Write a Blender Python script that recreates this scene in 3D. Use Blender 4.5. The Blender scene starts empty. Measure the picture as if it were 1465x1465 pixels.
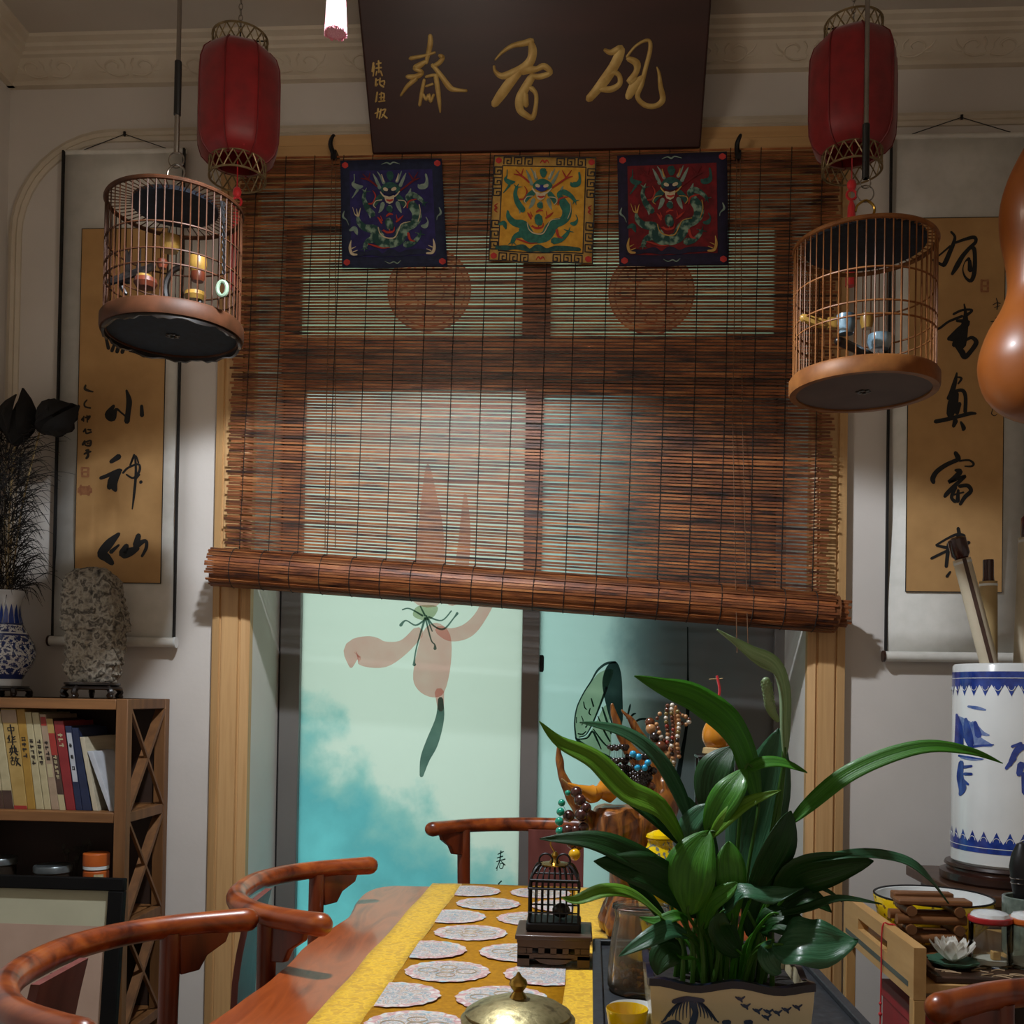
import bpy, bmesh, math, random
from math import sin, cos, pi, radians, sqrt, atan2
from mathutils import Vector as V, Matrix, noise
random.seed(7)
SC = bpy.context.scene
COL = SC.collection

# ------------------------------------------------------------------ camera
F = 1465.0; PX, PY = 732.5, 976.0; EYE = V((0, 0, 1.2))
ROT = Matrix.Rotation(radians(3.75), 3, 'Z') @ Matrix.Rotation(pi/2 + radians(.8), 3, 'X') @ Matrix.Rotation(.0165, 3, 'Z')
cd = bpy.data.cameras.new('camera'); cam = bpy.data.objects.new('camera', cd); COL.objects.link(cam)
cd.sensor_width = 36; cd.lens = 36*F/1465; cd.shift_y = (PY-732.5)/1465; cd.clip_start = .05
cam.matrix_world = Matrix.Translation(EYE) @ ROT.to_4x4()
SC.camera = cam

# ------------------------------------------------------------------ world, lights, exposure
w = bpy.data.worlds.new('world'); SC.world = w; w.use_nodes = True
w.node_tree.nodes['Background'].inputs[0].default_value = (.62, .50, .39, 1)
w.node_tree.nodes['Background'].inputs[1].default_value = .55
SC.view_settings.view_transform = 'Standard'; SC.view_settings.look = 'None'
SC.view_settings.gamma = 1; SC.view_settings.use_curve_mapping = False
SC.view_settings.exposure = 0.0
# daylight lamp of the room behind the frosted sliding doors
la = bpy.data.lights.new('next_room_light', 'AREA'); la.shape = 'RECTANGLE'; la.size = 2.3; la.size_y = 2.6
la.energy = 75; la.color = (.86, 1, .98)
SPOT_W, GLOW_W = 165, 17
lo = bpy.data.objects.new('next_room_light', la); COL.objects.link(lo); lo.location = (-.25, 4.3, 1.5); lo.rotation_euler = (-pi/2, 0, 0)

# ------------------------------------------------------------------ pixel -> world helpers (points on real planes and surfaces)
def ray(px, py): return ROT @ V(((px-PX)/F, -(py-PY)/F, -1))
def at(px, py, Y):
    d = ray(px, py); return EYE + d*(Y/d.y)
def atz(px, py, Z):
    d = ray(px, py); return EYE + d*((Z-EYE.z)/d.z)
def atp(px, py, p, n):
    d = ray(px, py); return EYE + d*((V(p)-EYE).dot(n)/d.dot(n))
def plane_y(Y): return lambda x, y: (at(x, y, Y), V((0, -1, 0)))
def cyl(cx, cy, r):
    def f(x, y):
        d = ray(x, y); o = EYE
        a = d.x*d.x + d.y*d.y; b = 2*(d.x*(o.x-cx) + d.y*(o.y-cy)); c = (o.x-cx)**2 + (o.y-cy)**2 - r*r
        D = b*b-4*a*c
        t = (-b - sqrt(max(D, 0)))/(2*a)
        p = o + d*t
        n = V((p.x-cx, p.y-cy, 0)).normalized()
        return V((cx, cy, p.z)) + n*r, n
    return f

# ------------------------------------------------------------------ mesh builder
def catmull(pts, k=6, closed=False):
    P = [V(p) for p in pts]; n = len(P)
    if n < 3 and not closed: 
        return [P[0].lerp(P[-1], i/k) for i in range(k+1)]
    out = []
    rng = range(n if closed else n-1)
    for i in rng:
        if closed: a, b, c, d = P[(i-1) % n], P[i], P[(i+1) % n], P[(i+2) % n]
        else: a, b, c, d = P[max(i-1, 0)], P[i], P[i+1], P[min(i+2, n-1)]
        for j in range(k):
            t = j/k
            out.append(.5*((2*b) + (c-a)*t + (2*a-5*b+4*c-d)*t*t + (3*b-a-3*c+d)*t**3))
    if not closed: out.append(P[-1].copy())
    return out

class MB:
    def __init__(s): s.v = []; s.f = []
    def add(s, vs, fs):
        o = len(s.v); s.v += [tuple(p) for p in vs]; s.f += [tuple(i+o for i in q) for q in fs]; return s
    def box(s, x0, x1, y0, y1, z0, z1):
        return s.add([(x, y, z) for x in (x0, x1) for y in (y0, y1) for z in (z0, z1)],
            [(0,1,3,2),(4,6,7,5),(0,4,5,1),(2,3,7,6),(0,2,6,4),(1,5,7,3)])
    def obox(s, c, size, M=None):
        M = M or Matrix.Identity(3); c = V(c); h = V(size)/2
        return s.add([c + M @ V((x*h.x, y*h.y, z*h.z)) for x in (-1,1) for y in (-1,1) for z in (-1,1)],
            [(0,1,3,2),(4,6,7,5),(0,4,5,1),(2,3,7,6),(0,2,6,4),(1,5,7,3)])
    def bar(s, a, b, wx, wz, up=(0,0,1)):
        a, b = V(a), V(b); d = (b-a).normalized(); u = V(up)
        if abs(d.dot(u)) > .95: u = V((0,1,0))
        x = d.cross(u).normalized(); z = x.cross(d)
        vs = []
        for p in (a, b):
            for i, j in ((-1,-1),(1,-1),(1,1),(-1,1)): vs.append(p + x*i*wx/2 + z*j*wz/2)
        return s.add(vs, [(0,1,2,3),(7,6,5,4),(0,4,5,1),(1,5,6,2),(2,6,7,3),(3,7,4,0)])
    def tube(s, pts, r, n=8, closed=False, sx=1.0):
        P = [V(p) for p in pts]; m = len(P)
        R = r if isinstance(r, (list, tuple)) else [r]*m
        if len(R) != m:
            R2 = []
            for i in range(m):
                t = i/(m-1)*(len(R)-1); k = min(int(t), len(R)-2); R2.append(R[k]+(R[k+1]-R[k])*(t-k))
            R = R2
        def tan(i):
            if closed: return (P[(i+1) % m]-P[(i-1) % m]).normalized()
            return (P[min(i+1, m-1)]-P[max(i-1, 0)]).normalized()
        t0 = tan(0); u = V((0,0,1)) if abs(t0.z) < .9 else V((1,0,0))
        u = (u - t0*u.dot(t0)).normalized()
        vs = []
        for i in range(m):
            t = tan(i); u = (u - t*u.dot(t)).normalized(); w_ = t.cross(u)
            for j in range(n):
                a = 2*pi*j/n; vs.append(P[i] + (u*cos(a) + w_*sin(a)*sx)*R[i])
        fs = []
        for i in range(m if closed else m-1):
            for j in range(n):
                a = i*n+j; b = i*n+(j+1) % n; c = ((i+1) % m)*n+(j+1) % n; d = ((i+1) % m)*n+j
                fs.append((a, b, c, d))
        if not closed:
            fs.append(tuple(range(n))[::-1]); fs.append(tuple((m-1)*n+j for j in range(n)))
        return s.add(vs, fs)
    def rod(s, pts, r, n=10, k=5):       # a smooth tube with rounded ends
        P = catmull(pts, k); rr = r if isinstance(r, (list, tuple)) else [r]
        m = len(P); R = []
        for i in range(m):
            t = i/(m-1)*(len(rr)-1); q = min(int(t), max(len(rr)-2, 0)); R.append(rr[q]+(rr[min(q+1, len(rr)-1)]-rr[q])*(t-q))
        d0 = (P[0]-P[1]).normalized(); d1 = (P[-1]-P[-2]).normalized()
        A = [P[0]+d0*R[0]*c for c in (.98, .8, .45)]; B = [P[-1]+d1*R[-1]*c for c in (.45, .8, .98)]
        return s.tube(A+P+B, [R[0]*c for c in (.2, .6, .89)]+R+[R[-1]*c for c in (.89, .6, .2)], n)
    def lathe(s, prof, n=24, c=(0,0,0), cap=True, wob=None):
        vs = []; c = V(c)
        for (r, z) in prof:
            for j in range(n):
                a = 2*pi*j/n; q = r*(wob(a, z) if wob else 1); vs.append(c + V((q*cos(a), q*sin(a), z)))
        fs = [(i*n+j, i*n+(j+1) % n, (i+1)*n+(j+1) % n, (i+1)*n+j) for i in range(len(prof)-1) for j in range(n)]
        if cap:
            if prof[0][0] > 1e-4: fs.append(tuple(range(n))[::-1])
            if prof[-1][0] > 1e-4: fs.append(tuple((len(prof)-1)*n+j for j in range(n)))
        return s.add(vs, fs)
    def ball(s, c, r, n=12, m=8, sc=(1,1,1), M=None):
        c = V(c); vs = [c + (M @ V((0,0,-r*sc[2])) if M else V((0,0,-r*sc[2])))]
        for i in range(1, m):
            p = -pi/2 + pi*i/m
            for j in range(n):
                a = 2*pi*j/n; q = V((r*cos(p)*cos(a)*sc[0], r*cos(p)*sin(a)*sc[1], r*sin(p)*sc[2]))
                vs.append(c + (M @ q if M else q))
        vs.append(c + (M @ V((0,0,r*sc[2])) if M else V((0,0,r*sc[2]))))
        fs = [(0, 1+(j+1) % n, 1+j) for j in range(n)]
        for i in range(m-2):
            for j in range(n):
                a = 1+i*n+j; b = 1+i*n+(j+1) % n; fs.append((a, b, b+n, a+n))
        o = 1+(m-2)*n
        fs += [(o+j, o+(j+1) % n, o+n) for j in range(n)]
        return s.add(vs, fs)
    def torus(s, c, R, r, n=24, k=6, M=None, sx=1, sy=1):
        M = M or Matrix.Identity(3)
        return s.tube([V(c) + M @ V((R*cos(2*pi*i/n)*sx, R*sin(2*pi*i/n)*sy, 0)) for i in range(n)], r, k, True)
    def prism(s, poly, d):              # poly: world points of one face, d: extrusion vector
        P = [V(p) for p in poly]; n = len(P); d = V(d)
        s.add(P + [p+d for p in P], [tuple(range(n))[::-1], tuple(range(n, 2*n))] + [(i, (i+1) % n, n+(i+1) % n, n+i) for i in range(n)])
        return s
    def sweep(s, prof, path, closed_prof=True):   # prof given as functions of path points: list of point lists
        n = len(prof[0]); vs = [p for q in prof for p in q]
        fs = [(i*n+j, i*n+(j+1) % n, (i+1)*n+(j+1) % n, (i+1)*n+j) for i in range(len(prof)-1) for j in range(n if closed_prof else n-1)]
        if closed_prof: fs += [tuple(range(n))[::-1], tuple((len(prof)-1)*n+j for j in range(n))]
        return s.add(vs, fs)
    def stroke(s, pts, f, crop=(0,0,1), off=.001, ridge=0, k=5):   # brush stroke laid on a surface f(px,py)->(point,normal)
        ox, oy, sc = crop
        P = catmull([V((x, y, w_)) for x, y, w_ in pts], k)
        n = len(P); rows = []
        for i in range(n):
            t = P[min(i+1, n-1)]-P[max(i-1, 0)]; t.z = 0
            if t.length < 1e-6: t = V((1,0,0))
            t.normalize(); q = V((-t.y, t.x, 0)); wd = P[i].z/2
            rows.append((P[i], q, wd, t))
        a, q, wd, t = rows[0]; b = rows[-1]
        ext = [(a - t*wd*.8, q, wd*.45)] + [(r[0], r[1], r[2]) for r in rows] + [(b[0]+b[3]*b[2]*.8, b[1], b[2]*.45)]
        vs = []; m = 3
        for (p, q, wd) in ext:
            for sgn in (-1, 0, 1):
                x, y = (p.x+q.x*wd*sgn)/sc+ox, (p.y+q.y*wd*sgn)/sc+oy
                X, N = f(x, y); vs.append(X + N*(off + (ridge if sgn == 0 else 0)))
        fs = []
        for i in range(len(ext)-1):
            for j in (0, 1): fs.append((i*3+j, i*3+j+1, (i+1)*3+j+1, (i+1)*3+j))
        return s.add(vs, fs)
    def blob(s, poly, f, crop=(0,0,1), off=.001, k=4):              # filled closed outline laid on a surface
        ox, oy, sc = crop
        P = catmull([V((x, y, 0)) for x, y in poly], k, True)
        c = V((0,0,0))
        for p in P: c += p
        c /= len(P); vs = []
        for p in [c]+P:
            X, N = f(p.x/sc+ox, p.y/sc+oy); vs.append(X+N*off)
        n = len(P)
        return s.add(vs, [(0, 1+i, 1+(i+1) % n) for i in range(n)])
    def build(s, name, m, parent=None, smooth=True, bevel=0, recalc=True, world=True, ang=38, bseg=2):
        me = bpy.data.meshes.new(name)
        o0 = origin(parent) if (parent and world) else V((0,0,0))
        me.from_pydata([V(p)-o0 for p in s.v], [], s.f)
        if recalc:
            bm = bmesh.new(); bm.from_mesh(me); bmesh.ops.recalc_face_normals(bm, faces=bm.faces); bm.to_mesh(me); bm.free()
        if smooth:
            me.polygons.foreach_set('use_smooth', [True]*len(me.polygons)); me.set_sharp_from_angle(angle=radians(ang))
        me.materials.append(m)
        o = bpy.data.objects.new(name, me); COL.objects.link(o); o.parent = parent
        if bevel:
            b = o.modifiers.new('bevel', 'BEVEL'); b.width = bevel; b.segments = bseg; b.limit_method = 'ANGLE'; b.angle_limit = radians(40)
        return o

def origin(o):
    p = V((0,0,0))
    while o: p = p + V(o.location); o = o.parent
    return p
def tag(o, label, cat, group=None):
    o['label'] = label; o['category'] = cat
    if group: o['group'] = group
    return o
def thing(name, label, cat, loc=(0,0,0), group=None, rz=0):
    o = bpy.data.objects.new(name, None); COL.objects.link(o); o.location = loc; o.rotation_euler = (0, 0, rz); o.empty_display_size = .05
    return tag(o, label, cat, group)
def struct(o): o['kind'] = 'structure'; return o
def part_label(o, l): o['label'] = l; return o
def link_copy(src, parent, loc=None, rot=None):
    c = src.copy(); COL.objects.link(c); c.parent = parent
    if loc is not None: c.location = loc
    if rot is not None: c.rotation_euler = rot
    return c
def copy_thing(root, loc, rz=0, label=None):
    r = root.copy(); COL.objects.link(r); r.location = loc; r.rotation_euler = (0, 0, rz)
    if label: r['label'] = label
    for ch in root.children:
        c = link_copy(ch, r)
        for g in ch.children: link_copy(g, c)
    return r

# ------------------------------------------------------------------ materials
def lin(h):
    h = h.lstrip('#'); o = []
    for i in (0, 2, 4):
        c = int(h[i:i+2], 16)/255; o.append(c/12.92 if c <= .04045 else ((c+.055)/1.055)**2.4)
    return (*o, 1)
def pm(name, *cols, rough=.5, metal=0, sc=(1,1,1), ns=6, det=4, bump=0, coat=0, spec=.5, lo=.3, hi=.7, rand=False, dist=0, transl=0, sheen=0, bs=None, tex='NOISE'):
    m = bpy.data.materials.new(name); m.use_nodes = True; nt = m.node_tree; N = nt.nodes; L = nt.links
    b = N['Principled BSDF']; b.inputs['Roughness'].default_value = rough; b.inputs['Metallic'].default_value = metal
    b.inputs['Coat Weight'].default_value = coat; b.inputs['Coat Roughness'].default_value = .12
    b.inputs['Specular IOR Level'].default_value = spec; b.inputs['Sheen Weight'].default_value = sheen
    tc = N.new('ShaderNodeTexCoord'); mp = N.new('ShaderNodeMapping'); mp.inputs['Scale'].default_value = sc
    L.new(tc.outputs['Object'], mp.inputs['Vector'])
    if rand:
        oi = N.new('ShaderNodeObjectInfo'); mu = N.new('ShaderNodeMath'); mu.operation = 'MULTIPLY'; mu.inputs[1].default_value = 57
        L.new(oi.outputs['Random'], mu.inputs[0]); L.new(mu.outputs[0], mp.inputs['Location'])
    if tex == 'NOISE':
        n = N.new('ShaderNodeTexNoise'); n.inputs['Detail'].default_value = det; n.inputs['Distortion'].default_value = dist; out = n.outputs['Fac']
    else:
        n = N.new('ShaderNodeTexVoronoi'); out = n.outputs['Distance']
    n.inputs['Scale'].default_value = ns; L.new(mp.outputs[0], n.inputs['Vector'])
    cr = N.new('ShaderNodeValToRGB'); e = cr.color_ramp.elements
    cs = [lin(c) for c in cols]
    if len(cs) == 1: cs = [tuple(x*.88 for x in cs[0][:3])+(1,), tuple(min(x*1.1, 1) for x in cs[0][:3])+(1,)]
    e[0].position = lo; e[0].color = cs[0]; e[1].position = hi; e[1].color = cs[-1]
    for i in range(1, len(cs)-1):
        q = e.new(lo+(hi-lo)*i/(len(cs)-1)); q.color = cs[i]
    L.new(out, cr.inputs[0]); L.new(cr.outputs[0], b.inputs['Base Color'])
    if rand:
        hs = N.new('ShaderNodeHueSaturation'); mr = N.new('ShaderNodeMapRange'); mr.inputs['To Min'].default_value = .55; mr.inputs['To Max'].default_value = 1.5
        L.new(oi.outputs['Random'], mr.inputs['Value']); L.new(mr.outputs[0], hs.inputs['Value']); L.new(cr.outputs[0], hs.inputs['Color']); L.new(hs.outputs[0], b.inputs['Base Color'])
    if bump:
        bp = N.new('ShaderNodeBump'); bp.inputs['Strength'].default_value = bump; bp.inputs['Distance'].default_value = .004
        if bs:
            n2 = N.new('ShaderNodeTexNoise'); n2.inputs['Scale'].default_value = bs; n2.inputs['Detail'].default_value = 3
            L.new(mp.outputs[0], n2.inputs['Vector']); L.new(n2.outputs['Fac'], bp.inputs['Height'])
        else: L.new(out, bp.inputs['Height'])
        L.new(bp.outputs[0], b.inputs['Normal'])
    if transl:
        t = N.new('ShaderNodeBsdfTranslucent'); mx = N.new('ShaderNodeMixShader'); mx.inputs[0].default_value = transl
        L.new(cr.outputs[0], t.inputs['Color']); L.new(b.outputs[0], mx.inputs[1]); L.new(t.outputs[0], mx.inputs[2])
        L.new(mx.outputs[0], N['Material Output'].inputs['Surface'])
    return m
def glass_mat(name, col, rough=.02, alpha=.12, haze=0, hcol='#c9c7b8'):
    m = bpy.data.materials.new(name); m.use_nodes = True; nt = m.node_tree; N = nt.nodes; L = nt.links
    N.remove(N['Principled BSDF'])
    g = N.new('ShaderNodeBsdfGlossy'); g.inputs['Roughness'].default_value = rough
    t = N.new('ShaderNodeBsdfTransparent'); t.inputs['Color'].default_value = lin(col)
    fr = N.new('ShaderNodeFresnel'); fr.inputs['IOR'].default_value = 1.18
    ad = N.new('ShaderNodeMath'); ad.operation = 'ADD'; ad.inputs[1].default_value = alpha*.2; L.new(fr.outputs[0], ad.inputs[0])
    mx = N.new('ShaderNodeMixShader'); L.new(ad.outputs[0], mx.inputs[0]); L.new(t.outputs[0], mx.inputs[1]); L.new(g.outputs[0], mx.inputs[2])
    last = mx
    if haze:
        d = N.new('ShaderNodeBsdfDiffuse'); d.inputs['Color'].default_value = lin(hcol); h = N.new('ShaderNodeMixShader'); h.inputs[0].default_value = haze
        L.new(mx.outputs[0], h.inputs[1]); L.new(d.outputs[0], h.inputs[2]); last = h
    L.new(last.outputs[0], N['Material Output'].inputs['Surface'])
    return m
M = {}
M['wall'] = pm('wall_plaster', '#c6c0b8', '#d2ccc5', rough=.85, ns=2.5, bump=.08, bs=60)
M['ceiling'] = pm('ceiling_paint', '#b8b0a4', '#c4bdb2', rough=.9, ns=3)
M['trimw'] = pm('plaster_moulding', '#c2b6a2', '#d0c6b4', rough=.75, ns=8)
M['floor'] = pm('floor_tile', '#6b5a48', '#7b6a55', rough=.35, ns=4)
M['casing'] = pm('pale_wood_casing', '#b98f5c', '#c9a06c', '#bd9462', rough=.5, sc=(30,30,1.2), ns=2, det=5)
M['casing_h'] = pm('pale_wood_head', '#b98f5c', '#c9a06c', rough=.5, sc=(1.2,30,30), ns=2, det=5)
M['reveal'] = pm('reveal_paint', '#b9bfb0', '#c5cabc', rough=.8, ns=3)
M['alu'] = pm('grey_aluminium', '#6f6c69', '#7f7b77', rough=.45, metal=.3, ns=3)
M['black'] = pm('black_plastic', '#0b0b0c', '#131314', rough=.4, ns=8)
M['iron'] = pm('black_iron', '#101012', '#1c1b1c', rough=.5, metal=.4, ns=12)
M['steel'] = pm('bright_steel', '#9a9590', '#b5b0aa', rough=.25, metal=1, ns=8)
M['rosewood'] = pm('glossy_rosewood', '#4e1c09', '#8a3e15', '#a8571f', rough=.32, coat=.28, sc=(3,14,14), ns=2.2, det=6, dist=.6)
M['rosewood_v'] = pm('rosewood_upright', '#431708', '#7a3312', rough=.34, coat=.25, sc=(14,14,2.5), ns=2.2, det=6, dist=.6)
M['tabletop'] = pm('table_slab_wood', '#6e2c10', '#a65022', '#8a3e18', rough=.3, coat=.35, sc=(9,1.4,9), ns=2.4, det=7, dist=1.4)
M['shelfwood'] = pm('bookcase_oak', '#5e3d20', '#7d5530', rough=.5, sc=(20,20,2), ns=2, det=6)
M['shelfwood_h'] = pm('bookcase_board_oak', '#6a4524', '#8a5e34', rough=.5, sc=(2,20,20), ns=2, det=6)
M['shelfback'] = pm('bookcase_back', '#2a1a10', '#38241a', rough=.6, ns=6)
M['darkwood'] = pm('dark_lacquered_wood', '#1d0e0a', '#341a11', rough=.35, coat=.3, sc=(4,4,10), ns=3)
M['blackwood'] = pm('black_wood_stand', '#0c0908', '#1a120e', rough=.35, coat=.3, ns=8)
M['paper'] = pm('gold_brown_paper', '#a9814f', '#b88f5a', rough=.8, ns=14, det=8)
M['silk'] = pm('scroll_silk', '#cccbc2', '#dad8d0', rough=.55, sc=(1,1,1), ns=26, det=5, sheen=.2)
M['ink'] = pm('black_ink', '#070606', '#0e0c0b', rough=.7, ns=20)
M['inkgrey'] = pm('faded_ink', '#241d18', '#30281f', rough=.8, ns=20)
M['seal'] = pm('red_seal_paste', '#8d5a3a', '#9c6a44', rough=.8, ns=90, lo=.42, hi=.6)
M['plaque'] = pm('plaque_lacquer', '#2b120f', '#3b1a16', rough=.4, coat=.12, sc=(1,6,6), ns=2, det=5)
M['gold'] = pm('gold_leaf', '#a98745', '#cdb06c', rough=.5, metal=.25, ns=30)
M['brass'] = pm('aged_brass', '#8d6a2a', '#c9a24e', rough=.28, metal=1, ns=20)
M['brasspat'] = pm('patinated_brass', '#5a5238', '#a3986e', '#857a54', rough=.42, metal=.8, ns=60, det=6, bump=.25)
M['lantern'] = pm('red_lantern_silk', '#7c0f14', '#98161b', rough=.5, ns=30, sheen=.3, transl=.25)
M['lanternrib'] = pm('lantern_rib_red', '#5e0c10', '#6e1014', rough=.6, ns=20)
M['filigree'] = pm('tarnished_filigree', '#6b5a3c', '#8f7c58', rough=.45, metal=.5, ns=40)
M['tassel'] = pm('red_tassel_silk', '#b0121a', '#d42026', rough=.6, sc=(60,60,2), ns=6, sheen=.3)
M['pinktassel'] = pm('pink_tassel_silk', '#d87a92', '#f0b3c2', rough=.6, sc=(80,80,2), ns=6, sheen=.3)
M['bamboo'] = pm('cage_bamboo', '#6b3f1d', '#8f5c2e', rough=.5, coat=.0, spec=.3, sc=(6,6,6), ns=4)
M['bambood'] = pm('dark_cage_bamboo', '#38200f', '#54301c', rough=.55, coat=.0, spec=.25, sc=(6,6,6), ns=4)
M['navycloth'] = pm('navy_cloth', '#0f1620', '#1a2433', rough=.85, ns=60)
M['slat'] = pm('bamboo_splint', '#2c1109', '#6d3a1c', '#8a5028', '#a0673a', rough=.5, sc=(5,0,0), ns=1.6, det=5, lo=.32, hi=.68, rand=True, transl=.18)
M['thread'] = pm('blind_thread', '#17100c', '#21170f', rough=.8, ns=20)
M['cord'] = pm('blind_cord', '#5a3d26', '#6d4b30', rough=.8, ns=20)
M['white'] = pm('white_porcelain', '#cfd2d0', '#dde0de', rough=.15, coat=.4, ns=5)
M['cobalt'] = pm('cobalt_glaze', '#142a72', '#27469a', rough=.18, coat=.4, ns=40)
M['yellow'] = pm('imperial_yellow_glaze', '#d9b400', '#ecc80c', rough=.15, coat=.4, ns=8)
M['rock'] = pm('scholar_rock', '#2a2621', '#6d665b', '#9c9586', '#3c362f', '#8a8375', rough=.8, ns=42, det=6, dist=.3, bump=1, lo=.3, hi=.7)
M['gourd'] = pm('orange_gourd_skin', '#7c4114', '#96531c', rough=.4, coat=.12, ns=5)
M['gourdy'] = pm('amber_gourd_skin', '#b8721a', '#cf8a24', rough=.25, coat=.35, ns=6)
M['slate'] = pm('slate_tray', '#1b1e22', '#2b2f34', rough=.5, ns=90, det=3, bump=.1)
M['root'] = pm('varnished_root_wood', '#240f05', '#6b3a14', '#93591f', '#3f2009', rough=.3, coat=.4, sc=(16,16,4), ns=2.2, det=6, dist=1.5, bump=.5)
M['soil'] = pm('dark_soil', '#0d0a07', '#1c1510', rough=.95, ns=80, bump=.6)
M['planter'] = pm('cream_glaze', '#cbbf9a', '#d8cdac', rough=.2, coat=.4, ns=8)
M['glass'] = glass_mat('clear_glass', '#fafcfa'); M['lightened'] = glass_mat('lightened_glass', '#f6f6f0', haze=.10)  # diffuse haze mixed into the pitcher glass to lighten it
M['pine'] = pm('pale_pine', '#b58a52', '#c79d64', rough=.5, sc=(14,2,14), ns=2.5, det=6)
M['pinev'] = pm('pale_pine_post', '#b58a52', '#c79d64', rough=.5, sc=(14,14,2), ns=2.5, det=6)
def two(name, a, b, **k): M[name] = pm(name, a, b, **k)
# ================================================================== THE SETTING
WY = 3.0; CZ = 3.12
struct(MB().box(-1.95, 2.3, -1.2, 3.3, -.04, 0).build('floor', M['floor']))
struct(MB().box(-1.95, 2.3, -1.2, 3.3, CZ, CZ+.05).build('ceiling', M['ceiling']))
wb = MB(); wb.box(-1.95, -.975, WY, 3.3, 0, CZ); wb.box(.65, 2.3, WY, 3.3, 0, CZ); wb.box(-.975, .65, WY, 3.3, 2.72, CZ)
struct(wb.build('wall_back', M['wall']))
struct(MB().box(-1.95, -1.765, -1.2, WY, 0, CZ).build('wall_left', M['wall']))
struct(MB().box(2.1, 2.3, -1.2, WY, 0, CZ).build('wall_right', M['wall']))
# cornice along the back wall, and its return on the left wall
prof = [(3.0,3.03),(2.978,3.03),(2.976,3.042),(2.968,3.046),(2.956,3.052),(2.935,3.078),(2.930,3.083),(2.918,3.086),(2.914,3.094),(2.900,3.098),(2.896,3.107),(2.876,3.112),(2.872,3.12),(3.0,3.12)]
c = MB(); c.sweep([[V((x, y, z)) for y, z in prof] for x in (-1.765, 2.1)], None)
cornice = struct(c.build('trim_1', M['trimw'], ang=25))
c = MB(); c.sweep([[V((-1.765+(3.0-y), yy, z)) for y, z in prof] for yy in (-1.2, 2.99)], None)
struct(c.build('trim_2', M['trimw'], ang=25))
# acanthus scrolls in relief on the cove of the cornice
def cove(u, v):   # u along wall, v 0..1 up the cove
    y = 2.970 + (2.932-2.970)*v; z = 3.0465 + (3.082-3.0465)*v
    return V((u, y-.0025, z-.0015))
mo = MB()
for s in (-1, 1):
    mo.tube(catmull([cove(s*a, b) for a, b in ((.008,.1),(.04,.02),(.066,.22),(.07,.6),(.048,.8),(.03,.6),(.036,.4))], 4), .0035, 5)
    mo.tube(catmull([cove(s*a, b) for a, b in ((.02,.9),(.01,.65),(.012,.4),(.004,.2))], 4), .003, 5)
    mo.tube(catmull([cove(s*a, b) for a, b in ((.07,.3),(.088,.55),(.098,.85))], 4), [.004,.003,.001], 5)
    mo.tube(catmull([cove(s*a, b) for a, b in ((.074,.25),(.096,.3),(.108,.5))], 4), [.004,.003,.001], 5)
orn = mo.build('scroll_ornament', M['trimw'], cornice)
for i in range(14):
    x = -1.62 + i*.25
    if i == 0: orn.location = (x, 0, 0)
    else: link_copy(orn, cornice, (x, 0, 0))
# picture moulding with rounded corner
path = [V((-1.735, 0, 0.0)), V((-1.735, 0, 2.40))] + [V((-1.735+.30-.30*cos(a), 0, 2.58+.30*sin(a))) for a in [i*pi/2/10 for i in range(11)]] + [V((2.1, 0, 2.88))]
pr = []
for i, p in enumerate(path):
    t = (path[min(i+1, len(path)-1)]-path[max(i-1, 0)]).normalized(); nrm = V((-t.z, 0, t.x))
    pr.append([p + nrm*a + V((0, WY-b, 0)) for a, b in ((-.018,0),(-.018,.007),(-.010,.016),(-.002,.010),(.004,.020),(.016,.014),(.018,0))])
struct(MB().sweep(pr, None).build('trim_3', M['trimw'], ang=25))
# casing around the opening: fluted legs and head
def casing(name, x0, x1):
    m = MB(); n = 4; wd = (x1-x0)
    P = [(x0,3.0),(x0,2.975),(x0+wd*.2,2.965),(x0+wd*.22,2.971),(x0+wd*.26,2.971),(x0+wd*.28,2.963),(x0+wd*.70,2.963),(x0+wd*.72,2.971),(x0+wd*.76,2.971),(x0+wd*.78,2.966),(x1,2.972),(x1,3.0)]
    m.sweep([[V((x, y, z)) for x, y in P] for z in (0, 2.72)], None)
    return struct(m.build(name, M['casing'], ang=20))
casing('trim_4', -1.090, -.975); casing('trim_5', .650, .755)
m = MB(); P = [(2.72,3.0),(2.72,2.972),(2.745,2.965),(2.75,2.971),(2.755,2.971),(2.76,2.963),(2.82,2.963),(2.825,2.971),(2.855,2.968),(2.862,3.0)]
m.sweep([[V((x, y, z)) for z, y in P] for x in (-1.090, .755)], None)
struct(m.build('trim_6', M['casing_h'], ang=20))

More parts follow.
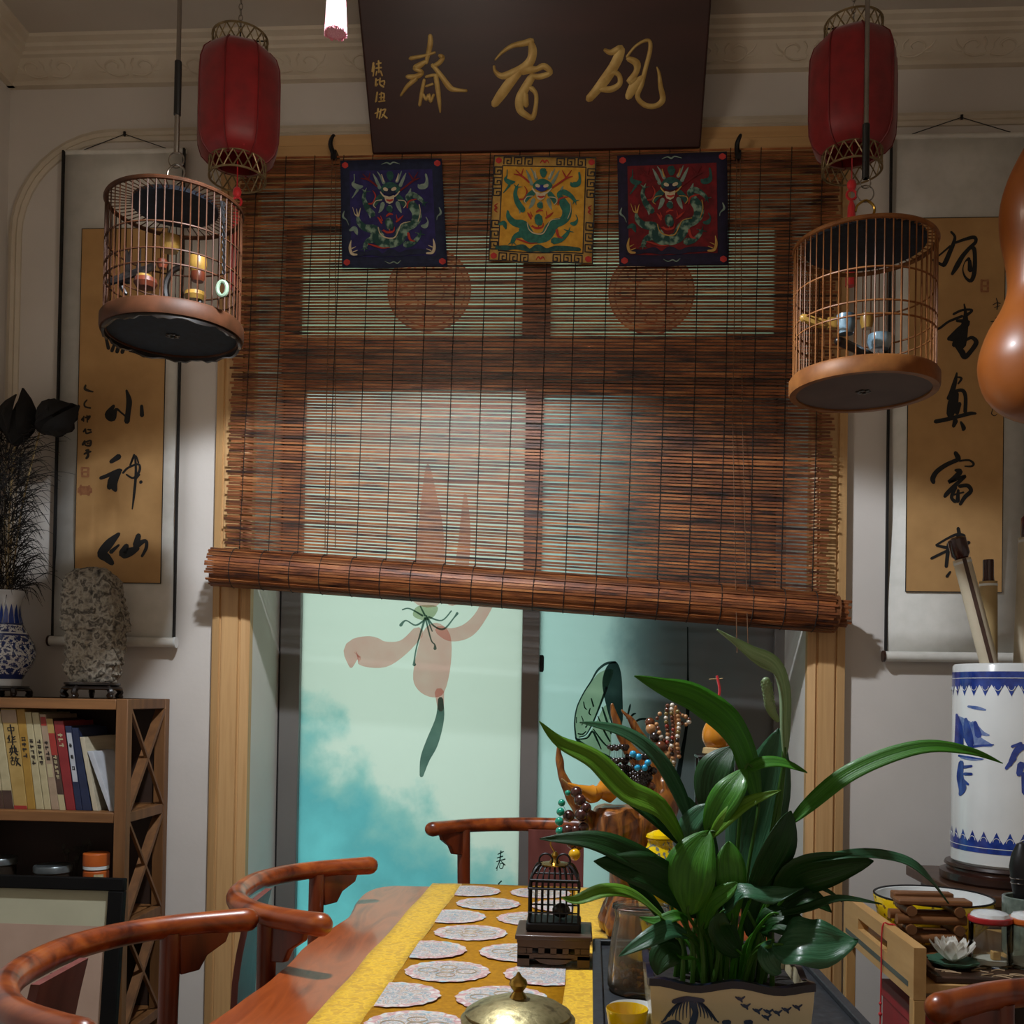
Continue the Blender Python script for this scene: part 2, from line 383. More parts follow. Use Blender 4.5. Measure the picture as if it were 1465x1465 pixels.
# ---- frosted, printed sliding doors and fanlights in the opening
def printed_glass(name, kind):
    m = bpy.data.materials.new(name); m.use_nodes = True; nt = m.node_tree; N = nt.nodes; L = nt.links
    b = N['Principled BSDF']; b.inputs['Roughness'].default_value = .35
    tc = N.new('ShaderNodeTexCoord'); sp = N.new('ShaderNodeSeparateXYZ'); L.new(tc.outputs['Object'], sp.inputs[0])
    no = N.new('ShaderNodeTexNoise'); no.inputs['Scale'].default_value = 4.5; no.inputs['Detail'].default_value = 9; no.inputs['Roughness'].default_value = .62
    L.new(tc.outputs['Object'], no.inputs['Vector'])
    def math(op, a, b_):
        q = N.new('ShaderNodeMath'); q.operation = op
        for i, t in enumerate((a, b_)):
            if isinstance(t, (int, float)): q.inputs[i].default_value = t
            else: L.new(t, q.inputs[i])
        return q.outputs[0]
    # wash boundary: a slanting line broken up by noise
    if kind == 0: d = math('ADD', math('MULTIPLY', sp.outputs[0], -.85), math('MULTIPLY', sp.outputs[2], -1.0)); off = .46
    else: d = math('ADD', math('MULTIPLY', sp.outputs[0], 1.6), math('MULTIPLY', sp.outputs[2], .35)); off = -.62
    d = math('ADD', math('ADD', d, off), math('MULTIPLY', math('SUBTRACT', no.outputs['Fac'], .5), 1.1))
    r = N.new('ShaderNodeValToRGB'); e = r.color_ramp.elements
    e[0].position = -.0; e[1].position = .85
    if kind == 2:
        e[0].color = lin('#c9d6c4'); e[1].color = lin('#bfcdbf')
    elif kind == 1:
        e[0].color = lin('#cfe4e0'); e[1].color = lin('#c2c0be'); q = e.new(.2); q.color = lin('#b2cccc')
    else:
        e[0].color = lin('#dce6de'); e[1].color = lin('#a9e6e8')
        q = e.new(.16); q.color = lin('#b4d6d2'); q = e.new(.34); q.color = lin('#94cccf')
    L.new(d, r.inputs[0]); L.new(r.outputs[0], b.inputs['Base Color'])
    dk = N.new('ShaderNodeMixRGB'); dk.blend_type = 'MULTIPLY'; dk.inputs[0].default_value = 1; dk.inputs[2].default_value = (.42,.42,.42,1)
    L.new(r.outputs[0], dk.inputs[1]); L.new(dk.outputs[0], b.inputs['Base Color'])
    t = N.new('ShaderNodeBsdfTranslucent'); L.new(r.outputs[0], t.inputs['Color'])
    mx = N.new('ShaderNodeMixShader'); mx.inputs[0].default_value = .62
    L.new(b.outputs[0], mx.inputs[1]); L.new(t.outputs[0], mx.inputs[2]); L.new(mx.outputs[0], N['Material Output'].inputs['Surface'])
    return m
GY = 3.30
def printmat(name, a, b):           # tinted film on the glass: filters the light of the pane behind it
    m = bpy.data.materials.new(name); m.use_nodes = True; nt = m.node_tree; N = nt.nodes; L = nt.links; N.remove(N['Principled BSDF'])
    tc = N.new('ShaderNodeTexCoord'); n = N.new('ShaderNodeTexNoise'); n.inputs['Scale'].default_value = 14; n.inputs['Detail'].default_value = 7; L.new(tc.outputs['Object'], n.inputs['Vector'])
    cr = N.new('ShaderNodeValToRGB'); e = cr.color_ramp.elements; e[0].position = .3; e[0].color = lin(a); e[1].position = .7; e[1].color = lin(b); L.new(n.outputs['Fac'], cr.inputs[0])
    t = N.new('ShaderNodeBsdfTransparent'); d = N.new('ShaderNodeBsdfDiffuse'); mx = N.new('ShaderNodeMixShader'); mx.inputs[0].default_value = .12
    L.new(cr.outputs[0], t.inputs['Color']); L.new(cr.outputs[0], d.inputs['Color']); L.new(t.outputs[0], mx.inputs[1]); L.new(d.outputs[0], mx.inputs[2]); L.new(mx.outputs[0], N['Material Output'].inputs['Surface']); M[name] = m
printmat('print_pink', '#f2bdb8', '#f6cfc9'); printmat('print_ink', '#5c7672', '#79928c'); printmat('print_dark', '#2e3d3b', '#4a5c58')
printmat('print_green', '#b4bfa2', '#d0d8bc'); printmat('print_red', '#ee9a84', '#f4b4a0')
def leaf_frame(par, x0, x1, z0, z1, wl, wr, wt, wbm, y0=GY-.035, y1=GY+.02):
    for nm, a in (('stile', (x0, x0+wl, z0, z1)), ('stile', (x1-wr, x1, z0, z1)), ('rail', (x0+wl, x1-wr, z1-wt, z1)), ('rail', (x0+wl, x1-wr, z0, z0+wbm))):
        MB().box(a[0], a[1], y0, y1, a[2], a[3]).build(nm, M['alu'], par, bevel=.003)
def door(name, x0, x1, wl, wr, kind, dy):
    d = bpy.data.objects.new(name, None); COL.objects.link(d); d.location = (x0, GY, 0.02); struct(d)
    leaf_frame(d, x0, x1, .02, 2.215, wl, wr, .03, .08, GY-.035+dy, GY+.005+dy)
    MB().box(x0+wl, x1-wr, GY-.012+dy, GY-.006+dy, .10, 2.185).build('glass_pane', printed_glass(name+'_printed_glass', kind), d, world=False).location = (-x0, -GY, -.02)
    return d
d1 = door('door_1', -.970, -.128, .066, .056, 0, 0)
d2 = door('door_2', -.145, .655, .017, .035, 1, .045)
struct(MB().box(-.975, .65, GY-.06, GY+.06, 2.215, 2.335).build('trim_7', M['alu'], bevel=.004))
struct(MB().box(-.975, -.966, GY-.03, GY+.10, .02, 2.215).build('trim_8', M['black']))
for i, (x0, x1, wl, wr) in enumerate(((-.975, -.155, .05, .045), (-.155, .65, .045, .05))):
    o = bpy.data.objects.new('window_%d' % (i+1), None); COL.objects.link(o); o.location = (x0, GY, 2.335); struct(o)
    leaf_frame(o, x0, x1, 2.335, 2.72, wl, wr, .02, .02)
    MB().box(x0+wl, x1-wr, GY-.012, GY-.006, 2.355, 2.70).build('glass_pane', printed_glass('fanlight_glass', 2), o)
    cx, cy = ((614, 415), (932, 418))[i]; q = at(cx, cy, GY-.0135)
    MB().lathe([(0,0),(.138,0)], 40, cap=False).build('red_roundel', M['print_red'], o, world=False)
    rd = o.children[-1] if False else bpy.data.objects[-1] if False else [k for k in o.children if k.name.startswith('red_roundel')][0]
    rd.location = V((q.x, GY-.0135, q.z))-V(o.location); rd.rotation_euler = (pi/2, 0, 0)
    fm = MB()
    for rr in (.135, .118, .05): fm.torus((0,0,0), rr, .0022, 40, 4)
    for k in range(8):
        a = k*pi/4
        fm.tube(catmull([(cos(a+b)*r_, sin(a+b)*r_, 0) for r_, b in ((.05,0),(.075,.25),(.1,.1),(.095,-.2),(.07,-.15))], 4), .0028, 4)
    fo = fm.build('roundel_fretwork', M['print_pink'], rd, world=False)
# flower, stem and characters printed on the left leaf
fl = plane_y(GY-.0125); c6 = (400, 840, 2.93)
def print_on(par, name, mat, strokes=(), blobs=(), f=fl, crop=c6, off=.0006):
    m = MB()
    for s in strokes: m.stroke(s, f, crop, off)
    for b in blobs: m.blob(b, f, crop, off)
    return m.build(name, mat, par, recalc=False, smooth=False)
print_on(d1, 'petal', M['print_pink'], blobs=[[(600,190),(560,360),(580,430),(640,462),(690,440),(718,320),(715,200),(660,150)]])
print_on(d1, 'petal', M['print_pink'], strokes=[[(300,330,20),(310,270,90),(370,270,130),(440,280,110),(520,250,60),(580,190,50)]], off=.0007)
print_on(d1, 'petal', M['print_pink'], strokes=[[(670,180,40),(720,200,55),(790,180,60),(850,110,50),(900,0,60)]], off=.0008)
print_on(d1, 'petal', M['print_pink'], blobs=[[(560,60),(570,-100),(590,-330),(620,-520),(660,-380),(690,-200),(680,60)]], off=.0006)
print_on(d1, 'petal', M['print_pink'], blobs=[[(700,60),(740,-120),(775,-400),(800,-250),(790,-60),(760,60)]], off=.0006)
print_on(d1, 'flower_centre', M['print_green'], blobs=[[(560,120),(580,80),(660,80),(650,120),(610,140)]], off=.0011)
print_on(d1, 'stamens', M['print_ink'], strokes=[[(610,130,10),(575,250,6),(565,310,8),(565,325,16)], [(612,130,8),(635,220,6),(650,240,6),(652,258,14)], [(605,140,8),(570,160,7),(530,140,6),(508,160,14)], [(600,120,8),(545,90,6),(515,95,6)], [(620,130,8),(650,165,7),(690,175,8),(730,130,6),(745,110,12)], [(625,125,8),(680,140,6),(720,100,6)], [(615,120,8),(640,185,5)], [(610,120,8),(590,80,6)]], off=.0014)
print_on(d1, 'flower_stem', M['print_ink'], strokes=[[(675,470,22),(672,550,36),(640,650,52),(610,720,40),(595,790,16)]], off=.0012)
print_on(d1, 'flower_neck', M['print_pink'], strokes=[[(670,440,40),(676,510,26)]], off=.0009)
print_on(d1, 'characters', M['print_dark'], strokes=[[(915,1120,4),(930,1112,6),(940,1108,3)],[(912,1135,4),(935,1128,6)],[(910,1150,4),(945,1140,6)],[(928,1105,5),(922,1150,5),(908,1180,3)],[(930,1150,4),(945,1165,6)],[(925,1158,3),(938,1160,4),(934,1178,4),(922,1176,3),(925,1158,3)],[(913,1170,3),(911,1188,3)],[(930,1232,6),(918,1245,6),(928,1255,5)]], off=.001)
# butterfly and ink on the right leaf
f2 = plane_y(GY+.045-.0125); c7 = (780, 990, 6.37)
print_on(d2, 'butterfly_wing', M['print_green'], blobs=[[(620,-200),(500,-180),(420,-90),(350,20),(290,150),(270,290),(285,410),(340,405),(430,300),(510,120),(570,-40)]], f=f2, crop=c7)
print_on(d2, 'butterfly_wing', M['print_green'], blobs=[[(280,440),(330,500),(440,560),(580,610),(600,400),(560,120),(470,260),(380,400)]], f=f2, crop=c7, off=.0004)
print_on(d2, 'butterfly_outline', M['print_dark'], strokes=[[(640,-270,20),(560,-260,24),(480,-200,20),(420,-100,14),(350,10,12),(290,140,12),(268,280,14),(280,420,16)], [(280,420,18),(340,480,40),(450,540,44),(600,605,30)], [(560,-40,26),(500,120,18),(430,290,14),(370,390,12),(310,410,10)], [(280,430,14),(380,420,14),(430,360,20),(470,430,18),(510,520,10)], [(520,140,14),(560,260,20),(600,380,14)], [(480,220,10),(540,360,18),(590,450,14)], [(440,340,10),(520,450,16),(580,510,10)], [(350,90,10),(360,140,12),(380,160,8)], [(410,150,10),(400,190,14),(415,210,10)], [(330,220,8),(345,260,10),(335,300,8)], [(370,320,16),(385,300,10)], [(420,60,12),(440,130,16)], [(285,230,8),(285,280,8)], [(300,380,12),(340,385,14),(370,360,10)]], f=f2, crop=c7, off=.0014)
print_on(d2, 'butterfly_body', M['print_dark'], blobs=[[(640,-280),(560,-230),(520,-80),(560,140),(620,320),(700,300),(705,40),(690,-180)]], f=f2, crop=c7, off=.0009)
print_on(d2, 'ink_streak', M['print_dark'], strokes=[[(1298,-590,10),(1300,-200,14),(1300,80,36),(1290,300,26),(1240,600,40),(1190,860,50),(1140,980,30)],[(745,240,16),(770,140,18),(775,110,8)],[(770,240,14),(800,205,20),(825,195,10)],[(800,290,14),(860,250,20),(930,245,16)]], f=f2, crop=c7, off=.0012)
# sliding door handle
MB().lathe([(.0,0),(.012,0),(.016,.004),(.016,.03),(.012,.034),(0,.034)], 16).build('handle', M['iron'], d2, world=False)
hd = [k for k in d2.children if k.name.startswith('handle')][0]; q = at(779, 948, GY)
hd.location = V((-.125, GY-.0, q.z-.03))-V(d2.location); hd.scale = (.7, .6, 1.6)
# unseen dark block added behind the right-hand glass to shield it from the backlight
struct(MB().box(.09, .68, 3.46, 4.1, 0, 2.26).build('backlight_block', M['shelfback']))
# ================================================================== BAMBOO BLIND
bl = thing('bamboo_blind', 'brown bamboo slat blind with a tilted rolled-up bottom covering the window', 'blind', (-.16, 2.93, 2.77))
def slat_mesh(L, h, t, amp, seed):
    r = random.Random(seed); m = MB(); n = 10; P = []
    a, b = r.random()*6, r.random()*6
    for i in range(n+1):
        x = -L/2 + L*i/n; dz = amp*(sin(a+x*4.1)+.6*sin(b+x*9)); P.append((x, dz))
    rows = [[V((x, -t/2, z-h/2)), V((x, t/2, z-h/2)), V((x, t/2, z+h/2)), V((x, -t/2, z+h/2))] for x, z in P]
    m.sweep(rows, None); return m
protos = []
zt, zl, zr = 2.768, 1.612, 1.512
NS = 134
rnd = random.Random(3)
for i in range(NS):
    u = i/(NS-1); z0 = zt+(zl-zt)*u; z1 = zt+(zr-zt)*(.92*u+.08*u*u)
    xl = -1.018+(-.030)*u; xr = .716-.014*u
    k = i % 8
    if i < 8:
        o = slat_mesh(xr-xl+rnd.uniform(-.008,.008), .0056+.0004*(k % 3), .0022, .0007, i).build('slat', M['slat'], bl, world=False, smooth=False); protos.append(o)
    else: o = link_copy(protos[k], bl)
    o.location = V(((xl+xr)/2+rnd.uniform(-.005,.005), 2.93+rnd.uniform(-.0006,.0006), (z0+z1)/2+rnd.uniform(-.0007,.0007)))-V(bl.location)
    o.rotation_euler = (0, atan2(z0-z1, xr-xl)+rnd.uniform(-.0006,.0006), 0)
RL, RR, rr = V((-1.062, 2.895, 1.562)), V((.700, 2.895, 1.447)), .054
ax = (RR-RL).normalized(); upv = V((0,-1,0)); sd = ax.cross(upv).normalized()
for i in range(46):
    a = 2*pi*i/46; c = (RL+RR)/2 + (upv*cos(a)+sd*sin(a))*(rr + rnd.uniform(-.002,.002))
    if i == 0: rp = slat_mesh(1.765, .0062, .003, .0005, 50).build('roll_slat', M['slat'], bl, world=False, smooth=False); o = rp
    else: o = link_copy(rp, bl)
    o.location = c - V(bl.location) + ax*rnd.uniform(-.008,.008)
    o.rotation_euler = (Matrix((ax, (upv*cos(a)+sd*sin(a)).normalized(), ax.cross(upv*cos(a)+sd*sin(a)).normalized())).transposed()).to_euler()
m = MB(); m.tube([RL+ax*.02, RR+ax*.012], rr-.004, 20); m.build('roll_inner', M['slat'], bl)
m = MB(); m.tube([RR-ax*.01, RR+ax*.034], .034, 14)
for i in range(14):
    a = 2*pi*i/14; q = (upv*cos(a)+sd*sin(a))*.034; m.tube([RR+q-ax*.01, RR+q+ax*(.036+.006*(i % 3))], .0045, 5)
m.build('roll_core', M['slat'], bl)
for i in range(20):
    f_ = (i+.6)/20.2; xt = -1.018+f_*1.734; xb = -1.048+f_*1.75
    zb = RL.z+(RR.z-RL.z)*(xb-RL.x)/(RR.x-RL.x)
    m = MB(); w1 = rnd.uniform(-.004,.004)
    m.tube([(xt, 2.9272, zt+.004), (xt*.5+xb*.5+w1, 2.9266, (zt+zb)/2), (xb, 2.926, zb+.056)] , .0012, 4)
    P = [RL + ax*((V((xb,0,0))-V((RL.x,0,0))).x) + (upv*cos(a)+sd*sin(a))*(rr+.0035) for a in [radians(d) for d in range(-115, 116, 23)]]
    m.tube(P, .0014, 4); m.build('thread', M['thread'], bl)
for px in (478, 1056):
    p = at(px, 212, 2.925)
    m = MB(); m.box(p.x-.008, p.x+.008, 2.918, 2.963, p.z-.034, p.z-.008); m.tube(catmull([(p.x,2.93,p.z-.02),(p.x-.006,2.905,p.z+.0),(p.x+.002,2.90,p.z+.022),(p.x+.004,2.915,p.z+.03)],4), [.008,.007,.005,.002], 7)
    m.build('hook', M['iron'], bl)
    m = MB()
    for dx in (-.004, .006): 
        zb2 = 1.62 if px < 700 else 1.33
        m.tube([(p.x+dx, 2.921, p.z-.03), (p.x+dx*1.5+(.012 if dx > 0 else 0), 2.917, 2.0), (p.x+dx*2+(.02 if dx > 0 else 0.01), 2.832 if px > 700 else 2.90, zb2)], .0012, 4)
    m.build('pull_cord', M['cord'], bl)

# ================================================================== NAME PLAQUE
B0, B1 = V((0, 2.925, 2.770)), V((0, 2.675, 3.105))
bu = (B1-B0).normalized(); bn = V((0, -bu.z, bu.y)).normalized()
pq = thing('name_plaque', 'dark lacquered wooden plaque with gold calligraphy tilted above the window', 'plaque', (-.15, 2.95, 2.77))
xl, xr = -.625, .322
m = MB(); H = (B1-B0).length; q = []
for x in (xl, xr):
    for s in (0, H):
        for d in (0, -.03): q.append(V((x,0,0))+B0+bu*s+bn*d)
m.add(q, [(0,1,3,2),(4,6,7,5),(0,4,5,1),(2,3,7,6),(0,2,6,4),(1,5,7,3)])
m.build('board', M['plaque'], pq, bevel=.006)
bf = lambda x, y: (atp(x, y, B0, bn), bn)
c2 = (520, 30, 3.3295)
CH = {
 'zhai': [[(318,70,14),(318,110,18),(305,170,14),(300,200,10)],[(225,178,14),(290,165,10),(340,150,8)],[(365,165,14),(378,175,14),(360,200,16),(330,215,12)],[(300,190,10),(270,210,20),(245,225,16),(280,245,14),(250,265,18),(210,265,14)],[(250,275,16),(210,310,14),(178,355,6)],[(330,210,14),(370,260,16),(410,315,20),(440,328,14),(490,332,10)],[(345,260,16),(355,330,16),(362,390,12),(366,435,4)],[(300,265,10),(330,258,10),(345,262,14)],[(290,280,10),(280,330,12),(268,400,10)],[(300,310,8),(330,300,8)],[(285,350,10),(300,375,8),(312,350,10),(320,385,8),(335,350,8)]],
 'xiang': [[(628,185,5),(660,150,10),(710,118,16),(770,105,22),(800,95,22)],[(790,90,14),(805,130,28),(800,180,30),(770,220,34),(720,245,30),(660,262,22),(628,240,12),(622,215,8)],[(740,240,30),(700,290,34),(660,345,34),(625,395,26)],[(760,230,40),(820,230,20),(860,215,22),(890,245,18),(840,265,20),(800,260,16)],[(800,270,26),(770,320,30),(745,370,30),(745,420,26),(770,445,22),(805,460,18),(820,410,14),(822,350,14),(800,320,18)],[(770,350,20),(775,400,18)]],
 'yan': [[(1150,138,12),(1180,150,20),(1225,130,24),(1215,170,34),(1190,220,34),(1150,280,36),(1110,330,30),(1075,370,26)],[(1150,270,20),(1190,245,18),(1218,260,16),(1220,300,18),(1180,325,22),(1135,325,20)],[(1255,170,8),(1290,125,8),(1330,98,10),(1362,95,12),(1365,140,14),(1345,220,14),(1325,300,16),(1305,360,16),(1340,400,18),(1390,405,18),(1425,375,20),(1415,310,16),(1408,250,10),(1398,220,4)],[(1262,180,18),(1300,200,26),(1300,240,20),(1270,290,26),(1290,280,24)],[(1330,270,20),(1290,310,34),(1262,360,24)]]}
for k in CH:
    m = MB()
    for i, s in enumerate(CH[k]): m.stroke([(x, y, w_*1.35+2) for x, y, w_ in s], bf, c2, .0006+.0002*i, .006)
    m.build('gold_character', M['gold'], pq, ang=180)
for k, ss in enumerate(([[(48,200,8),(42,240,7)],[(52,215,6),(46,262,5)],[(62,205,6),(84,200,6)],[(60,225,6),(86,222,6)],[(72,190,7),(74,245,6)],[(64,240,6),(60,258,5)],[(82,238,6),(90,260,6)]],
    [[(60,275,6),(58,310,7),(68,300,5)],[(58,285,5),(72,280,5)],[(80,272,6),(78,300,6),(96,314,7)],[(80,290,6),(100,285,6),(98,305,5)]],
    [[(66,340,7),(58,385,5)],[(64,360,5),(62,382,5)],[(76,350,6),(98,345,6),(96,380,6)],[(78,365,5),(96,364,5)],[(74,384,6),(102,380,6)],[(86,340,5),(84,375,5)]],
    [[(70,418,7),(64,460,6)],[(56,440,6),(80,430,5)],[(84,420,6),(76,465,6)],[(90,425,6),(106,420,6),(98,440,6)],[(92,445,6),(112,462,7)],[(100,440,5),(86,460,5)]])):
    m = MB()
    for i, s in enumerate(ss): m.stroke([(x, y, w_*1.3) for x, y, w_ in s], bf, c2, .0006+.0002*i, .002, 3)
    m.build('small_character', M['gold'], pq, ang=180)

# ================================================================== DRAGON EMBROIDERIES
two('emb_teal', '#17584f', '#2a7566', rough=.8, ns=90, sheen=.3); two('emb_tealdk', '#123b3a', '#2a5c54', rough=.8, ns=90)
two('emb_scale', '#16403c', '#7f9a86', rough=.8, ns=55, lo=.45, hi=.62, tex='NOISE')
two('emb_yellow', '#c08a22', '#d8a336', rough=.8, ns=60, sheen=.2); two('emb_red', '#96291f', '#b23a2a', rough=.8, ns=60)
two('emb_crimson', '#550f16', '#7a141c', rough=.85, ns=50); two('emb_indigo', '#1d1a4a', '#2b2662', rough=.85, ns=50)
two('emb_navy', '#131a33', '#1d2644', rough=.85, ns=60); two('emb_navy2', '#15122a', '#1f1a38', rough=.85, ns=60); two('emb_cream', '#b8a98a', '#cfc2a4', rough=.8, ns=60)
two('emb_gold', '#a8823e', '#c29a50', rough=.7, ns=60); two('emb_grey', '#5f7a72', '#8c9d90', rough=.8, ns=60); two('emb_blue', '#16246e', '#24378c', rough=.8, ns=60)
two('emb_dark', '#1c1c22', '#2a2a30', rough=.8, ns=60); two('emb_redfield', '#a02a2a', '#c03a34', rough=.8, ns=60)
BODY = [(330,720,24),(345,790,60),(410,850,80),(510,870,110),(545,950,150),(610,1010,130),(690,1020,115),(780,990,130),(830,905,140),(880,850,115),(955,825,95),(1000,770,105),(1005,690,110),(965,620,100),(935,560,70),(905,520,50)]
LEGS = [[(905,510,50),(960,490,66),(1040,530,52),(1095,590,34)],[(500,700,70),(440,620,66),(405,520,46),(420,440,34)],[(870,1050,80),(950,1040,56),(1010,980,46),(1035,940,30)],[(490,980,80),(430,1010,56),(400,1075,46)]]
CLAW = [[(1095,590,18),(1140,580,6)],[(1095,590,18),(1110,635,6)],[(1090,585,18),(1070,630,6)],[(420,440,18),(385,410,6)],[(420,440,18),(440,400,6)],[(420,440,18),(480,435,6)],[(1035,940,18),(1090,950,6)],[(1035,940,18),(1050,895,6)],[(1030,940,18),(980,920,6)],[(400,1075,18),(355,1105,6)],[(400,1075,18),(395,1120,6)],[(400,1075,18),(445,1105,6)]]
HORN = [[(560,380,20),(470,310,22),(380,290,10)],[(470,310,20),(400,240,10)],[(465,300,18),(485,225,8)],[(830,440,18),(900,390,20),(985,330,22),(1055,305,10)],[(985,325,20),(935,240,10)],[(990,315,18),(1040,235,8)]]
FLAME = [[(600,800,20),(580,760,26),(555,730,8)],[(610,770,14),(590,720,8)],[(660,720,18),(690,700,24),(730,705,12)],[(770,790,20),(810,760,24),(850,725,8)],[(780,760,14),(770,710,6)],[(620,880,18),(660,905,26),(730,895,20),(745,850,8)],[(650,905,14),(600,880,6)],[(690,910,14),(690,870,6)]]
RED2 = [[(460,580,16),(510,570,20),(540,490,16),(510,430,8)],[(440,1035,10),(530,1060,22),(600,1080,14),(680,1075,8)],[(900,930,30),(920,1000,26),(970,1020,10)],[(900,640,14),(920,570,20),(1010,545,10)]]
CLOUD = [[[(300,240,12),(300,310,14),(285,350,40),(335,385,60),(390,380,24)],[(335,420,30),(300,470,18),(270,510,10)]],[[(1130,260,24),(1140,330,30),(1120,390,60),(1060,400,60),(1040,380,20)]],[[(240,880,26),(290,860,56),(310,900,40),(320,930,14)]],[[(1060,850,30),(1100,850,50),(1130,800,16),(1110,750,10)]]]
MANE = [[(590,400,40),(550,300,30),(520,240,10)],[(640,340,40),(600,260,20),(570,215,8)],[(830,380,40),(870,300,30),(900,240,10)],[(790,330,40),(830,260,20),(850,215,8)],[(620,580,50),(600,640,40),(570,680,10)],[(700,620,60),(700,660,50)],[(790,580,50),(810,640,40),(830,690,10)],[(470,690,40),(470,740,10)],[(930,480,40),(950,420,10)]]
HEAD = [[(640,420,90),(710,400,130),(790,420,90)],[(720,300,60),(720,250,90),(725,240,60)],[(610,500,70),(560,540,60),(520,600,40)],[(800,510,60),(850,570,60),(870,620,40)],[(690,640,70),(710,660,50)]]
FACE = [[(650,500,20),(700,545,90),(750,500,20)]]
CREAM = [[(560,850,12),(580,920,12),(640,965,14),(740,970,14),(790,890,12),(830,820,10),(930,800,8)],[(610,540,10),(545,550,10),(515,600,12),(540,630,8)],[(800,550,10),(870,560,10),(890,600,12),(860,640,8)],[(640,330,16),(620,250,10)],[(790,330,16),(815,250,10)],[(1040,610,10),(1050,700,10),(1020,800,10)],[(600,450,14),(640,500,16),(700,520,12),(770,500,16),(820,450,14)]]
WAVE = [[(225,1150,40),(330,1150,60),(420,1140,40),(520,1130,70),(600,1160,40),(690,1130,80),(790,1160,50),(880,1140,60),(990,1140,60),(1080,1140,50),(1165,1145,40)]]
def dragon(name, label, corners, Y, style):
    TLp, TRp, BRp, BLp = [at(x, y, Y) for x, y in corners]
    t = thing(name, label, 'embroidery', (TLp+TRp+BRp+BLp)/4, 'dragon embroideries pinned to the blind')
    def f(x, y):
        u = (x-138)/(1320-138); v = (y-72)/(1300-72)
        p = TLp*(1-u)*(1-v)+TRp*u*(1-v)+BRp*u*v+BLp*(1-u)*v
        return V((p.x, Y - .004*sin(u*9+1)*v - .003*sin(v*4)*u, p.z)), V((0,-1,0))
    def grid(x0, x1, y0, y1, nm, mat, off, thick=0):
        m = MB(); n = 14; vs = []
        for i in range(n+1):
            for j in range(n+1):
                p, nn = f(x0+(x1-x0)*i/n, y0+(y1-y0)*j/n); vs.append(p+nn*off)
        m.add(vs, [(i*(n+1)+j, (i+1)*(n+1)+j, (i+1)*(n+1)+j+1, i*(n+1)+j+1) for i in range(n) for j in range(n)])
        o = m.build(nm, mat, t, recalc=False)
        if thick:
            s = o.modifiers.new('s', 'SOLIDIFY'); s.thickness = thick; s.offset = 0
        return o
    S = style
    grid(138, 1320, 72, 1300, 'border_cloth', S['border'], 0, .003)
    grid(245, 1205, 195, 1180, 'field_cloth', S['field'], .0025)
    def emb(nm, mat, strokes, off):
        m = MB()
        for i, s in enumerate(strokes): m.stroke(s, f, (0,0,1), off+.00008*i, .0008, 4)
        return m.build(nm, mat, t, recalc=False)
    emb('dragon_body', S['body'], [BODY], .0036)
    for i, lg in enumerate(LEGS): emb('dragon_leg', S['body'], [lg]+CLAW[i*3:i*3+3], .0045)
    for s in MANE: emb('mane_lock', M['emb_grey'], [s], .0040)
    for s in HEAD: emb('head_patch', S['head'], [s], .0056)
    emb('face', M['emb_cream'], FACE, .0066)
    emb('mouth', M['emb_red'], [[(670,545,16),(705,555,26),(740,545,16)]], .0080)
    emb('nose', S['nose'], [[(660,450,50),(710,450,80),(755,450,50)]], .0072)
    for s in ([(650,420,40),(675,430,34)],[(740,430,34),(770,420,40)]): emb('eye', M['emb_cream'], [s], .0084)
    emb('horn', S['horn'], HORN[:3], .0050); emb('horn', S['horn'], HORN[3:], .0050)
    
    for s in FLAME+RED2: emb('flame', M['emb_red'], [s], .0052)
    emb('pearl', S['body'], [[(680,780,90),(695,840,90)]], .0048)
    
    for s in CREAM: emb('outline_cord', S['outline'], [s], .0064)
    for cl in CLOUD: emb('cloud', S['cloud'], cl, .0042)
    emb('waves', S['wave'], WAVE, .0050)
    for x, y in ((190,130),(1275,138),(145,1222),(1240,1245)):
        x = 195 if x < 700 else 1268; y = 130 if y < 700 else 1243
        emb('corner_motif', M['emb_redfield'], [[(x-8,y,70),(x+8,y,70)]], .0032)
    if S.get('meander'):
        m = MB()
        def key(cx, cy, vert, flip):
            pts = [(-44,44),(-44,-36),(40,-36),(40,40),(-8,40),(-8,0),(14,0)]
            pts = [(x*flip, y) for x, y in pts]
            if vert: pts = [(y, x) for x, y in pts]
            for a, b in zip(pts, pts[1:]): m.stroke([(cx+a[0], cy+a[1], 13), (cx+b[0], cy+b[1], 13)], f, (0,0,1), .0034, 0, 1)
        for i in range(8):
            if i not in (3, 4):
                xx = 300+i*122; key(xx, 128, False, 1 if i < 4 else -1); key(xx, 1243, False, 1 if i < 4 else -1)
                yy = 252+i*124; key(190, yy, True, 1 if i < 4 else -1); key(1264, yy, True, 1 if i < 4 else -1)
        for pts in ([(142,76),(1316,76),(1316,1296),(142,1296),(142,76)], [(245,190),(1205,190),(1205,1183),(245,1183),(245,190)]):
            for a, b in zip(pts, pts[1:]): m.stroke([(a[0],a[1],12),(b[0],b[1],12)], f, (0,0,1), .0033, 0, 10)
        m.build('meander_border', M['emb_dark'], t, recalc=False)
        for x, y, vv in ((727,130,0),(727,1243,0),(190,685,1),(1264,685,1)):
            emb('bat_motif', M['emb_red'], [[(x-50,y+22,8),(x-25,y-14,16),(x,y+12,20),(x+25,y-14,16),(x+50,y+22,8)]] if not vv else [[(x+22,y-50,8),(x-14,y-25,16),(x+12,y,20),(x-14,y+25,16),(x+22,y+50,8)]], .0034)
    else:
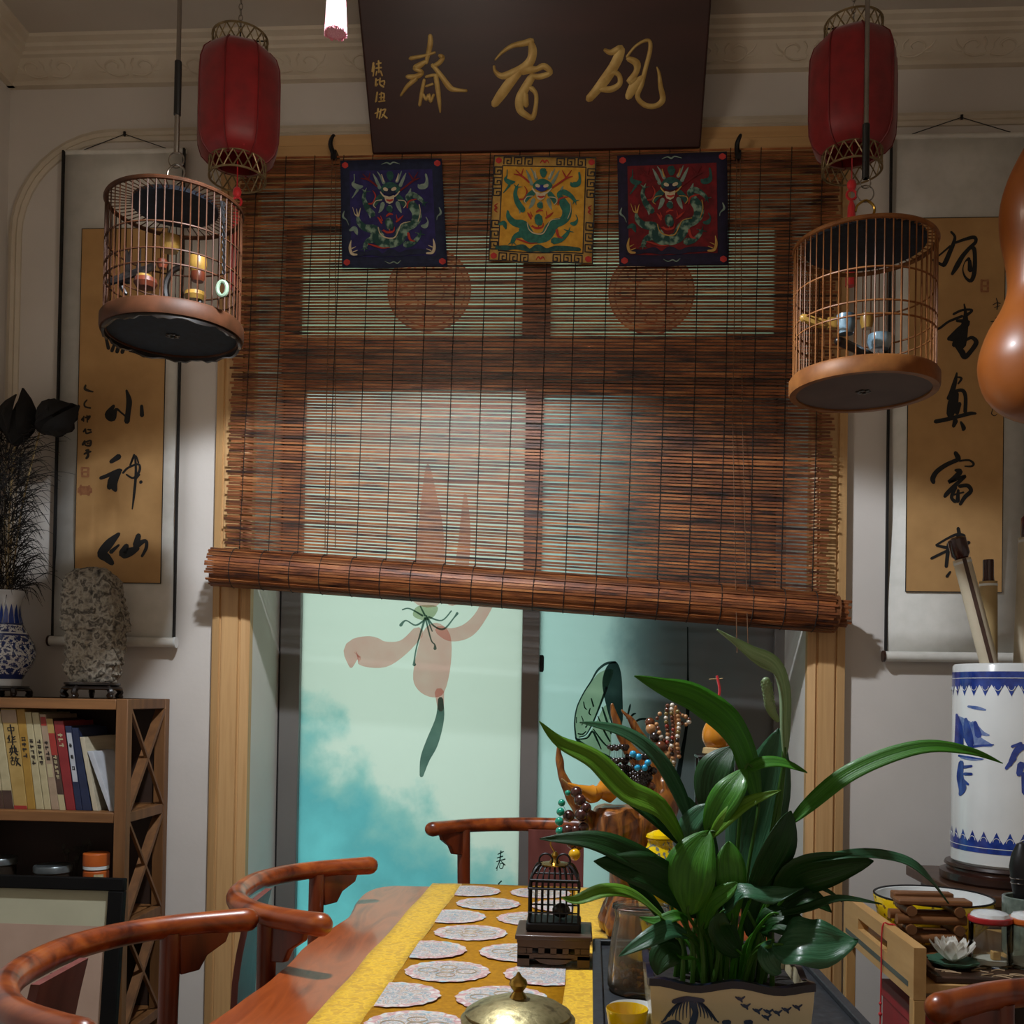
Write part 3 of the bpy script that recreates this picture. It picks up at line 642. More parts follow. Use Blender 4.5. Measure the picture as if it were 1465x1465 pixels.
        for ss in ([[(620,130,6),(680,110,14),(720,128,18),(760,108,14),(830,130,6)]], [[(620,1225,6),(670,1250,10),(720,1235,12),(760,1255,14),(800,1225,6)]], [[(175,660,10),(160,720,24),(200,760,12),(225,820,6)]], [[(1265,640,10),(1280,700,24),(1240,740,12),(1230,780,6)]]): emb('cloud', M['emb_grey'], ss, .0034)
        for s in ([(250,1000,8),(235,1080,30),(255,1150,30),(310,1160,20)],[(260,1090,14),(300,1070,6)],[(270,1130,14),(320,1110,6)],[(1180,1000,8),(1190,1080,30),(1165,1150,30),(1100,1160,20)],[(1165,1090,14),(1120,1070,6)],[(1150,1130,14),(1100,1110,6)],[(330,720,20),(300,700,10),(275,620,6)],[(330,720,20),(320,640,6)],[(340,720,20),(365,630,6)]): emb('wave_crest', S['outline'], [s], .006)
    return t
dragon('dragon_embroidery', 'yellow dragon embroidery with meander border hung on the blind', [(707,223),(853,226),(848,378),(699,374)], 2.905,
    dict(border=M['emb_gold'], field=M['emb_yellow'], body=M['emb_teal'], head=M['emb_teal'], nose=M['emb_blue'], horn=M['emb_red'], outline=M['emb_cream'], cloud=M['emb_teal'], wave=M['emb_tealdk'], meander=True))
dragon('dragon_embroidery', 'blue dragon embroidery with navy border hung on the blind', [(487,230),(632,227),(640,381),(490,384)], 2.905,
    dict(border=M['emb_navy'], field=M['emb_indigo'], body=M['emb_scale'], head=M['emb_tealdk'], nose=M['emb_navy'], horn=M['emb_crimson'], outline=M['emb_cream'], cloud=M['emb_grey'], wave=M['emb_navy']))
dragon('dragon_embroidery', 'crimson dragon embroidery with dark purple border hung on the blind', [(883,223),(1040,217),(1042,378),(886,382)], 2.905,
    dict(border=M['emb_navy2'], field=M['emb_crimson'], body=M['emb_scale'], head=M['emb_tealdk'], nose=M['emb_navy'], horn=M['emb_crimson'], outline=M['emb_gold'], cloud=M['emb_tealdk'], wave=M['emb_navy2']))
# ================================================================== PENDANT LAMP WITH TASSEL
LP = V((-.43, 1.70, 2.56))
lm = thing('pendant_lamp', 'white drum pendant lamp with a long pink silk tassel', 'lamp', LP)
m = MB(); m.lathe([(.17,.0),(.175,.004),(.175,.13),(.165,.15),(.05,.17),(.05,.18),(0,.18)], 32, LP); m.build('shade', M['trimw'], lm)
dm = bpy.data.materials.new('lamp_diffuser'); dm.use_nodes = True
dm.node_tree.nodes['Principled BSDF'].inputs['Emission Color'].default_value = (.93, .95, 1, 1); dm.node_tree.nodes['Principled BSDF'].inputs['Emission Strength'].default_value = 6
m = MB(); m.lathe([(0,.002),(.165,.002),(.168,.008),(0,.008)], 32, LP); m.build('diffuser', dm, lm)
m = MB(); m.tube([LP+V((0,0,.18)), V((LP.x, LP.y, CZ))], .005, 8); m.lathe([(.05,0),(.045,.02),(0,.02)], 20, (LP.x, LP.y, CZ-.021)); m.build('suspension_rod', M['steel'], lm)
tp = at(480, 49, 1.7); ts = bpy.data.objects.new('tassel', None)
m = MB(); rt = random.Random(5)
cx, cy, zb = tp.x, tp.y, tp.z
m.lathe([(.0,0),(.010,.0),(.0185,.001),(.0172,.03),(.0150,.07),(.012,.115),(.010,.14)], 26, (cx, cy, zb+.002))
for i in range(60):
    a = 2*pi*i/60; r1, r0 = .0182+rt.uniform(-.001,.0012), .0105
    m.tube([(cx+cos(a)*r0, cy+sin(a)*r0, zb+.135), (cx+cos(a)*(r0+r1)/2, cy+sin(a)*(r0+r1)/2, zb+.07), (cx+cos(a)*r1, cy+sin(a)*r1, zb+rt.uniform(-.002,.002))], .0010, 3)
tas = m.build('tassel', M['pinktassel'], lm)
m = MB(); m.ball((cx, cy, zb+.148), .013, 14, 8); m.tube([(cx, cy, zb+.155), LP+V((0,0,.002))], .002, 6); m.build('tassel_knot', M['pinktassel'], tas)
def lamp_light(nm, kind, energy, loc, **k):
    l = bpy.data.lights.new(nm, kind); l.energy = energy; l.color = k.get('color', (.95,.96,1)); l.shadow_soft_size = k.get('size', .06)
    if kind == 'SPOT': l.spot_size = radians(k['cone']); l.spot_blend = k['blend']
    o = bpy.data.objects.new(nm, l); COL.objects.link(o); o.location = loc; return o
lamp_light('pendant_lamp_beam', 'SPOT', SPOT_W, LP+V((0,0,-.012)), cone=141, blend=.10, size=.05, color=(.86,.92,1))
lamp_light('pendant_lamp_glow', 'POINT', GLOW_W, LP+V((0,-.0,-.02)), size=.16, color=(1,.88,.74))

# ================================================================== RED LANTERNS
def chain(m, top, bot, link=.018, r=.0014):
    n = int((top-bot).length/(link*.78)); d = (bot-top)/n
    for i in range(n):
        c = top + d*(i+.5); Mx = Matrix.Rotation(pi/2, 3, 'X') if i % 2 == 0 else Matrix.Rotation(pi/2, 3, 'Z') @ Matrix.Rotation(pi/2, 3, 'X')
        m.torus(c, link/2, r, 10, 5, Mx, .55, 1)
def fretband(m, r, z0, z1, n=18, t=.0019):
    for z in (z0, z1): m.torus((0,0,z), r, t*1.5, 36, 6)
    for i in range(n):
        for s in (-1, 1):
            a0 = 2*pi*i/n; m.tube([(r*cos(a0+s*2*pi/n*k/4), r*sin(a0+s*2*pi/n*k/4), z0+(z1-z0)*k/4) for k in range(5)], t, 4)
def make_lantern(label, p):
    t = thing('red_lantern', label, 'lantern', p, 'red silk lanterns by the window')
    R, H = .108, .292; m = MB()
    prof = [(.064,0),(.080,.004),(.097,.022),(.106,.05),(R,.09),(R,H-.09),(.106,H-.05),(.097,H-.022),(.080,H-.004),(.064,H)]
    wob = lambda a, z: 1 - .045*abs(sin(a*4))**1.0
    m.lathe(prof, 64, wob=wob, cap=False); m.build('silk_body', M['lantern'], t, world=False, ang=60)
    for i in range(8):
        a = 2*pi*i/8; rb = MB(); rb.tube([((r*1.004)*cos(a), (r*1.004)*sin(a), z) for r, z in prof], .0022, 5)
        rb.build('rib', M['lanternrib'], t, world=False)
    m = MB(); fretband(m, .070, H-.004, H+.038); m.build('top_collar', M['filigree'], t, world=False)
    m = MB(); fretband(m, .072, -.040, .004); m.build('bottom_collar', M['filigree'], t, world=False)
    m = MB(); m.tube([(-.07,0,H+.03),(.07,0,H+.03)], .002, 5); m.tube([(0,0,H+.03),(0,0,H+.06)], .002, 5); m.build('hanging_bar', M['iron'], t, world=False)
    m = MB(); chain(m, V((0,0,CZ-p[2])), V((0,0,H+.055))); m.build('chain', M['steel'], t, world=False)
    m = MB(); m.tube([(0,0,.05),(0,0,-.06)], .0016, 5); m.ball((0,0,-.075), .012, 10, 6, (1,.7,1.3)); m.torus((0,0,-.10), .012, .0035, 12, 5, Matrix.Rotation(pi/2,3,'X'))
    kn = m.build('tassel_knot', M['tassel'], t, world=False)
    m = MB(); m.lathe([(.004,-.115),(.0095,-.13),(.0105,-.16),(.012,-.26),(.013,-.33),(0,-.33)], 14, wob=lambda a, z: 1+.12*sin(a*7)); m.build('tassel', M['tassel'], kn, world=False)
    return t
pL = at(340, 235, 2.6); pR = at(1219, 222, 2.6)
make_lantern('red silk lantern hanging beside the cage with yellow feeders', (pL.x, 2.6, 2.578))
make_lantern('red silk lantern hanging behind a steel rod near the orange gourd', (pR.x, 2.6, 2.572))

# ================================================================== BIRD CAGES AND THEIR HANGING RODS
def make_cage(label, p, mw, mbar, H, R, dark):
    t = thing('bird_cage', label, 'birdcage', p, 'hanging bamboo bird cages')
    m = MB(); m.lathe([(R-.008,0),(R+.006,0),(R+.008,.006),(R+.008,.03),(R+.004,.036),(R-.006,.036),(R-.008,.03),(R-.008,0)], 56, cap=False); m.build('base_ring', mw, t, world=False)
    m = MB(); m.lathe([(0,.004),(R-.007,.004),(R-.007,.012),(0,.012)], 48); bp = m.build('floor_plate', M['navycloth'] if dark else M['plate'], t, world=False)
    m = MB()
    for k in range(6): m.ball((.011*cos(k*pi/3), .011*sin(k*pi/3), .003), .006, 8, 5, (1,1,.4))
    m.build('floor_rosette', M['blackwood'], bp, world=False)
    for z, rr in ((.105,.0022),(.135 if dark else .13,.0022),(.19,.0022)):
        m = MB(); m.torus((0,0,z*H/.28), R-.002, rr, 56, 6); m.build('hoop', mw, t, world=False)
    m = MB(); m.torus((0,0,H), R-.001, .0052, 56, 8); m.build('top_hoop', mw, t, world=False)
    n = 52; b0 = None
    for i in range(n):
        a = 2*pi*i/n
        if b0 is None: b0 = MB().tube([(R-.001,0,.03),(R-.001,0,H)], .00145, 5).build('bar', mbar, t, world=False); o = b0
        else: o = link_copy(b0, t)
        o.rotation_euler = (0, 0, a)
    rd = R*.62 if dark else R*.84
    b1 = None
    for i in range(n):
        if b1 is None: b1 = MB().tube([(R-.001,0,H),(rd,0,H+.004)], .0013, 5).build('top_bar', mbar, t, world=False); o = b1
        else: o = link_copy(b1, t)
        o.rotation_euler = (0, 0, 2*pi*i/n)
    m = MB(); m.lathe([(0,H-.004),(rd-.006,H-.004),(rd+.003,H),(rd+.002,H+.010),(0,H+.014)], 40); m.build('top_plate', M['navycloth'], t, world=False)
    m = MB(); m.lathe([(.022,H+.013),(.02,H+.018),(.008,H+.022),(.013,H+.030),(.013,H+.036),(.006,H+.042),(0,H+.044)], 16); m.build('finial', M['brass'] if not dark else M['iron'], t, world=False)
    m = MB(); m.tube(catmull([(0,0,H+.04),(.0,0,H+.055),(.016,0,H+.068),(.019,0,H+.088),(.002,0,H+.102),(-.016,0,H+.092),(-.02,0,H+.078)], 5), [.0032,.003,.003,.002], 7); m.build('hook', M['brass'] if not dark else M['steel'], t, world=False)
    return t
M['plate'] = pm('cage_floor_board', '#4d3d3a', '#5d4b46', rough=.7, ns=8)
two('ivorycup', '#94702c', '#ab8640', rough=.35, coat=.3, ns=14); two('redwoodcup', '#5a2817', '#7a3a22', rough=.4, ns=14); two('bluecup', '#33546b', '#8fa9b4', rough=.2, coat=.4, ns=22); two('jade', '#6f8672', '#8fa18c', rough=.2, coat=.4, ns=14)
pc = V((-.930, 2.25, 2.000))
cg = make_cage('dark bamboo bird cage with yellow feeders and a black floor', pc, M['bambood'], M['bambood'], .292, .148, True)
def cup(par, c, r, h, mat, nm='feeder_cup'):
    m = MB(); m.lathe([(0,0),(r*.75,0),(r,h*.5),(r*.92,h),(r*.8,h),(r*.85,h*.5),(r*.6,h*.12),(0,h*.12)], 18, c); return m.build(nm, mat, par, world=False)
def lc(px, py, dy=0): p = at(px, py, 2.25+dy); return V((p.x-pc.x, p.y-pc.y, p.z-pc.z))
cup(cg, lc(283,390,.05), .021, .036, M['ivorycup']); cup(cg, lc(283,403,.05), .017, .022, M['redwoodcup']); cup(cg, lc(208,412,-.04), .026, .02, M['redwoodcup'], 'seed_tray')
cup(cg, lc(206,402,-.04), .018, .012, M['ivorycup']); cup(cg, lc(243,360,.06), .024, .035, M['ivorycup']); cup(cg, lc(232,384,.05), .012, .02, M['redwoodcup']); cup(cg, lc(279,430,.02), .025, .018, M['ivorycup'], 'water_cup')
m = MB(); m.tube([lc(286,448,.02), lc(286,430,.02)], .006, 8); m.build('cup_post', M['blackwood'], cg, world=False)
m = MB(); m.rod([lc(158,403,-.08), lc(180,395,-.06), lc(215,383,0), lc(218,378,.02)], [.008,.009,.007], 8); m.rod([lc(182,400,-.05), lc(183,372,-.05), lc(178,352,-.05)], [.010,.007,.002], 7); m.rod([lc(182,372,-.05), lc(188,355,-.05)], [.005,.002], 6); m.rod([lc(198,385,-.03), lc(201,356,-.03)], [.006,.002], 6); m.rod([lc(180,395,-.05), lc(172,405,-.05), lc(180,420,-.05)], [.01,.007,.004], 7)
m.build('carved_perch', M['blackwood'], cg, world=False)
m = MB(); m.tube(catmull([lc(244,442,.0), lc(238,425,0), lc(238,405,0), lc(247,388,0), lc(260,382,0)], 5), [.009,.008,.007,.006], 8); m.build('curved_perch', M['blackwood'], cg, world=False)
pulln = MB(); chain(pulln, lc(320,290,-.10), lc(320,392,-.10), .010, .0016); pulln.tube([lc(317,288,-.1), lc(320,320,-.10)], .0035, 6)
pl_ = pulln.build('pull_chain', M['iron'], cg, world=False)
m = MB(); q = lc(318,413,-.10); m.torus(q, .013, .0045, 20, 8, Matrix.Rotation(pi/2,3,'X'), .8, 1.2); m.build('jade_ring', M['jade'], pl_, world=False)
# carved dark skirt below the rim
m = MB(); nS = 72; vs = []
for i in range(nS):
    a = 2*pi*i/nS; dz = -.002-.006*abs(sin(a*6))-.004*abs(sin(a*17))
    for r_, z in ((.150,.004),(.150,dz),(.144,dz+.001),(.143,.004)): vs.append((r_*cos(a), r_*sin(a), z))
m.add(vs, [(4*i+k, 4*((i+1) % nS)+k, 4*((i+1) % nS)+(k+1) % 4, 4*i+(k+1) % 4) for i in range(nS) for k in range(4)]); m.build('carved_skirt', M['blackwood'], cg, world=False)
pc2 = V((.603, 2.25, 1.868))
cg2 = make_cage('honey-coloured bamboo bird cage with blue cups hanging near the orange gourd', pc2, M['bamboo'], M['bamboo'], .318, .148, False)
pc = pc2
cup(cg2, lc(1210,478,-.05), .021, .040, M['bluecup']); cup(cg2, lc(1258,500,.02), .026, .032, M['bluecup']); cup(cg2, lc(1240,470,.06), .015, .032, M['ivorycup'], 'seed_cup')
m = MB(); m.rod([lc(1200,488,-.04), lc(1222,498,0), lc(1250,512,.03), lc(1268,519,.05)], [.010,.010,.009,.008], 8); m.build('curved_perch', M['blackwood'], cg2, world=False)
m = MB(); m.tube([lc(1267,519,.05), lc(1267,490,.05)], .006, 7); m.build('cup_post', M['blackwood'], cg2, world=False)
m = MB(); m.rod([lc(1150,455,-.05), lc(1172,462,-.05), lc(1185,464,-.05)], [.009,.011,.008], 8); m.obox(lc(1190,463,-.05), (.018,.016,.022)); m.build('carved_perch', M['ivorycup'], cg2, world=False)
def hang_rod(label, x, y, zb, grip0, grip1, seg, ringz):
    t = thing('hanging_rod', label, 'hanging rod', (x, y, CZ), 'telescopic rods holding the bird cages')
    m = MB(); m.tube([(x,y,CZ), (x,y,grip1-.002)], .0052, 10); m.build('upper_tube', M['steel'], t)
    m = MB(); m.tube([(x,y,grip1), (x,y,grip0)], .0080, 12); m.build('foam_grip', M['black'], t, bevel=.002)
    m = MB(); m.tube([(x,y,grip0+.01), (x,y,zb)], .0062, 10); m.build('lower_tube', M['steel'], t)
    m = MB(); Mx = Matrix.Rotation(pi/2, 3, 'X'); z = zb
    for R_ in ringz: m.torus((x, y, z-R_+.002), R_, .0016, 22, 6, Mx); z -= 2*R_-.006
    m.build('split_ring', M['steel'], t)
    return z
a = at(258, 165, 2.25); b = at(263, 85, 2.25); c = at(258, 225, 2.25)
hang_rod('telescopic steel rod with black grip holding the dark bird cage', -.930, 2.25, 2.42, 2.505, 2.630, 1, (.018,))
hang_rod('telescopic steel rod with black grip holding the honey-coloured bird cage', .603, 2.25, 2.335, 2.335, 2.455, 1, (.011,.018))

# ================================================================== CALLIGRAPHY SCROLLS
def scroll(label, x0, x1, ztop, zbot, px0, px1, pz1, pz0):
    t = thing('calligraphy_scroll', label, 'scroll', ((x0+x1)/2, WY, zbot), 'calligraphy scrolls flanking the window')
    Y = 2.985; m = MB(); n = 24; vs = []
    for i in range(n+1):
        z = zbot+.012+(ztop-zbot-.012)*i/n; yy = Y - .006*sin(i*.7)*(1-i/n) - .01*(1-i/n)**3
        for x in (x0, x1): vs.append((x, yy, z))
    m.add(vs, [(2*i, 2*i+1, 2*i+3, 2*i+2) for i in range(n)]); o = m.build('silk_mount', M['silk'], t, recalc=False)
    s = o.modifiers.new('s', 'SOLIDIFY'); s.thickness = .0015; s.offset = 1
    for x in (x0, x1): MB().box(x-.003, x+.003, 2.968, 2.9775, zbot+.012, ztop).build('edge_strip', M['ink'], t)
    MB().box(px0, px1, 2.9665, 2.968, pz0, pz1).build('paper', M['paper'], t, smooth=False)
    m = MB(); e = .0022
    for a, b, c_, d in ((px0-e,px1+e,pz1,pz1+e),(px0-e,px1+e,pz0-e,pz0),(px0-e,px0,pz0,pz1),(px1,px1+e,pz0,pz1)): m.box(a, b, 2.966, 2.9682, c_, d)
    m.build('paper_border', M['inkgrey'], t)
    m = MB(); m.tube([(x0-.006,2.968,zbot),(x1+.006,2.968,zbot)], .0145, 16); rl = m.build('roller', M['silk'], t)
    for x in (x0-.007, x1+.007):
        m = MB(); m.tube([(x-.003,2.968,zbot),(x+.003,2.968,zbot)], .0165, 16); m.build('roller_cap', M['darkwood'] if x < (x0+x1)/2 else M['white'], rl)
    m = MB(); m.tube([(x0-.002,2.985,ztop),(x1+.002,2.985,ztop)], .008, 12); m.build('top_rod', M['silk'], t)
    m = MB(); xm = (x0+x1)/2; zz = min(ztop+.05, 2.895)
    m.tube([(x0+.06,2.98,ztop+.006),(xm,2.978,zz),(x1-.06,2.98,ztop+.006)], .0014, 5); m.lathe([(0,0),(.004,.0),(.004,.012),(0,.012)], 8, (xm,2.976,zz-.006)); m.build('hanging_cord', M['iron'], t)
    return t
WF = plane_y(2.9662)
def chars(t, lst, crop, mat=None, nm='character', off=.0005, g=1.3):
    for ss in lst:
        m = MB()
        for i, s in enumerate(ss): m.stroke([(x, y, w_*g) for x, y, w_ in s], WF, crop, off+.00006*i)
        m.build(nm, mat or M['ink'], t, recalc=False, smooth=False)
zbL = at(170, 918, 2.97).z; zbR = at(1350, 940, 2.97).z
p0, p1 = at(113, 328, 2.967), at(236, 834, 2.967)
sl = scroll('white silk scroll with three characters partly hidden by the dark bird cage', -1.578, -1.205, 2.825, zbL, at(118,328,2.967).x, at(240,328,2.967).x, p0.z, p1.z)
cl = (100, 480, 4.069)
chars(sl, [[[(330,320,10),(345,380,26),(340,440,24),(332,500,26)],[(255,410,14),(225,460,34),(250,480,30),(270,430,14),(300,450,8),(330,475,10)],[(418,410,14),(420,465,20)]],
 [[(240,735,18),(285,705,26)],[(180,830,16),(220,815,18),(280,785,14),(300,785,12)],[(290,790,20),(250,850,46),(265,900,20)],[(245,850,40),(230,885,24)],[(310,800,10),(340,770,10),(400,750,10),(405,790,12),(370,830,10),(330,810,8)],[(375,695,10),(350,760,8),(380,700,8),(400,740,8)],[(380,700,8),(385,800,12),(375,920,12),(364,1010,6)],[(380,840,10),(405,810,10)],[(415,852,16),(412,856,14)]],
 [[(285,1155,16),(230,1210,40),(185,1270,40),(210,1290,40),(245,1325,24)],[(240,1260,20),(285,1220,10)],[(330,1225,24),(310,1270,40),(350,1260,40),(395,1240,20)],[(400,1165,24),(385,1220,30)],[(385,1225,30),(440,1195,16),(445,1235,16),(420,1285,12)]],
 [[(225,75,16),(210,10,14)],[(245,90,16),(270,20,10)],[(275,95,18),(300,10,12)],[(305,98,18),(330,30,12)],[(350,85,18),(400,100,16),(435,118,18),(432,92,10)],[(240,-40,20),(340,-60,20),(420,-80,20)],[(320,-160,20),(300,-40,20)],[(230,-140,16),(400,-160,16)]]], cl)
chars(sl, [[[(92,290,8),(88,310,12),(110,322,10),(135,328,6)]],[[(100,375,6),(85,395,8),(90,415,8),(120,422,8)]],[[(72,490,12),(80,478,8)],[(82,470,6),(80,500,6)],[(92,478,8),(118,470,8),(104,488,10)],[(100,465,5),(102,505,6)]],[[(80,560,8),(90,545,8)],[(92,545,6),(96,570,8),(125,562,8)],[(105,548,6),(122,550,8)]],[[(76,635,12),(86,615,8)],[(88,612,5),(90,640,6)],[(95,620,8),(122,612,8),(118,640,10),(96,640,8)],[(100,628,5),(118,626,5)]],[[(95,670,10),(108,668,12)],[(84,690,8),(105,680,10),(122,676,8)],[(104,665,8),(106,700,12),(96,715,10)]]], cl, M['inkgrey'], 'small_character', g=1.35)
chars(sl, [[[(70,770,14),(72,820,14)],[(108,772,14),(106,820,14)],[(70,770,10),(110,772,10)],[(70,820,10),(108,822,10)],[(80,795,10),(100,795,10)]],[[(64,875,16),(64,925,16)],[(112,878,16),(110,928,16)],[(64,902,50),(110,902,50)]]], cl, M['seal'], 'red_seal', g=1)
q0, q1 = at(1298, 313, 2.967), at(1436, 847, 2.967)
sr = scroll('white silk scroll with five brushed characters behind the orange gourd', .868, 1.262, 2.825, zbR, .921, at(1438,320,2.967).x, q0.z, q1.z)
ca, cb = (1300, 310, 5.23), (1300, 560, 5.23)
chars(sr, [[[(318,115,14),(345,150,16),(335,200,22),(310,260,26),(270,350,28),(250,360,20),(180,325,10)],[(180,325,8),(240,280,10),(310,220,12)],[(350,195,14),(420,170,18),(490,155,22),(500,190,20),(450,240,22),(400,300,26),(360,370,30),(325,430,16)],[(450,240,14),(485,235,24),(495,300,24),(490,420,26),(465,480,22),(425,455,14),(405,400,8),(420,340,6),(450,315,20)],[(455,330,20),(460,400,30)]],
 [[(415,655,8),(425,720,20),(420,800,40),(400,900,60),(390,960,60)],[(335,730,14),(400,700,14),(475,700,14),(430,740,18)],[(170,850,12),(230,835,14),(300,785,14),(400,745,16)],[(360,780,16),(440,790,30),(380,850,40),(300,915,24)],[(300,915,20),(360,920,40),(340,960,30)],[(420,930,14),(470,905,20),(505,940,28),(470,1000,26),(420,1050,30),(395,1010,36),(350,960,20)]],
 [[(360,1170,10),(345,1240,26),(320,1320,30),(295,1360,20)],[(360,1200,8),(395,1210,14),(370,1250,10)],[(330,1310,14),(400,1300,22),(425,1350,22),(422,1460,22)],[(350,1320,40),(330,1400,60),(310,1480,44)],[(380,1400,24),(360,1470,24)],[(200,1533,24),(280,1518,24),(380,1493,22),(460,1473,22),(500,1473,14)],[(350,1528,30),(335,1568,20)],[(390,1538,14),(410,1578,26),(408,1593,20)]]], ca)
chars(sr, [[[(350,460,24),(370,495,30),(380,515,16)],[(370,510,24),(280,550,26),(210,600,28),(180,650,30),(185,680,24)],[(380,520,12),(450,515,12),(485,540,14),(470,560,12),(420,560,8)],[(350,590,16),(385,600,30),(340,650,30),(300,680,20),(400,640,18),(420,640,16),(350,700,24),(290,760,26),(270,785,20)],[(380,710,20),(440,705,24),(465,745,24),(420,790,24),(385,845,18)],[(350,720,20),(320,790,20),(345,825,20)],[(370,740,16),(365,820,26)],[(330,775,10),(410,755,10)]],
 [[(370,1025,20),(375,1080,24),(340,1130,24)],[(205,1150,12),(290,1100,14),(360,1070,16),(415,1080,18),(390,1110,20)],[(210,1155,14),(290,1170,20)],[(170,1250,16),(240,1215,16),(330,1175,18),(450,1130,20)],[(300,1140,24),(290,1220,22),(280,1310,20)],[(400,1130,24),(405,1200,24),(410,1260,20)],[(310,1350,12),(285,1385,18)],[(300,1180,10),(400,1160,10)]]], cb)
chars(sr, [[[(630,660,6),(660,645,8),(685,650,8)],[(655,610,6),(665,650,10),(660,695,8)],[(640,680,5),(680,668,6)]],[[(615,785,8),(650,782,10),(680,775,6)],[(655,755,6),(650,780,8)],[(665,760,5),(668,778,6)]],[[(625,835,8),(680,825,8)],[(640,820,6),(630,880,8)],[(650,850,20),(660,880,20)],[(670,850,8),(680,885,8)]],[[(640,930,8),(632,950,6)],[(650,935,6),(660,935,8),(655,955,8)]],[[(630,1410,6),(625,1450,6),(620,1475,8),(640,1490,6),(660,1480,5)]]], ca, M['inkgrey'], 'small_character', g=1)
chars(sr, [[[(545,475,18),(545,560,18)],[(592,475,18),(592,560,18)],[(545,478,14),(595,478,14)],[(545,520,14),(595,520,14)],[(545,560,14),(592,560,14)]]], ca, M['seal'], 'red_seal', g=1)

# ================================================================== HANGING GOURD
gp = at(1492, 604, 2.0)
g = thing('hanging_gourd', 'large orange bottle gourd hanging in front of the five-character scroll', 'gourd', (gp.x, 2.0, gp.z))
prof = [(0,0),(.03,.003),(.07,.022),(.100,.055),(.1145,.10),(.112,.14),(.098,.18),(.078,.215),(.0665,.245),(.064,.27),(.068,.31),(.076,.35),(.080,.39),(.077,.43),(.066,.47),(.048,.51),(.030,.545),(.018,.58),(.012,.62),(.010,.66),(.006,.665),(0,.666)]
P = catmull([V((r, 0, z)) for r, z in prof], 3)
MB().lathe([(max(p.x,0), p.z) for p in P], 40, (gp.x, 2.0, gp.z)).build('gourd_body', M['gourd'], g)
MB().tube([(gp.x,2.0,gp.z+.655),(gp.x,2.0,CZ)], .0025, 6).build('hanging_cord', M['tassel'], g)
# ================================================================== BOOKCASE
SX0, SX1, SYF, SYB, ST = -1.765, -1.218, 2.70, 2.985, 1.176
bc = thing('bookcase', 'brown wooden bookcase with cross-braced open side against the wall', 'bookcase', ((SX0+SX1)/2, 2.84, 0))
LV = [1.162, .855, .555, .255]
for z in LV: MB().box(SX0, SX1-.034, SYF+.002, SYB-.012, z-.016, z+.012).build('shelf', M['shelfwood_h'], bc, bevel=.002)
MB().box(SX0, SX1-.02, SYB-.011, SYB, .02, ST).build('back_panel', M['shelfback'], bc)
for y0, y1 in ((SYF, SYF+.030), (SYB-.030, SYB)): MB().box(SX1-.033, SX1, y0, y1, 0, ST).build('post', M['shelfwood'], bc, bevel=.002)
for z in [ST-.028]+[v-.016 for v in LV[1:]]: MB().box(SX1-.026, SX1-.002, SYF+.03, SYB-.03, z, z+.028).build('side_rail', M['shelfwood'], bc, bevel=.0015)
for a, b in zip(LV, LV[1:]):
    z1, z0 = a-.016, b+.012
    MB().bar((SX1-.014, SYF+.028, z0), (SX1-.014, SYB-.03, z1), .012, .026, (1,0,0)).build('cross_brace', M['shelfwood'], bc)
    MB().bar((SX1-.005, SYF+.028, z1), (SX1-.005, SYB-.03, z0), .008, .009, (1,0,0)).build('cross_brace', M['shelfwood'], bc)
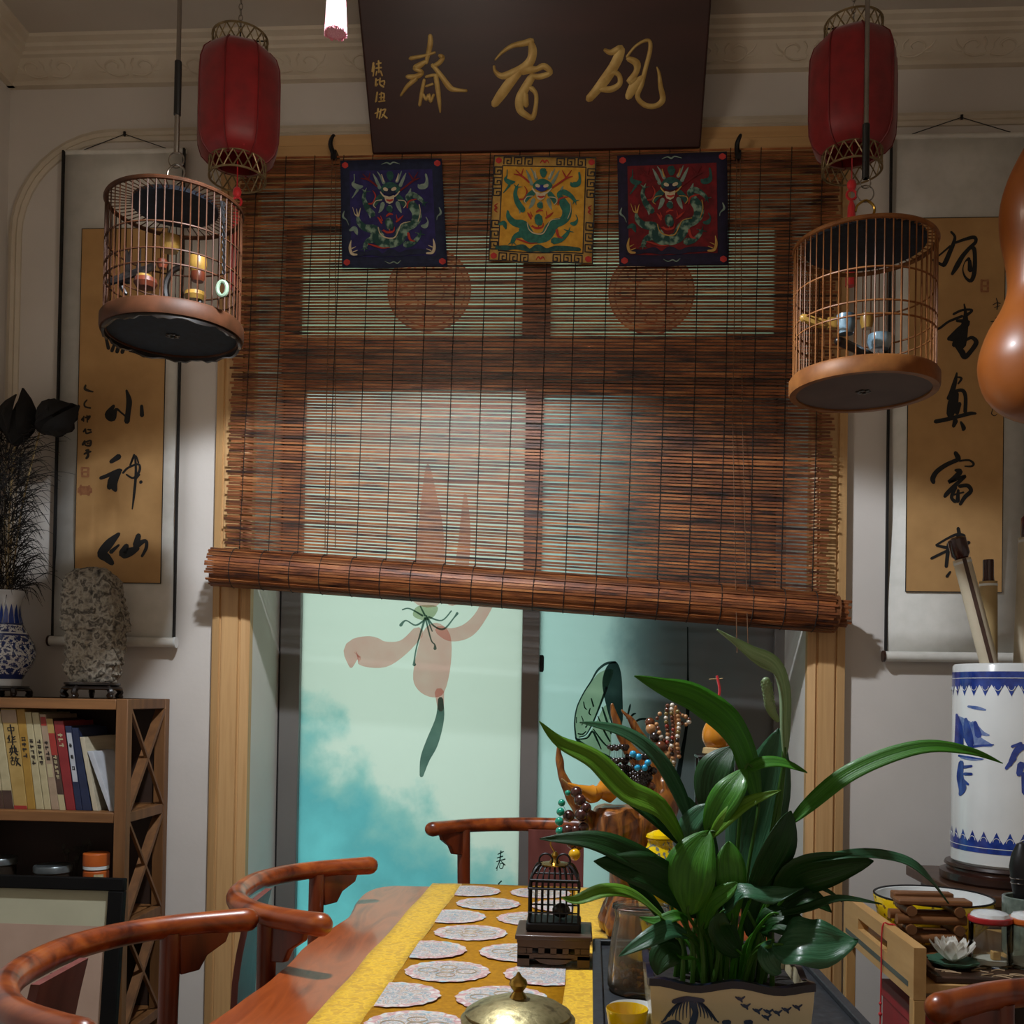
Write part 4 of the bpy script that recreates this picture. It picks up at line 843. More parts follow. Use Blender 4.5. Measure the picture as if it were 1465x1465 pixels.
# books
two('bk_cream', '#a59a76', '#b8ad88', rough=.6, ns=30); two('bk_tan', '#9d8145', '#b2965a', rough=.6, ns=20); two('bk_ochre', '#94702a', '#aa8538', rough=.6, ns=20)
two('bk_pink', '#937f68', '#a8917a', rough=.6, ns=30); two('bk_red', '#7a1e22', '#8c2a2c', rough=.5, ns=20); two('bk_brown', '#3d2a22', '#523a30', rough=.6, ns=30); two('bk_navy', '#16203c', '#202c4c', rough=.5, ns=20)
two('bk_white', '#a7abb2', '#bcc0c6', rough=.5, ns=20); two('bk_page', '#a59c86', '#bdb49c', rough=.8, sc=(80,1,1), ns=4); two('bk_redink', '#8f2a24', '#a5362c', rough=.6, ns=20)
cbk = (0, 990, 5.427)
def cb_(x, y, Y): return at(x/5.427, 990+y/5.427, Y)
SH = LV[1]+.0122
def book(label, cov, b0, b1, t0, t1, ty, depth=.17, extra=(), Y=2.735):
    q = [cb_(b0, 905, Y), cb_(b1, 905, Y), cb_(t1, ty, Y), cb_(t0, ty, Y)]
    dz = SH - min(q[0].z, q[1].z)
    ang_ = q[1]-q[0]
    q[0].z = q[1].z = SH; 
    for k in (2, 3): q[k].z += dz
    q[2].z = q[3].z = min((q[2].z+q[3].z)/2, 1.1435)
    t = thing('book', label, 'book', (q[0]+q[1])/2, 'books on the top shelf of the bookcase')
    def qq(u, v, y): return (q[0]*(1-u)*(1-v)+q[1]*u*(1-v)+q[2]*u*v+q[3]*(1-u)*v)+V((0,y,0))
    MB().prism([qq(0,0,.0),qq(1,0,.0),qq(1,1,.0),qq(0,1,.0)], (0,.004,0)).build('spine', cov, t, smooth=False, bevel=.0015)
    for u0, u1 in ((0,.1),(.9,1)): MB().prism([qq(u0,0,.004),qq(u1,0,.004),qq(u1,1,.004),qq(u0,1,.004)], (0,depth,0)).build('cover', cov, t, smooth=False)
    MB().prism([qq(.1,.012,.004),qq(.9,.012,.004),qq(.9,.985,.004),qq(.1,.985,.004)], (0,depth-.006,0)).build('pages', M['bk_page'], t, smooth=False)
    for nm, mat, u0, u1, v0, v1 in extra:
        MB().prism([qq(u0,v0,-.0006),qq(u1,v0,-.0006),qq(u1,v1,-.0006),qq(u0,v1,-.0006)], (0,.0005,0)).build(nm, mat, t, smooth=False)
    asp = (q[1]-q[0]).length/max((q[3]-q[0]).length, .01)
    def f(x, y): return qq(x/asp, 1-y, 0), V((0,-1,0))
    f.asp = asp
    return t, f
def spine_text(t, f, rows, mat, nm='spine_character'):
    for ss in rows:
        m = MB()
        for i, s in enumerate(ss): m.stroke([(x*f.asp, y, w_*.26) for x, y, w_ in s], f, (1e-9,0,1), .0009+.00004*i, 0, 3)
        m.build(nm, mat, t, recalc=False, smooth=False)
def glyph(cx, cy, w_, h, seed, n=5):
    r = random.Random(seed); out = []
    for i in range(n):
        if i % 2 == 0: y = cy+h*(-.4+.8*r.random()); out.append([(cx-w_*.4,y,.028),(cx+w_*.4,y-h*.04,.028)])
        else: x = cx+w_*(-.35+.7*r.random()); out.append([(x,cy-h*.45,.028),(x+w_*.05,cy+h*.45,.028)])
    return out
book('cream book with dark brown foot, farthest from the cross-braced case side', M['bk_cream'], -35, 30, -130, -64, 160, extra=[('foot_band', M['bk_brown'], 0, 1, 0, .19)])
b_, f_ = book('cream book with dark brown foot beside the wide tan volume', M['bk_cream'], 34, 108, -60, 2, 150, extra=[('foot_band', M['bk_brown'], 0, 1, 0, .19)])
t, f = book('wide tan book with four large black characters', M['bk_tan'], 112, 212, 5, 122, 100, extra=[('foot_band', M['bk_redink'], 0, 1, 0, .035), ('head_band', M['bk_pink'], 0, 1, .86, .985)])
def wide(seq): return [[(x, y, w_) for x, y, w_ in s] for s in seq]
y0 = .17
spine_text(t, f, [[[(.3,y0+.02,.03),(.75,y0+.015,.03)],[(.3,y0+.02,.03),(.33,y0+.05,.03)],[(.75,y0+.015,.03),(.72,y0+.05,.03)],[(.33,y0+.05,.03),(.72,y0+.05,.03)],[(.52,y0-.01,.05),(.54,y0+.085,.05)]],
  [[(.35,y0+.10,.05),(.22,y0+.13,.04)],[(.32,y0+.12,.05),(.32,y0+.15,.05)],[(.55,y0+.10,.05),(.58,y0+.135,.05),(.75,y0+.13,.03)],[(.75,y0+.105,.04),(.55,y0+.125,.04)],[(.2,y0+.165,.03),(.8,y0+.158,.03)],[(.52,y0+.14,.05),(.53,y0+.19,.05)]],
  [[(.3,y0+.225,.03),(.72,y0+.22,.03)],[(.42,y0+.20,.05),(.44,y0+.265,.05)],[(.62,y0+.20,.05),(.60,y0+.265,.05)],[(.2,y0+.265,.03),(.85,y0+.258,.03)],[(.4,y0+.27,.05),(.28,y0+.295,.04)],[(.62,y0+.27,.05),(.78,y0+.29,.06)],[(.3,y0+.225,.04),(.3,y0+.26,.04)],[(.72,y0+.22,.04),(.72,y0+.26,.04)]],
  [[(.2,y0+.325,.03),(.5,y0+.32,.03)],[(.35,y0+.31,.05),(.36,y0+.35,.05)],[(.25,y0+.35,.03),(.48,y0+.35,.03),(.46,y0+.385,.03),(.26,y0+.385,.03),(.25,y0+.35,.03)],[(.65,y0+.31,.05),(.55,y0+.345,.04)],[(.6,y0+.33,.03),(.85,y0+.325,.03)],[(.75,y0+.335,.05),(.6,y0+.395,.04)],[(.62,y0+.35,.05),(.88,y0+.395,.06)]]], M['ink'])
for lab, cov, a in (('thin ochre book right of the wide tan volume', 'bk_ochre', (215,275,125,190,110)), ('tall cream book beside the thin ochre one', 'bk_cream', (280,341,191,240,148)), ('tall cream book between a cream book and a pinkish one', 'bk_cream', (345,396,245,300,150)), ('pinkish tan book with a red block at its head', 'bk_pink', (400,461,305,355,162)), ('narrow dark brown book with red and cream bands', 'bk_brown', (465,511,360,408,195)), ('red hardback book with white lettering', 'bk_red', (515,586,415,490,212))):
    ex = {'bk_pink': [('red_block', M['bk_redink'], .1, .9, .88, .97), ('title_label', M['bk_cream'], .15, .85, .34, .48)], 'bk_brown': [('head_band', M['bk_tan'], 0, 1, .84, 1), ('red_band', M['bk_redink'], 0, 1, .60, .84), ('foot_band', M['bk_cream'], 0, 1, 0, .17)]}.get(cov, ())
    t, f = book(lab, M[cov], *a, extra=ex)
    n = {'bk_ochre': 4, 'bk_cream': 5, 'bk_pink': 4, 'bk_brown': 5, 'bk_red': 3}[cov]
    for k in range(n):
        c0 = {'bk_red': .16, 'bk_brown': .42}.get(cov, .3)
        spine_text(t, f, [glyph(.5, c0+k*.055, .55, .04, len(lab) % 7+k)], M['bk_cream'] if cov in ('bk_red', 'bk_brown') else M['inkgrey'])
t, f = book('navy book with a white title label', M['bk_navy'], 590, 640, 503, 552, 250, extra=[('title_label', M['bk_white'], .15, .9, .34, .92)])
for k in range(3): spine_text(t, f, [glyph(.52, .23+k*.135, .5, .05, k, 6)], M['ink'])
book('navy book leaning beside the tan pamphlet', M['bk_navy'], 643, 712, 556, 600, 262)
t, f = book('tan pamphlet leaning on the navy books', M['bk_page'], 722, 760, 618, 652, 332, .19)
t, f = book('white slim book leaning against the case side', M['bk_white'], 846, 880, 676, 722, 440, .12)
# jars on the second shelf
SH2 = LV[2]+.0122
def jar_at(px, py_top, Y, r, h): 
    p = at(px, py_top, Y); return V((p.x, Y, p.z-h))
two('tin', '#5d6466', '#8a9294', rough=.35, metal=.6, ns=10); two('orangep', '#b0531a', '#c86524', rough=.45, ns=10); two('darkjar', '#231d18', '#332a22', rough=.4, ns=10)
for lab, px, py, r, Y in (('round tin with grey metal lid beside the orange jar', 76, 1237, .052, 2.80), ('round tin with grey metal lid near the left wall', -2, 1226, .05, 2.80)):
    p = at(px, py, Y); t = thing('storage_tin', lab, 'tin', (p.x, Y, SH2), 'tins on the second shelf'); h = p.z-SH2
    MB().lathe([(r*.9,0),(r*.92,.004),(r*.92,h-.016),(r*.85,h-.016)], 28, (p.x, Y, SH2)).build('body', M['darkjar'], t)
    MB().lathe([(r*.96,h-.02),(r,h-.018),(r,h-.004),(r*.95,h),(0,h+.002)], 28, (p.x, Y, SH2)).build('lid', M['tin'], t)
p = at(138, 1220, 2.76); t = thing('plastic_jar', 'orange plastic jar with cream label on the shelf', 'jar', (p.x, 2.76, SH2)); h = p.z-SH2; r = .034
MB().lathe([(r*.95,0),(r,.004),(r,h-.05),(r*.9,h-.046)], 24, (p.x, 2.76, SH2)).build('body', M['orangep'], t)
MB().lathe([(r*1.0,h-.034),(r*1.03,h-.033),(r*1.03,h-.002),(r*.98,h),(0,h)], 24, (p.x, 2.76, SH2)).build('lid', M['orangep'], t)
MB().lathe([(r*.98,h-.044),(r*1.02,h-.043),(r*1.02,h-.035),(r*.98,h-.034)], 24, (p.x, 2.76, SH2)).build('neck_ring', M['white'], t)
MB().prism([V((p.x+.010,2.76-.0345,SH2+.02)), V((p.x+.030,2.76-.0200,SH2+.02)), V((p.x+.030,2.76-.0200,SH2+h-.055)), V((p.x+.010,2.76-.0345,SH2+h-.055))], (0,.002,0)).build('paper_label', M['bk_cream'], t)
# dried flower heads behind the tins
t = thing('dried_flowers', 'dusty dried flower sprig behind the tins on the shelf', 'dried flowers', (-1.45, 2.90, SH2))
two('dusty', '#2a2620', '#4a443a', rough=.9, ns=30); rr_ = random.Random(9)
m = MB()
for i in range(9):
    a = rr_.uniform(-1,1); e = V((-1.45+a*.07, 2.90+rr_.uniform(-.02,.02), SH2+.12+rr_.uniform(0,.07))); m.tube(catmull([(-1.45,2.9,SH2),(-1.45+a*.03,2.9,SH2+.08),e],4), .0018, 5)
    for k in range(5):
        d = V((rr_.uniform(-1,1),rr_.uniform(-.6,.6),rr_.uniform(-.2,1))).normalized()*.025; m.prism([e, e+d.cross(V((0,1,0)))*.3+d*.5, e+d, e-d.cross(V((0,1,0)))*.3+d*.5], (0,.0008,0))
m.build('sprigs', M['dusty'], t, smooth=False)

# ================================================================== ON TOP OF THE BOOKCASE
TZ = LV[0]+.0125
def wood_stand(label, c, r, h, mat, legs=4):
    t = thing('wooden_stand', label, 'stand', (c[0], c[1], c[2]))
    MB().lathe([(0,h-.008),(r*.86,h-.008),(r*.92,h-.006),(r*.92,h),(0,h)], 28, c).build('top', mat, t)
    MB().lathe([(r*.70,h*.55),(r*.96,h*.55),(r*1.0,h*.62),(r*.94,h*.74),(r*.78,h-.008),(r*.7,h-.008)], 28, c, cap=False).build('apron', mat, t)
    for i in range(legs):
        a = 2*pi*i/legs+pi/4; d = V((cos(a), sin(a), 0)); C_ = V(c)
        MB().rod([C_+d*r*.85+V((0,0,h*.7)), C_+d*r*.98+V((0,0,h*.4)), C_+d*r*.86+V((0,0,h*.16)), C_+d*r*1.0+V((0,0,.0065))], [.008,.009,.007,.0065], 7).build('leg', mat, t)
    return t
vx = at(13, 900, 2.84).x
wood_stand('low black wooden stand under the blue and white vase', (vx, 2.84, TZ), .062, .032, M['blackwood'])
vz0 = TZ+.0325
vz1 = at(13, 846, 2.84).z
Hh = vz1-vz0
def porcelain(name, scale, thr, bands):
    m = bpy.data.materials.new(name); m.use_nodes = True; nt = m.node_tree; N = nt.nodes; L = nt.links; b = N['Principled BSDF']
    b.inputs['Roughness'].default_value = .14; b.inputs['Coat Weight'].default_value = .4
    tc = N.new('ShaderNodeTexCoord'); sp = N.new('ShaderNodeSeparateXYZ'); L.new(tc.outputs['Object'], sp.inputs[0])
    v = N.new('ShaderNodeTexVoronoi'); v.feature = 'DISTANCE_TO_EDGE'; v.inputs['Scale'].default_value = scale; L.new(tc.outputs['Object'], v.inputs['Vector'])
    n = N.new('ShaderNodeTexNoise'); n.inputs['Scale'].default_value = scale*1.6; n.inputs['Detail'].default_value = 4; n.inputs['Distortion'].default_value = 2; L.new(tc.outputs['Object'], n.inputs['Vector'])
    a = N.new('ShaderNodeMath'); a.operation = 'MULTIPLY'; a.inputs[1].default_value = .9; L.new(v.outputs['Distance'], a.inputs[0])
    s_ = N.new('ShaderNodeMath'); s_.operation = 'ADD'; L.new(a.outputs[0], s_.inputs[0]); L.new(n.outputs['Fac'], s_.inputs[1])
    cr = N.new('ShaderNodeValToRGB'); e = cr.color_ramp.elements; e[0].position = thr-.02; e[0].color = lin('#c9cdd0'); e[1].position = thr+.03; e[1].color = lin('#1b2f66'); L.new(s_.outputs[0], cr.inputs[0])
    # ring bands by height
    rb = N.new('ShaderNodeValToRGB'); rb.color_ramp.interpolation = 'CONSTANT'; el = rb.color_ramp.elements
    mz = N.new('ShaderNodeMath'); mz.operation = 'DIVIDE'; mz.inputs[1].default_value = bands[0]; L.new(sp.outputs[2], mz.inputs[0]); L.new(mz.outputs[0], rb.inputs[0])
    el[0].position = 0; el[0].color = (bands[1][0][1],)*3+(1,); el[1].position = bands[1][1][0]; el[1].color = (bands[1][1][1],)*3+(1,)
    for z, val in bands[1][2:]: q = el.new(z); q.color = (val,)*3+(1,)
    # 0 white, .5 pattern, 1 blue
    m1 = N.new('ShaderNodeMixRGB'); m1.inputs[1].default_value = lin('#c9cdd0'); L.new(cr.outputs[0], m1.inputs[2])
    g1 = N.new('ShaderNodeMath'); g1.operation = 'GREATER_THAN'; g1.inputs[1].default_value = .25; L.new(rb.outputs[0], g1.inputs[0]); L.new(g1.outputs[0], m1.inputs[0])
    m2 = N.new('ShaderNodeMixRGB'); L.new(m1.outputs[0], m2.inputs[1]); m2.inputs[2].default_value = lin('#1b2f66')
    g2 = N.new('ShaderNodeMath'); g2.operation = 'GREATER_THAN'; g2.inputs[1].default_value = .75; L.new(rb.outputs[0], g2.inputs[0]); L.new(g2.outputs[0], m2.inputs[0])
    L.new(m2.outputs[0], b.inputs['Base Color']); return m
pv = porcelain('blue_white_vase', 55, .60, (Hh, [(0,0),(.07,1),(.12,.5),(.52,1),(.545,0),(.56,.5),(.64,1),(.66,0),(.68,0)]))
t = thing('porcelain_vase', 'blue and white floral porcelain vase holding dried plants', 'vase', (vx, 2.84, vz0))
k = Hh; pf = [(.036,0),(.038,.06),(.046,.12),(.066,.24),(.072,.34),(.068,.44),(.052,.55),(.036,.66),(.030,.74),(.030,.84),(.036,.94),(.047,.99),(.048,1),(.044,1),(.033,.94),(.027,.84),(.026,.74)]
P = catmull([V((r, 0, z*k)) for r, z in pf], 3); MB().lathe([(p.x, p.z) for p in P], 36, (vx, 2.84, vz0)).build('vase_body', pv, t)
m = MB()
for i in range(14):
    a = 2*pi*i/14; w_ = .0062
    rows = []
    for j, (zz, ww) in enumerate(((.66,1),(.74,1),(.80,.7),(.86,.05))):
        rr2 = {.66:.0375,.74:.0314,.80:.0306,.86:.0318}[zz]
        for s in (-1, 1): rows.append(V((vx+rr2*cos(a+s*w_*ww/.033), 2.84+rr2*sin(a+s*w_*ww/.033), vz0+zz*k)))
    m.add(rows, [(0,1,3,2),(2,3,5,4),(4,5,7,6)])
m.build('plantain_leaf_band', M['cobalt'], t, recalc=False)
# dried plants standing in the vase
two('pod', '#070605', '#0f0c0a', rough=.9, ns=20, bump=.5); two('straw', '#7d6a45', '#968053', rough=.7, ns=20); two('plume', '#0a0705', '#15100b', rough=.9, ns=30)
vt = V((vx, 2.84, vz0+.6*k))
for lab, tip, tilt in (('black dried lotus pod standing upright in the vase', (22, 632), 0), ('black dried lotus pod nodding over the scroll edge', (58, 612), 1)):
    q = at(tip[0], tip[1], 2.84); t = thing('dried_lotus_pod', lab, 'dried pod', vt, 'dried lotus pods in the vase')
    MB().tube(catmull([vt, vt+V((.002 if tilt else -.006,0,.10)), (vt+q)/2+V((-.01,0,.06)), q], 6), .0028, 6).build('stem', M['straw'], t)
    m = MB(); ax_ = V((.15,-.1,1)).normalized() if not tilt else V((.85,-.25,.38)).normalized()
    z_ = ax_; x_ = z_.cross(V((0,1,0))).normalized(); y_ = z_.cross(x_); Mx = Matrix((x_, y_, z_)).transposed()
    prof_ = [(.006,-.012),(.024,.004),(.042,.036),(.050,.068),(.047,.082),(.034,.08),(0,.072)]
    n0 = len(m.v); m.lathe(prof_, 18, wob=lambda a, z: 1+.10*sin(a*5+1)+.05*sin(a*9)); m.v = [tuple(q + Mx @ V(p)) for p in m.v]
    m.build('pod_head', M['pod'], t)
    for i in range(5):
        a = 2*pi*i/5; d = Mx @ V((cos(a), sin(a), 0)); base = q + z_*.02 + d*.034
        L_ = .085+.02*(i % 3); sd_ = z_.cross(d).normalized()
        vs = []
        for j in range(6):
            u = j/5; c_ = base + (z_*.85+d*(.55-.7*u))*L_*u*1.25; wd = .03*sin(pi*min(u*.85+.12,1))
            vs += [c_+sd_*wd, c_-sd_*wd]
        pm_ = MB(); pm_.add(vs, [(2*j,2*j+1,2*j+3,2*j+2) for j in range(5)]); o = pm_.build('pod_petal', M['pod'], t, recalc=False)
        s = o.modifiers.new('s', 'SOLIDIFY'); s.thickness = .001
t = thing('dried_grass', 'dark feathery dried grass plume spreading from the vase', 'dried grass', vt)
rg = random.Random(21)
for sx_, top in ((12, 600), (32, 640), (-12, 610), (22, 720)):
    q = at(sx_, top, 2.86); m = MB(); m.tube(catmull([vt, (vt+q)/2+V((-.012,0,0)), q], 6), [.0024,.0018,.001], 5); m.build('grass_stem', M['straw'], t)
m = MB()
for i in range(900):
    u = rg.random(); base = at(rg.uniform(-14, 34), 850-u*240, 2.84+rg.uniform(-.03,.03))
    dx = rg.gauss(.03, .035) if base.x > vx-.01 else rg.gauss(-.02, .03)
    e = base + V((dx*1.3, rg.uniform(-.03,.03), rg.uniform(-.02,.06) if rg.random() < .6 else rg.uniform(-.07,.0)))
    md = (base+e)/2 + V((dx*.2, 0, .018)); m.tube(catmull([base, md, e], 3), [.0015,.0011,.0004], 3)
o = m.build('plume_hairs', M['plume'], t); o['kind'] = 'stuff'
# scholar rock
rx = at(134, 900, 2.83).x
wood_stand('black carved wooden stand under the scholar rock', (rx, 2.83, TZ), .082, .045, M['blackwood'], 5)
rz0, rz1 = TZ+.0455, at(134, 812, 2.83).z
t = MB(); n, mm = 76, 70; vs = []; RH = rz1-rz0
for i in range(mm+1):
    v = i/mm; zz = rz0+RH*v
    wd = .066+.012*sin(v*3.0+.4) + (.006 if v > .45 else -.003); wd *= (1-max(0,(v-.86)/.14)**2.2*.62) if v > .86 else (1-.15*max(0,(.08-v)/.08))
    if v > .999: wd *= .5
    for j in range(n):
        a = 2*pi*j/n; sq = 1/max(abs(cos(a))**4+abs(sin(a)*1.0)**4, .01)**.25
        p = V((cos(a)*wd*sq*1.06, sin(a)*wd*.62*sq, 0)); d = noise.noise(V((p.x*30, p.y*30, zz*26)))*.008+noise.noise(V((p.x*90, p.y*90, zz*90)))*.010-.006*abs(noise.noise(V((p.x*150, p.y*150, zz*150))))
        p *= 1+d/wd*.75; vs.append(V((rx+p.x+.006*sin(v*5), 2.83+p.y, zz+noise.noise(V((p.x*40,p.y*40,zz*40)))*.006*(1 if 0 < i else 0)+ (.002 if i==0 else 0))))
t.add(vs, [(i*n+j, i*n+(j+1) % n, (i+1)*n+(j+1) % n, (i+1)*n+j) for i in range(mm) for j in range(n)]+[tuple(range(n))[::-1], tuple(mm*n+j for j in range(n))])
tag(t.build('scholar_rock', M['rock'], None, ang=14), 'pitted grey scholar rock standing upright on its carved stand', 'rock')

M['frameblack'] = pm('matt_black_frame', '#060606', '#0d0c0c', rough=.7, spec=.15, ns=8)
# ================================================================== FRAMED DRAWING LEANING ON THE BOOKCASE
two('drawpaper', '#a7a58c', '#b4b298', rough=.8, ns=6); two('drawpink', '#a98f7d', '#b59a88', rough=.8, ns=8)
fA, fB = at(183, 1256, 2.62), at(174, 1465, 2.57)
fr_n = V((0, -1, .10)).normalized(); fr_u = V((0, .10, 1)).normalized(); O = V((at(183,1256,2.60).x, 2.60, at(183,1256,2.60).z))
fw, fh, ft = .60, O.z/fr_u.z-.003, .046
t = thing('framed_drawing', 'black framed ink drawing of a vessel leaning on the bookcase', 'framed picture', (O.x-fw/2, 2.56, 0))
def fpt(a, b, d): return O + V((-1,0,0))*a - fr_u*b + fr_n*d
def fbox(nm, a0, a1, b0, b1, d0, d1, mat, bevel=0):
    m = MB(); q = [fpt(a,b,d) for a in (a0,a1) for b in (b0,b1) for d in (d0,d1)]
    m.add(q, [(0,1,3,2),(4,6,7,5),(0,4,5,1),(2,3,7,6),(0,2,6,4),(1,5,7,3)]); return m.build(nm, mat, t, bevel=bevel)
for a in ((0,fw,0,ft*.72),(0,fw,fh-ft*.72,fh),(0,ft*.9,ft*.72,fh-ft*.72),(fw-ft*.9,fw,ft*.72,fh-ft*.72)): fbox('frame_bar', *a, 0, .022, M['frameblack'], .003)
fbox('backing', .005, fw-.005, .005, fh-.005, -.004, .004, M['drawpaper'])
fbox('drawing_sheet', ft*.9, fw-ft*.9, .125, fh-.15, .004, .0046, M['drawpink'])
ff = lambda x, y: (atp(x, y, O+fr_n*.0048, fr_n), fr_n)
m = MB(); c5 = (0, 960, 2.9)
for s in ([(225,1310,5),(270,1300,6),(325,1275,8)],[(325,1270,6),(318,1340,5),(300,1460,5)],[(210,1255,4),(250,1248,5),(310,1258,4),(330,1272,4)],[(215,1262,4),(270,1310,3)],[(300,1262,3),(265,1305,3)]): m.stroke(s, ff, c5, .0003)
m.build('ink_lines', M['ink'], t, recalc=False)

# ================================================================== RIGHT SIDE: CABINET, SCROLL VAT, TROLLEY
CT = .76
cx0 = .895
cb = thing('side_cabinet', 'dark lacquered side cabinet carrying the blue and white vat', 'cabinet', (1.25, 2.58, 0))
MB().box(cx0, 1.72, 2.425, 2.86, CT-.028, CT).build('top_board', M['topb'] if 'topb' in M else pm('cabinet_top', '#3a2417', '#523421', rough=.4, coat=.2, sc=(2,16,16), ns=2.5), cb, bevel=.004)
MB().box(cx0+.03, 1.69, 2.455, 2.83, .08, CT-.028).build('body', M['darkwood'], cb, bevel=.003)
for x0, x1 in ((cx0+.04, 1.29), (1.30, 1.68)):
    d = MB().box(x0, x1, 2.443, 2.455, .11, CT-.06).build('door', M['darkwood'], cb, bevel=.003)
    xk = x1-.03 if x0 < 1.1 else x0+.03; MB().ball((xk, 2.431, .42), .011, 12, 8).build('knob', M['brass'], d)
for x in (cx0+.05, 1.67):
    for y in (2.485, 2.80): MB().box(x-.022, x+.022, y-.022, y+.022, 0, .08).build('leg', M['darkwood'], cb)
vr, vy = .130, 2.64
vcx = at(1366, 1050, vy).x+vr*1.0
vb = CT+.045
t = thing('vat_stand', 'round dark wooden stand under the blue and white vat', 'stand', (vcx, vy, CT))
MB().lathe([(0,0),(vr*1.16,0),(vr*1.2,.006),(vr*1.2,.022),(vr*1.08,.028),(vr*1.08,.034),(vr*1.12,.038),(vr*1.1,.0445),(0,.0445)], 48, (vcx, vy, CT)).build('turned_base', M['darkwood'], t)
vh = at(1430, 951, vy).z-vb
t = thing('scroll_vat', 'tall white porcelain cylinder vat painted with blue landscapes', 'vat', (vcx, vy, vb))
MB().lathe([(vr*.96,0),(vr,.006),(vr,vh-.006),(vr*.97,vh),(vr*.90,vh),(vr*.90,.02),(0,.02)], 56, (vcx, vy, vb)).build('vat_body', M['white'], t)
CF = cyl(vcx, vy, vr)
def band(z0, z1, up, nm):
    m = MB(); n = 112; vs = []
    for i in range(n):
        a = 2*pi*i/n; zig = [0,.4,1,.4][i % 4]*.028
        for z in ((z0, z1+zig) if up else (z0-zig, z1)): vs.append((vcx+(vr+.0007)*cos(a), vy+(vr+.0007)*sin(a), z))
    m.add(vs, [(2*i, 2*((i+1) % n), 2*((i+1) % n)+1, 2*i+1) for i in range(n)]); m.build(nm, M['cobalt'], t, recalc=False)
    m = MB()
    for i in range(28):
        a0 = 2*pi*(i+.5)/28; zc = (z1+.004) if up else (z0-.004)
        m.tube([(vcx+(vr+.0012)*cos(a0+.06*cos(b)), vy+(vr+.0012)*sin(a0+.06*cos(b)), zc+.010*sin(b)*(1 if up else -1)) for b in [pi*j/6 for j in range(7)]], .0009, 4)
    m.tube([(vcx+(vr+.0010)*cos(2*pi*i/60), vy+(vr+.0010)*sin(2*pi*i/60), (z0+z1)/2) for i in range(60)], .0009, 4, True)
    m.build('band_scallops', M['white'], t)
band(vb+vh-.052, vb+vh-.020, False, 'upper_blue_band'); band(vb+.035, vb+.060, True, 'lower_blue_band')
two('cobaltwash', '#3d5b9c', '#8496bc', rough=.2, coat=.4, ns=60); cv = (1320, 780, 3.055)
def paint(nm, mat, strokes, off=.0006):
    m = MB()
    for i, s in enumerate(strokes): m.stroke(s, CF, cv, off+.00005*i)
    m.build(nm, mat, t, recalc=False)
paint('painted_hills', M['cobaltwash'], [[(200,705,10),(240,712,16),(275,720,8)],[(160,760,30),(190,800,70),(230,850,50),(300,875,14)],[(220,780,24),(260,820,20),(290,830,8)],[(170,925,14),(220,935,14),(265,935,6)]])
paint('painted_mountain', M['cobalt'], [[(150,740,10),(160,800,34),(160,870,40)],[(190,760,14),(200,830,40),(210,870,30)],[(230,775,16),(245,830,30)],[(145,890,12),(240,878,10),(310,872,5)],[(160,920,10),(260,935,6)]], .0009)
paint('painted_tree', M['cobalt'], [[(170,950,22),(165,1010,30),(175,1060,34),(165,1090,14)],[(180,970,14),(215,965,10)],[(185,1000,14),(215,1000,12)],[(180,1030,16),(200,1045,10)]], .0011)
paint('painted_tree', M['cobalt'], [[(380,960,20),(410,900,30),(440,880,26)],[(365,975,14),(400,930,24)],[(430,960,34),(420,1000,24)],[(390,880,12),(430,865,12)],[(440,1000,20),(445,1080,26)]], .0011)
# rolled paintings in the vat
two('rollpaper', '#b7ab92', '#c9bea6', rough=.7, ns=12); two('rollbeige', '#a28a5c', '#b39a6b', rough=.7, ns=12); two('knobred', '#2a0d0a', '#3d1410', rough=.25, coat=.5, ns=12)
def rolled(label, p1, p0, r, mat, stripe, knob):
    a = V(p0); b = V(p1); t = thing('rolled_scroll', label, 'rolled scroll', a, 'rolled scrolls standing in the vat')
    d = (b-a).normalized(); MB().tube([a, b], r, 18).build('paper_roll', mat, t)
    MB().tube([b, b+d*.012, b+d*.05, b+d*.056], [r*.7, r*knob, r*knob, r*.6] , 16).build('end_knob', M['knobred'], t)
    MB().tube([b-d*.012, b-d*.006], r*1.03, 18).build('end_band', M['white'], t)
    if stripe:
        u = d.cross(V((0,1,0))).normalized(); c_ = V((0,-1,0))*r*.96 + u*r*.1
        MB().bar(a+c_, b+c_, .009, .003, (0,1,0)).build('edge_strip', M['bk_brown'], t)
zb = vb+.024
k1, k2, k3 = at(1376, 800, 2.585), at(1414, 832, 2.70), at(1470, 770, 2.66)
def lean(top, foot_dx, fy): return (vcx+foot_dx, fy, zb)
rolled('white rolled scroll with brown stripe leaning out of the vat', k1, (vcx+.045, 2.57, zb+.02), .021, M['rollpaper'], True, 1.05)
rolled('beige rolled scroll with a dark cap upright in the vat', k2, (vcx-.02, 2.70, zb+.0), .0215, M['rollbeige'], False, .62)
rolled('cream rolled scroll leaning right in the vat', k3, (vcx+.02, 2.645, zb+.01), .021, M['rollpaper'], False, .8)

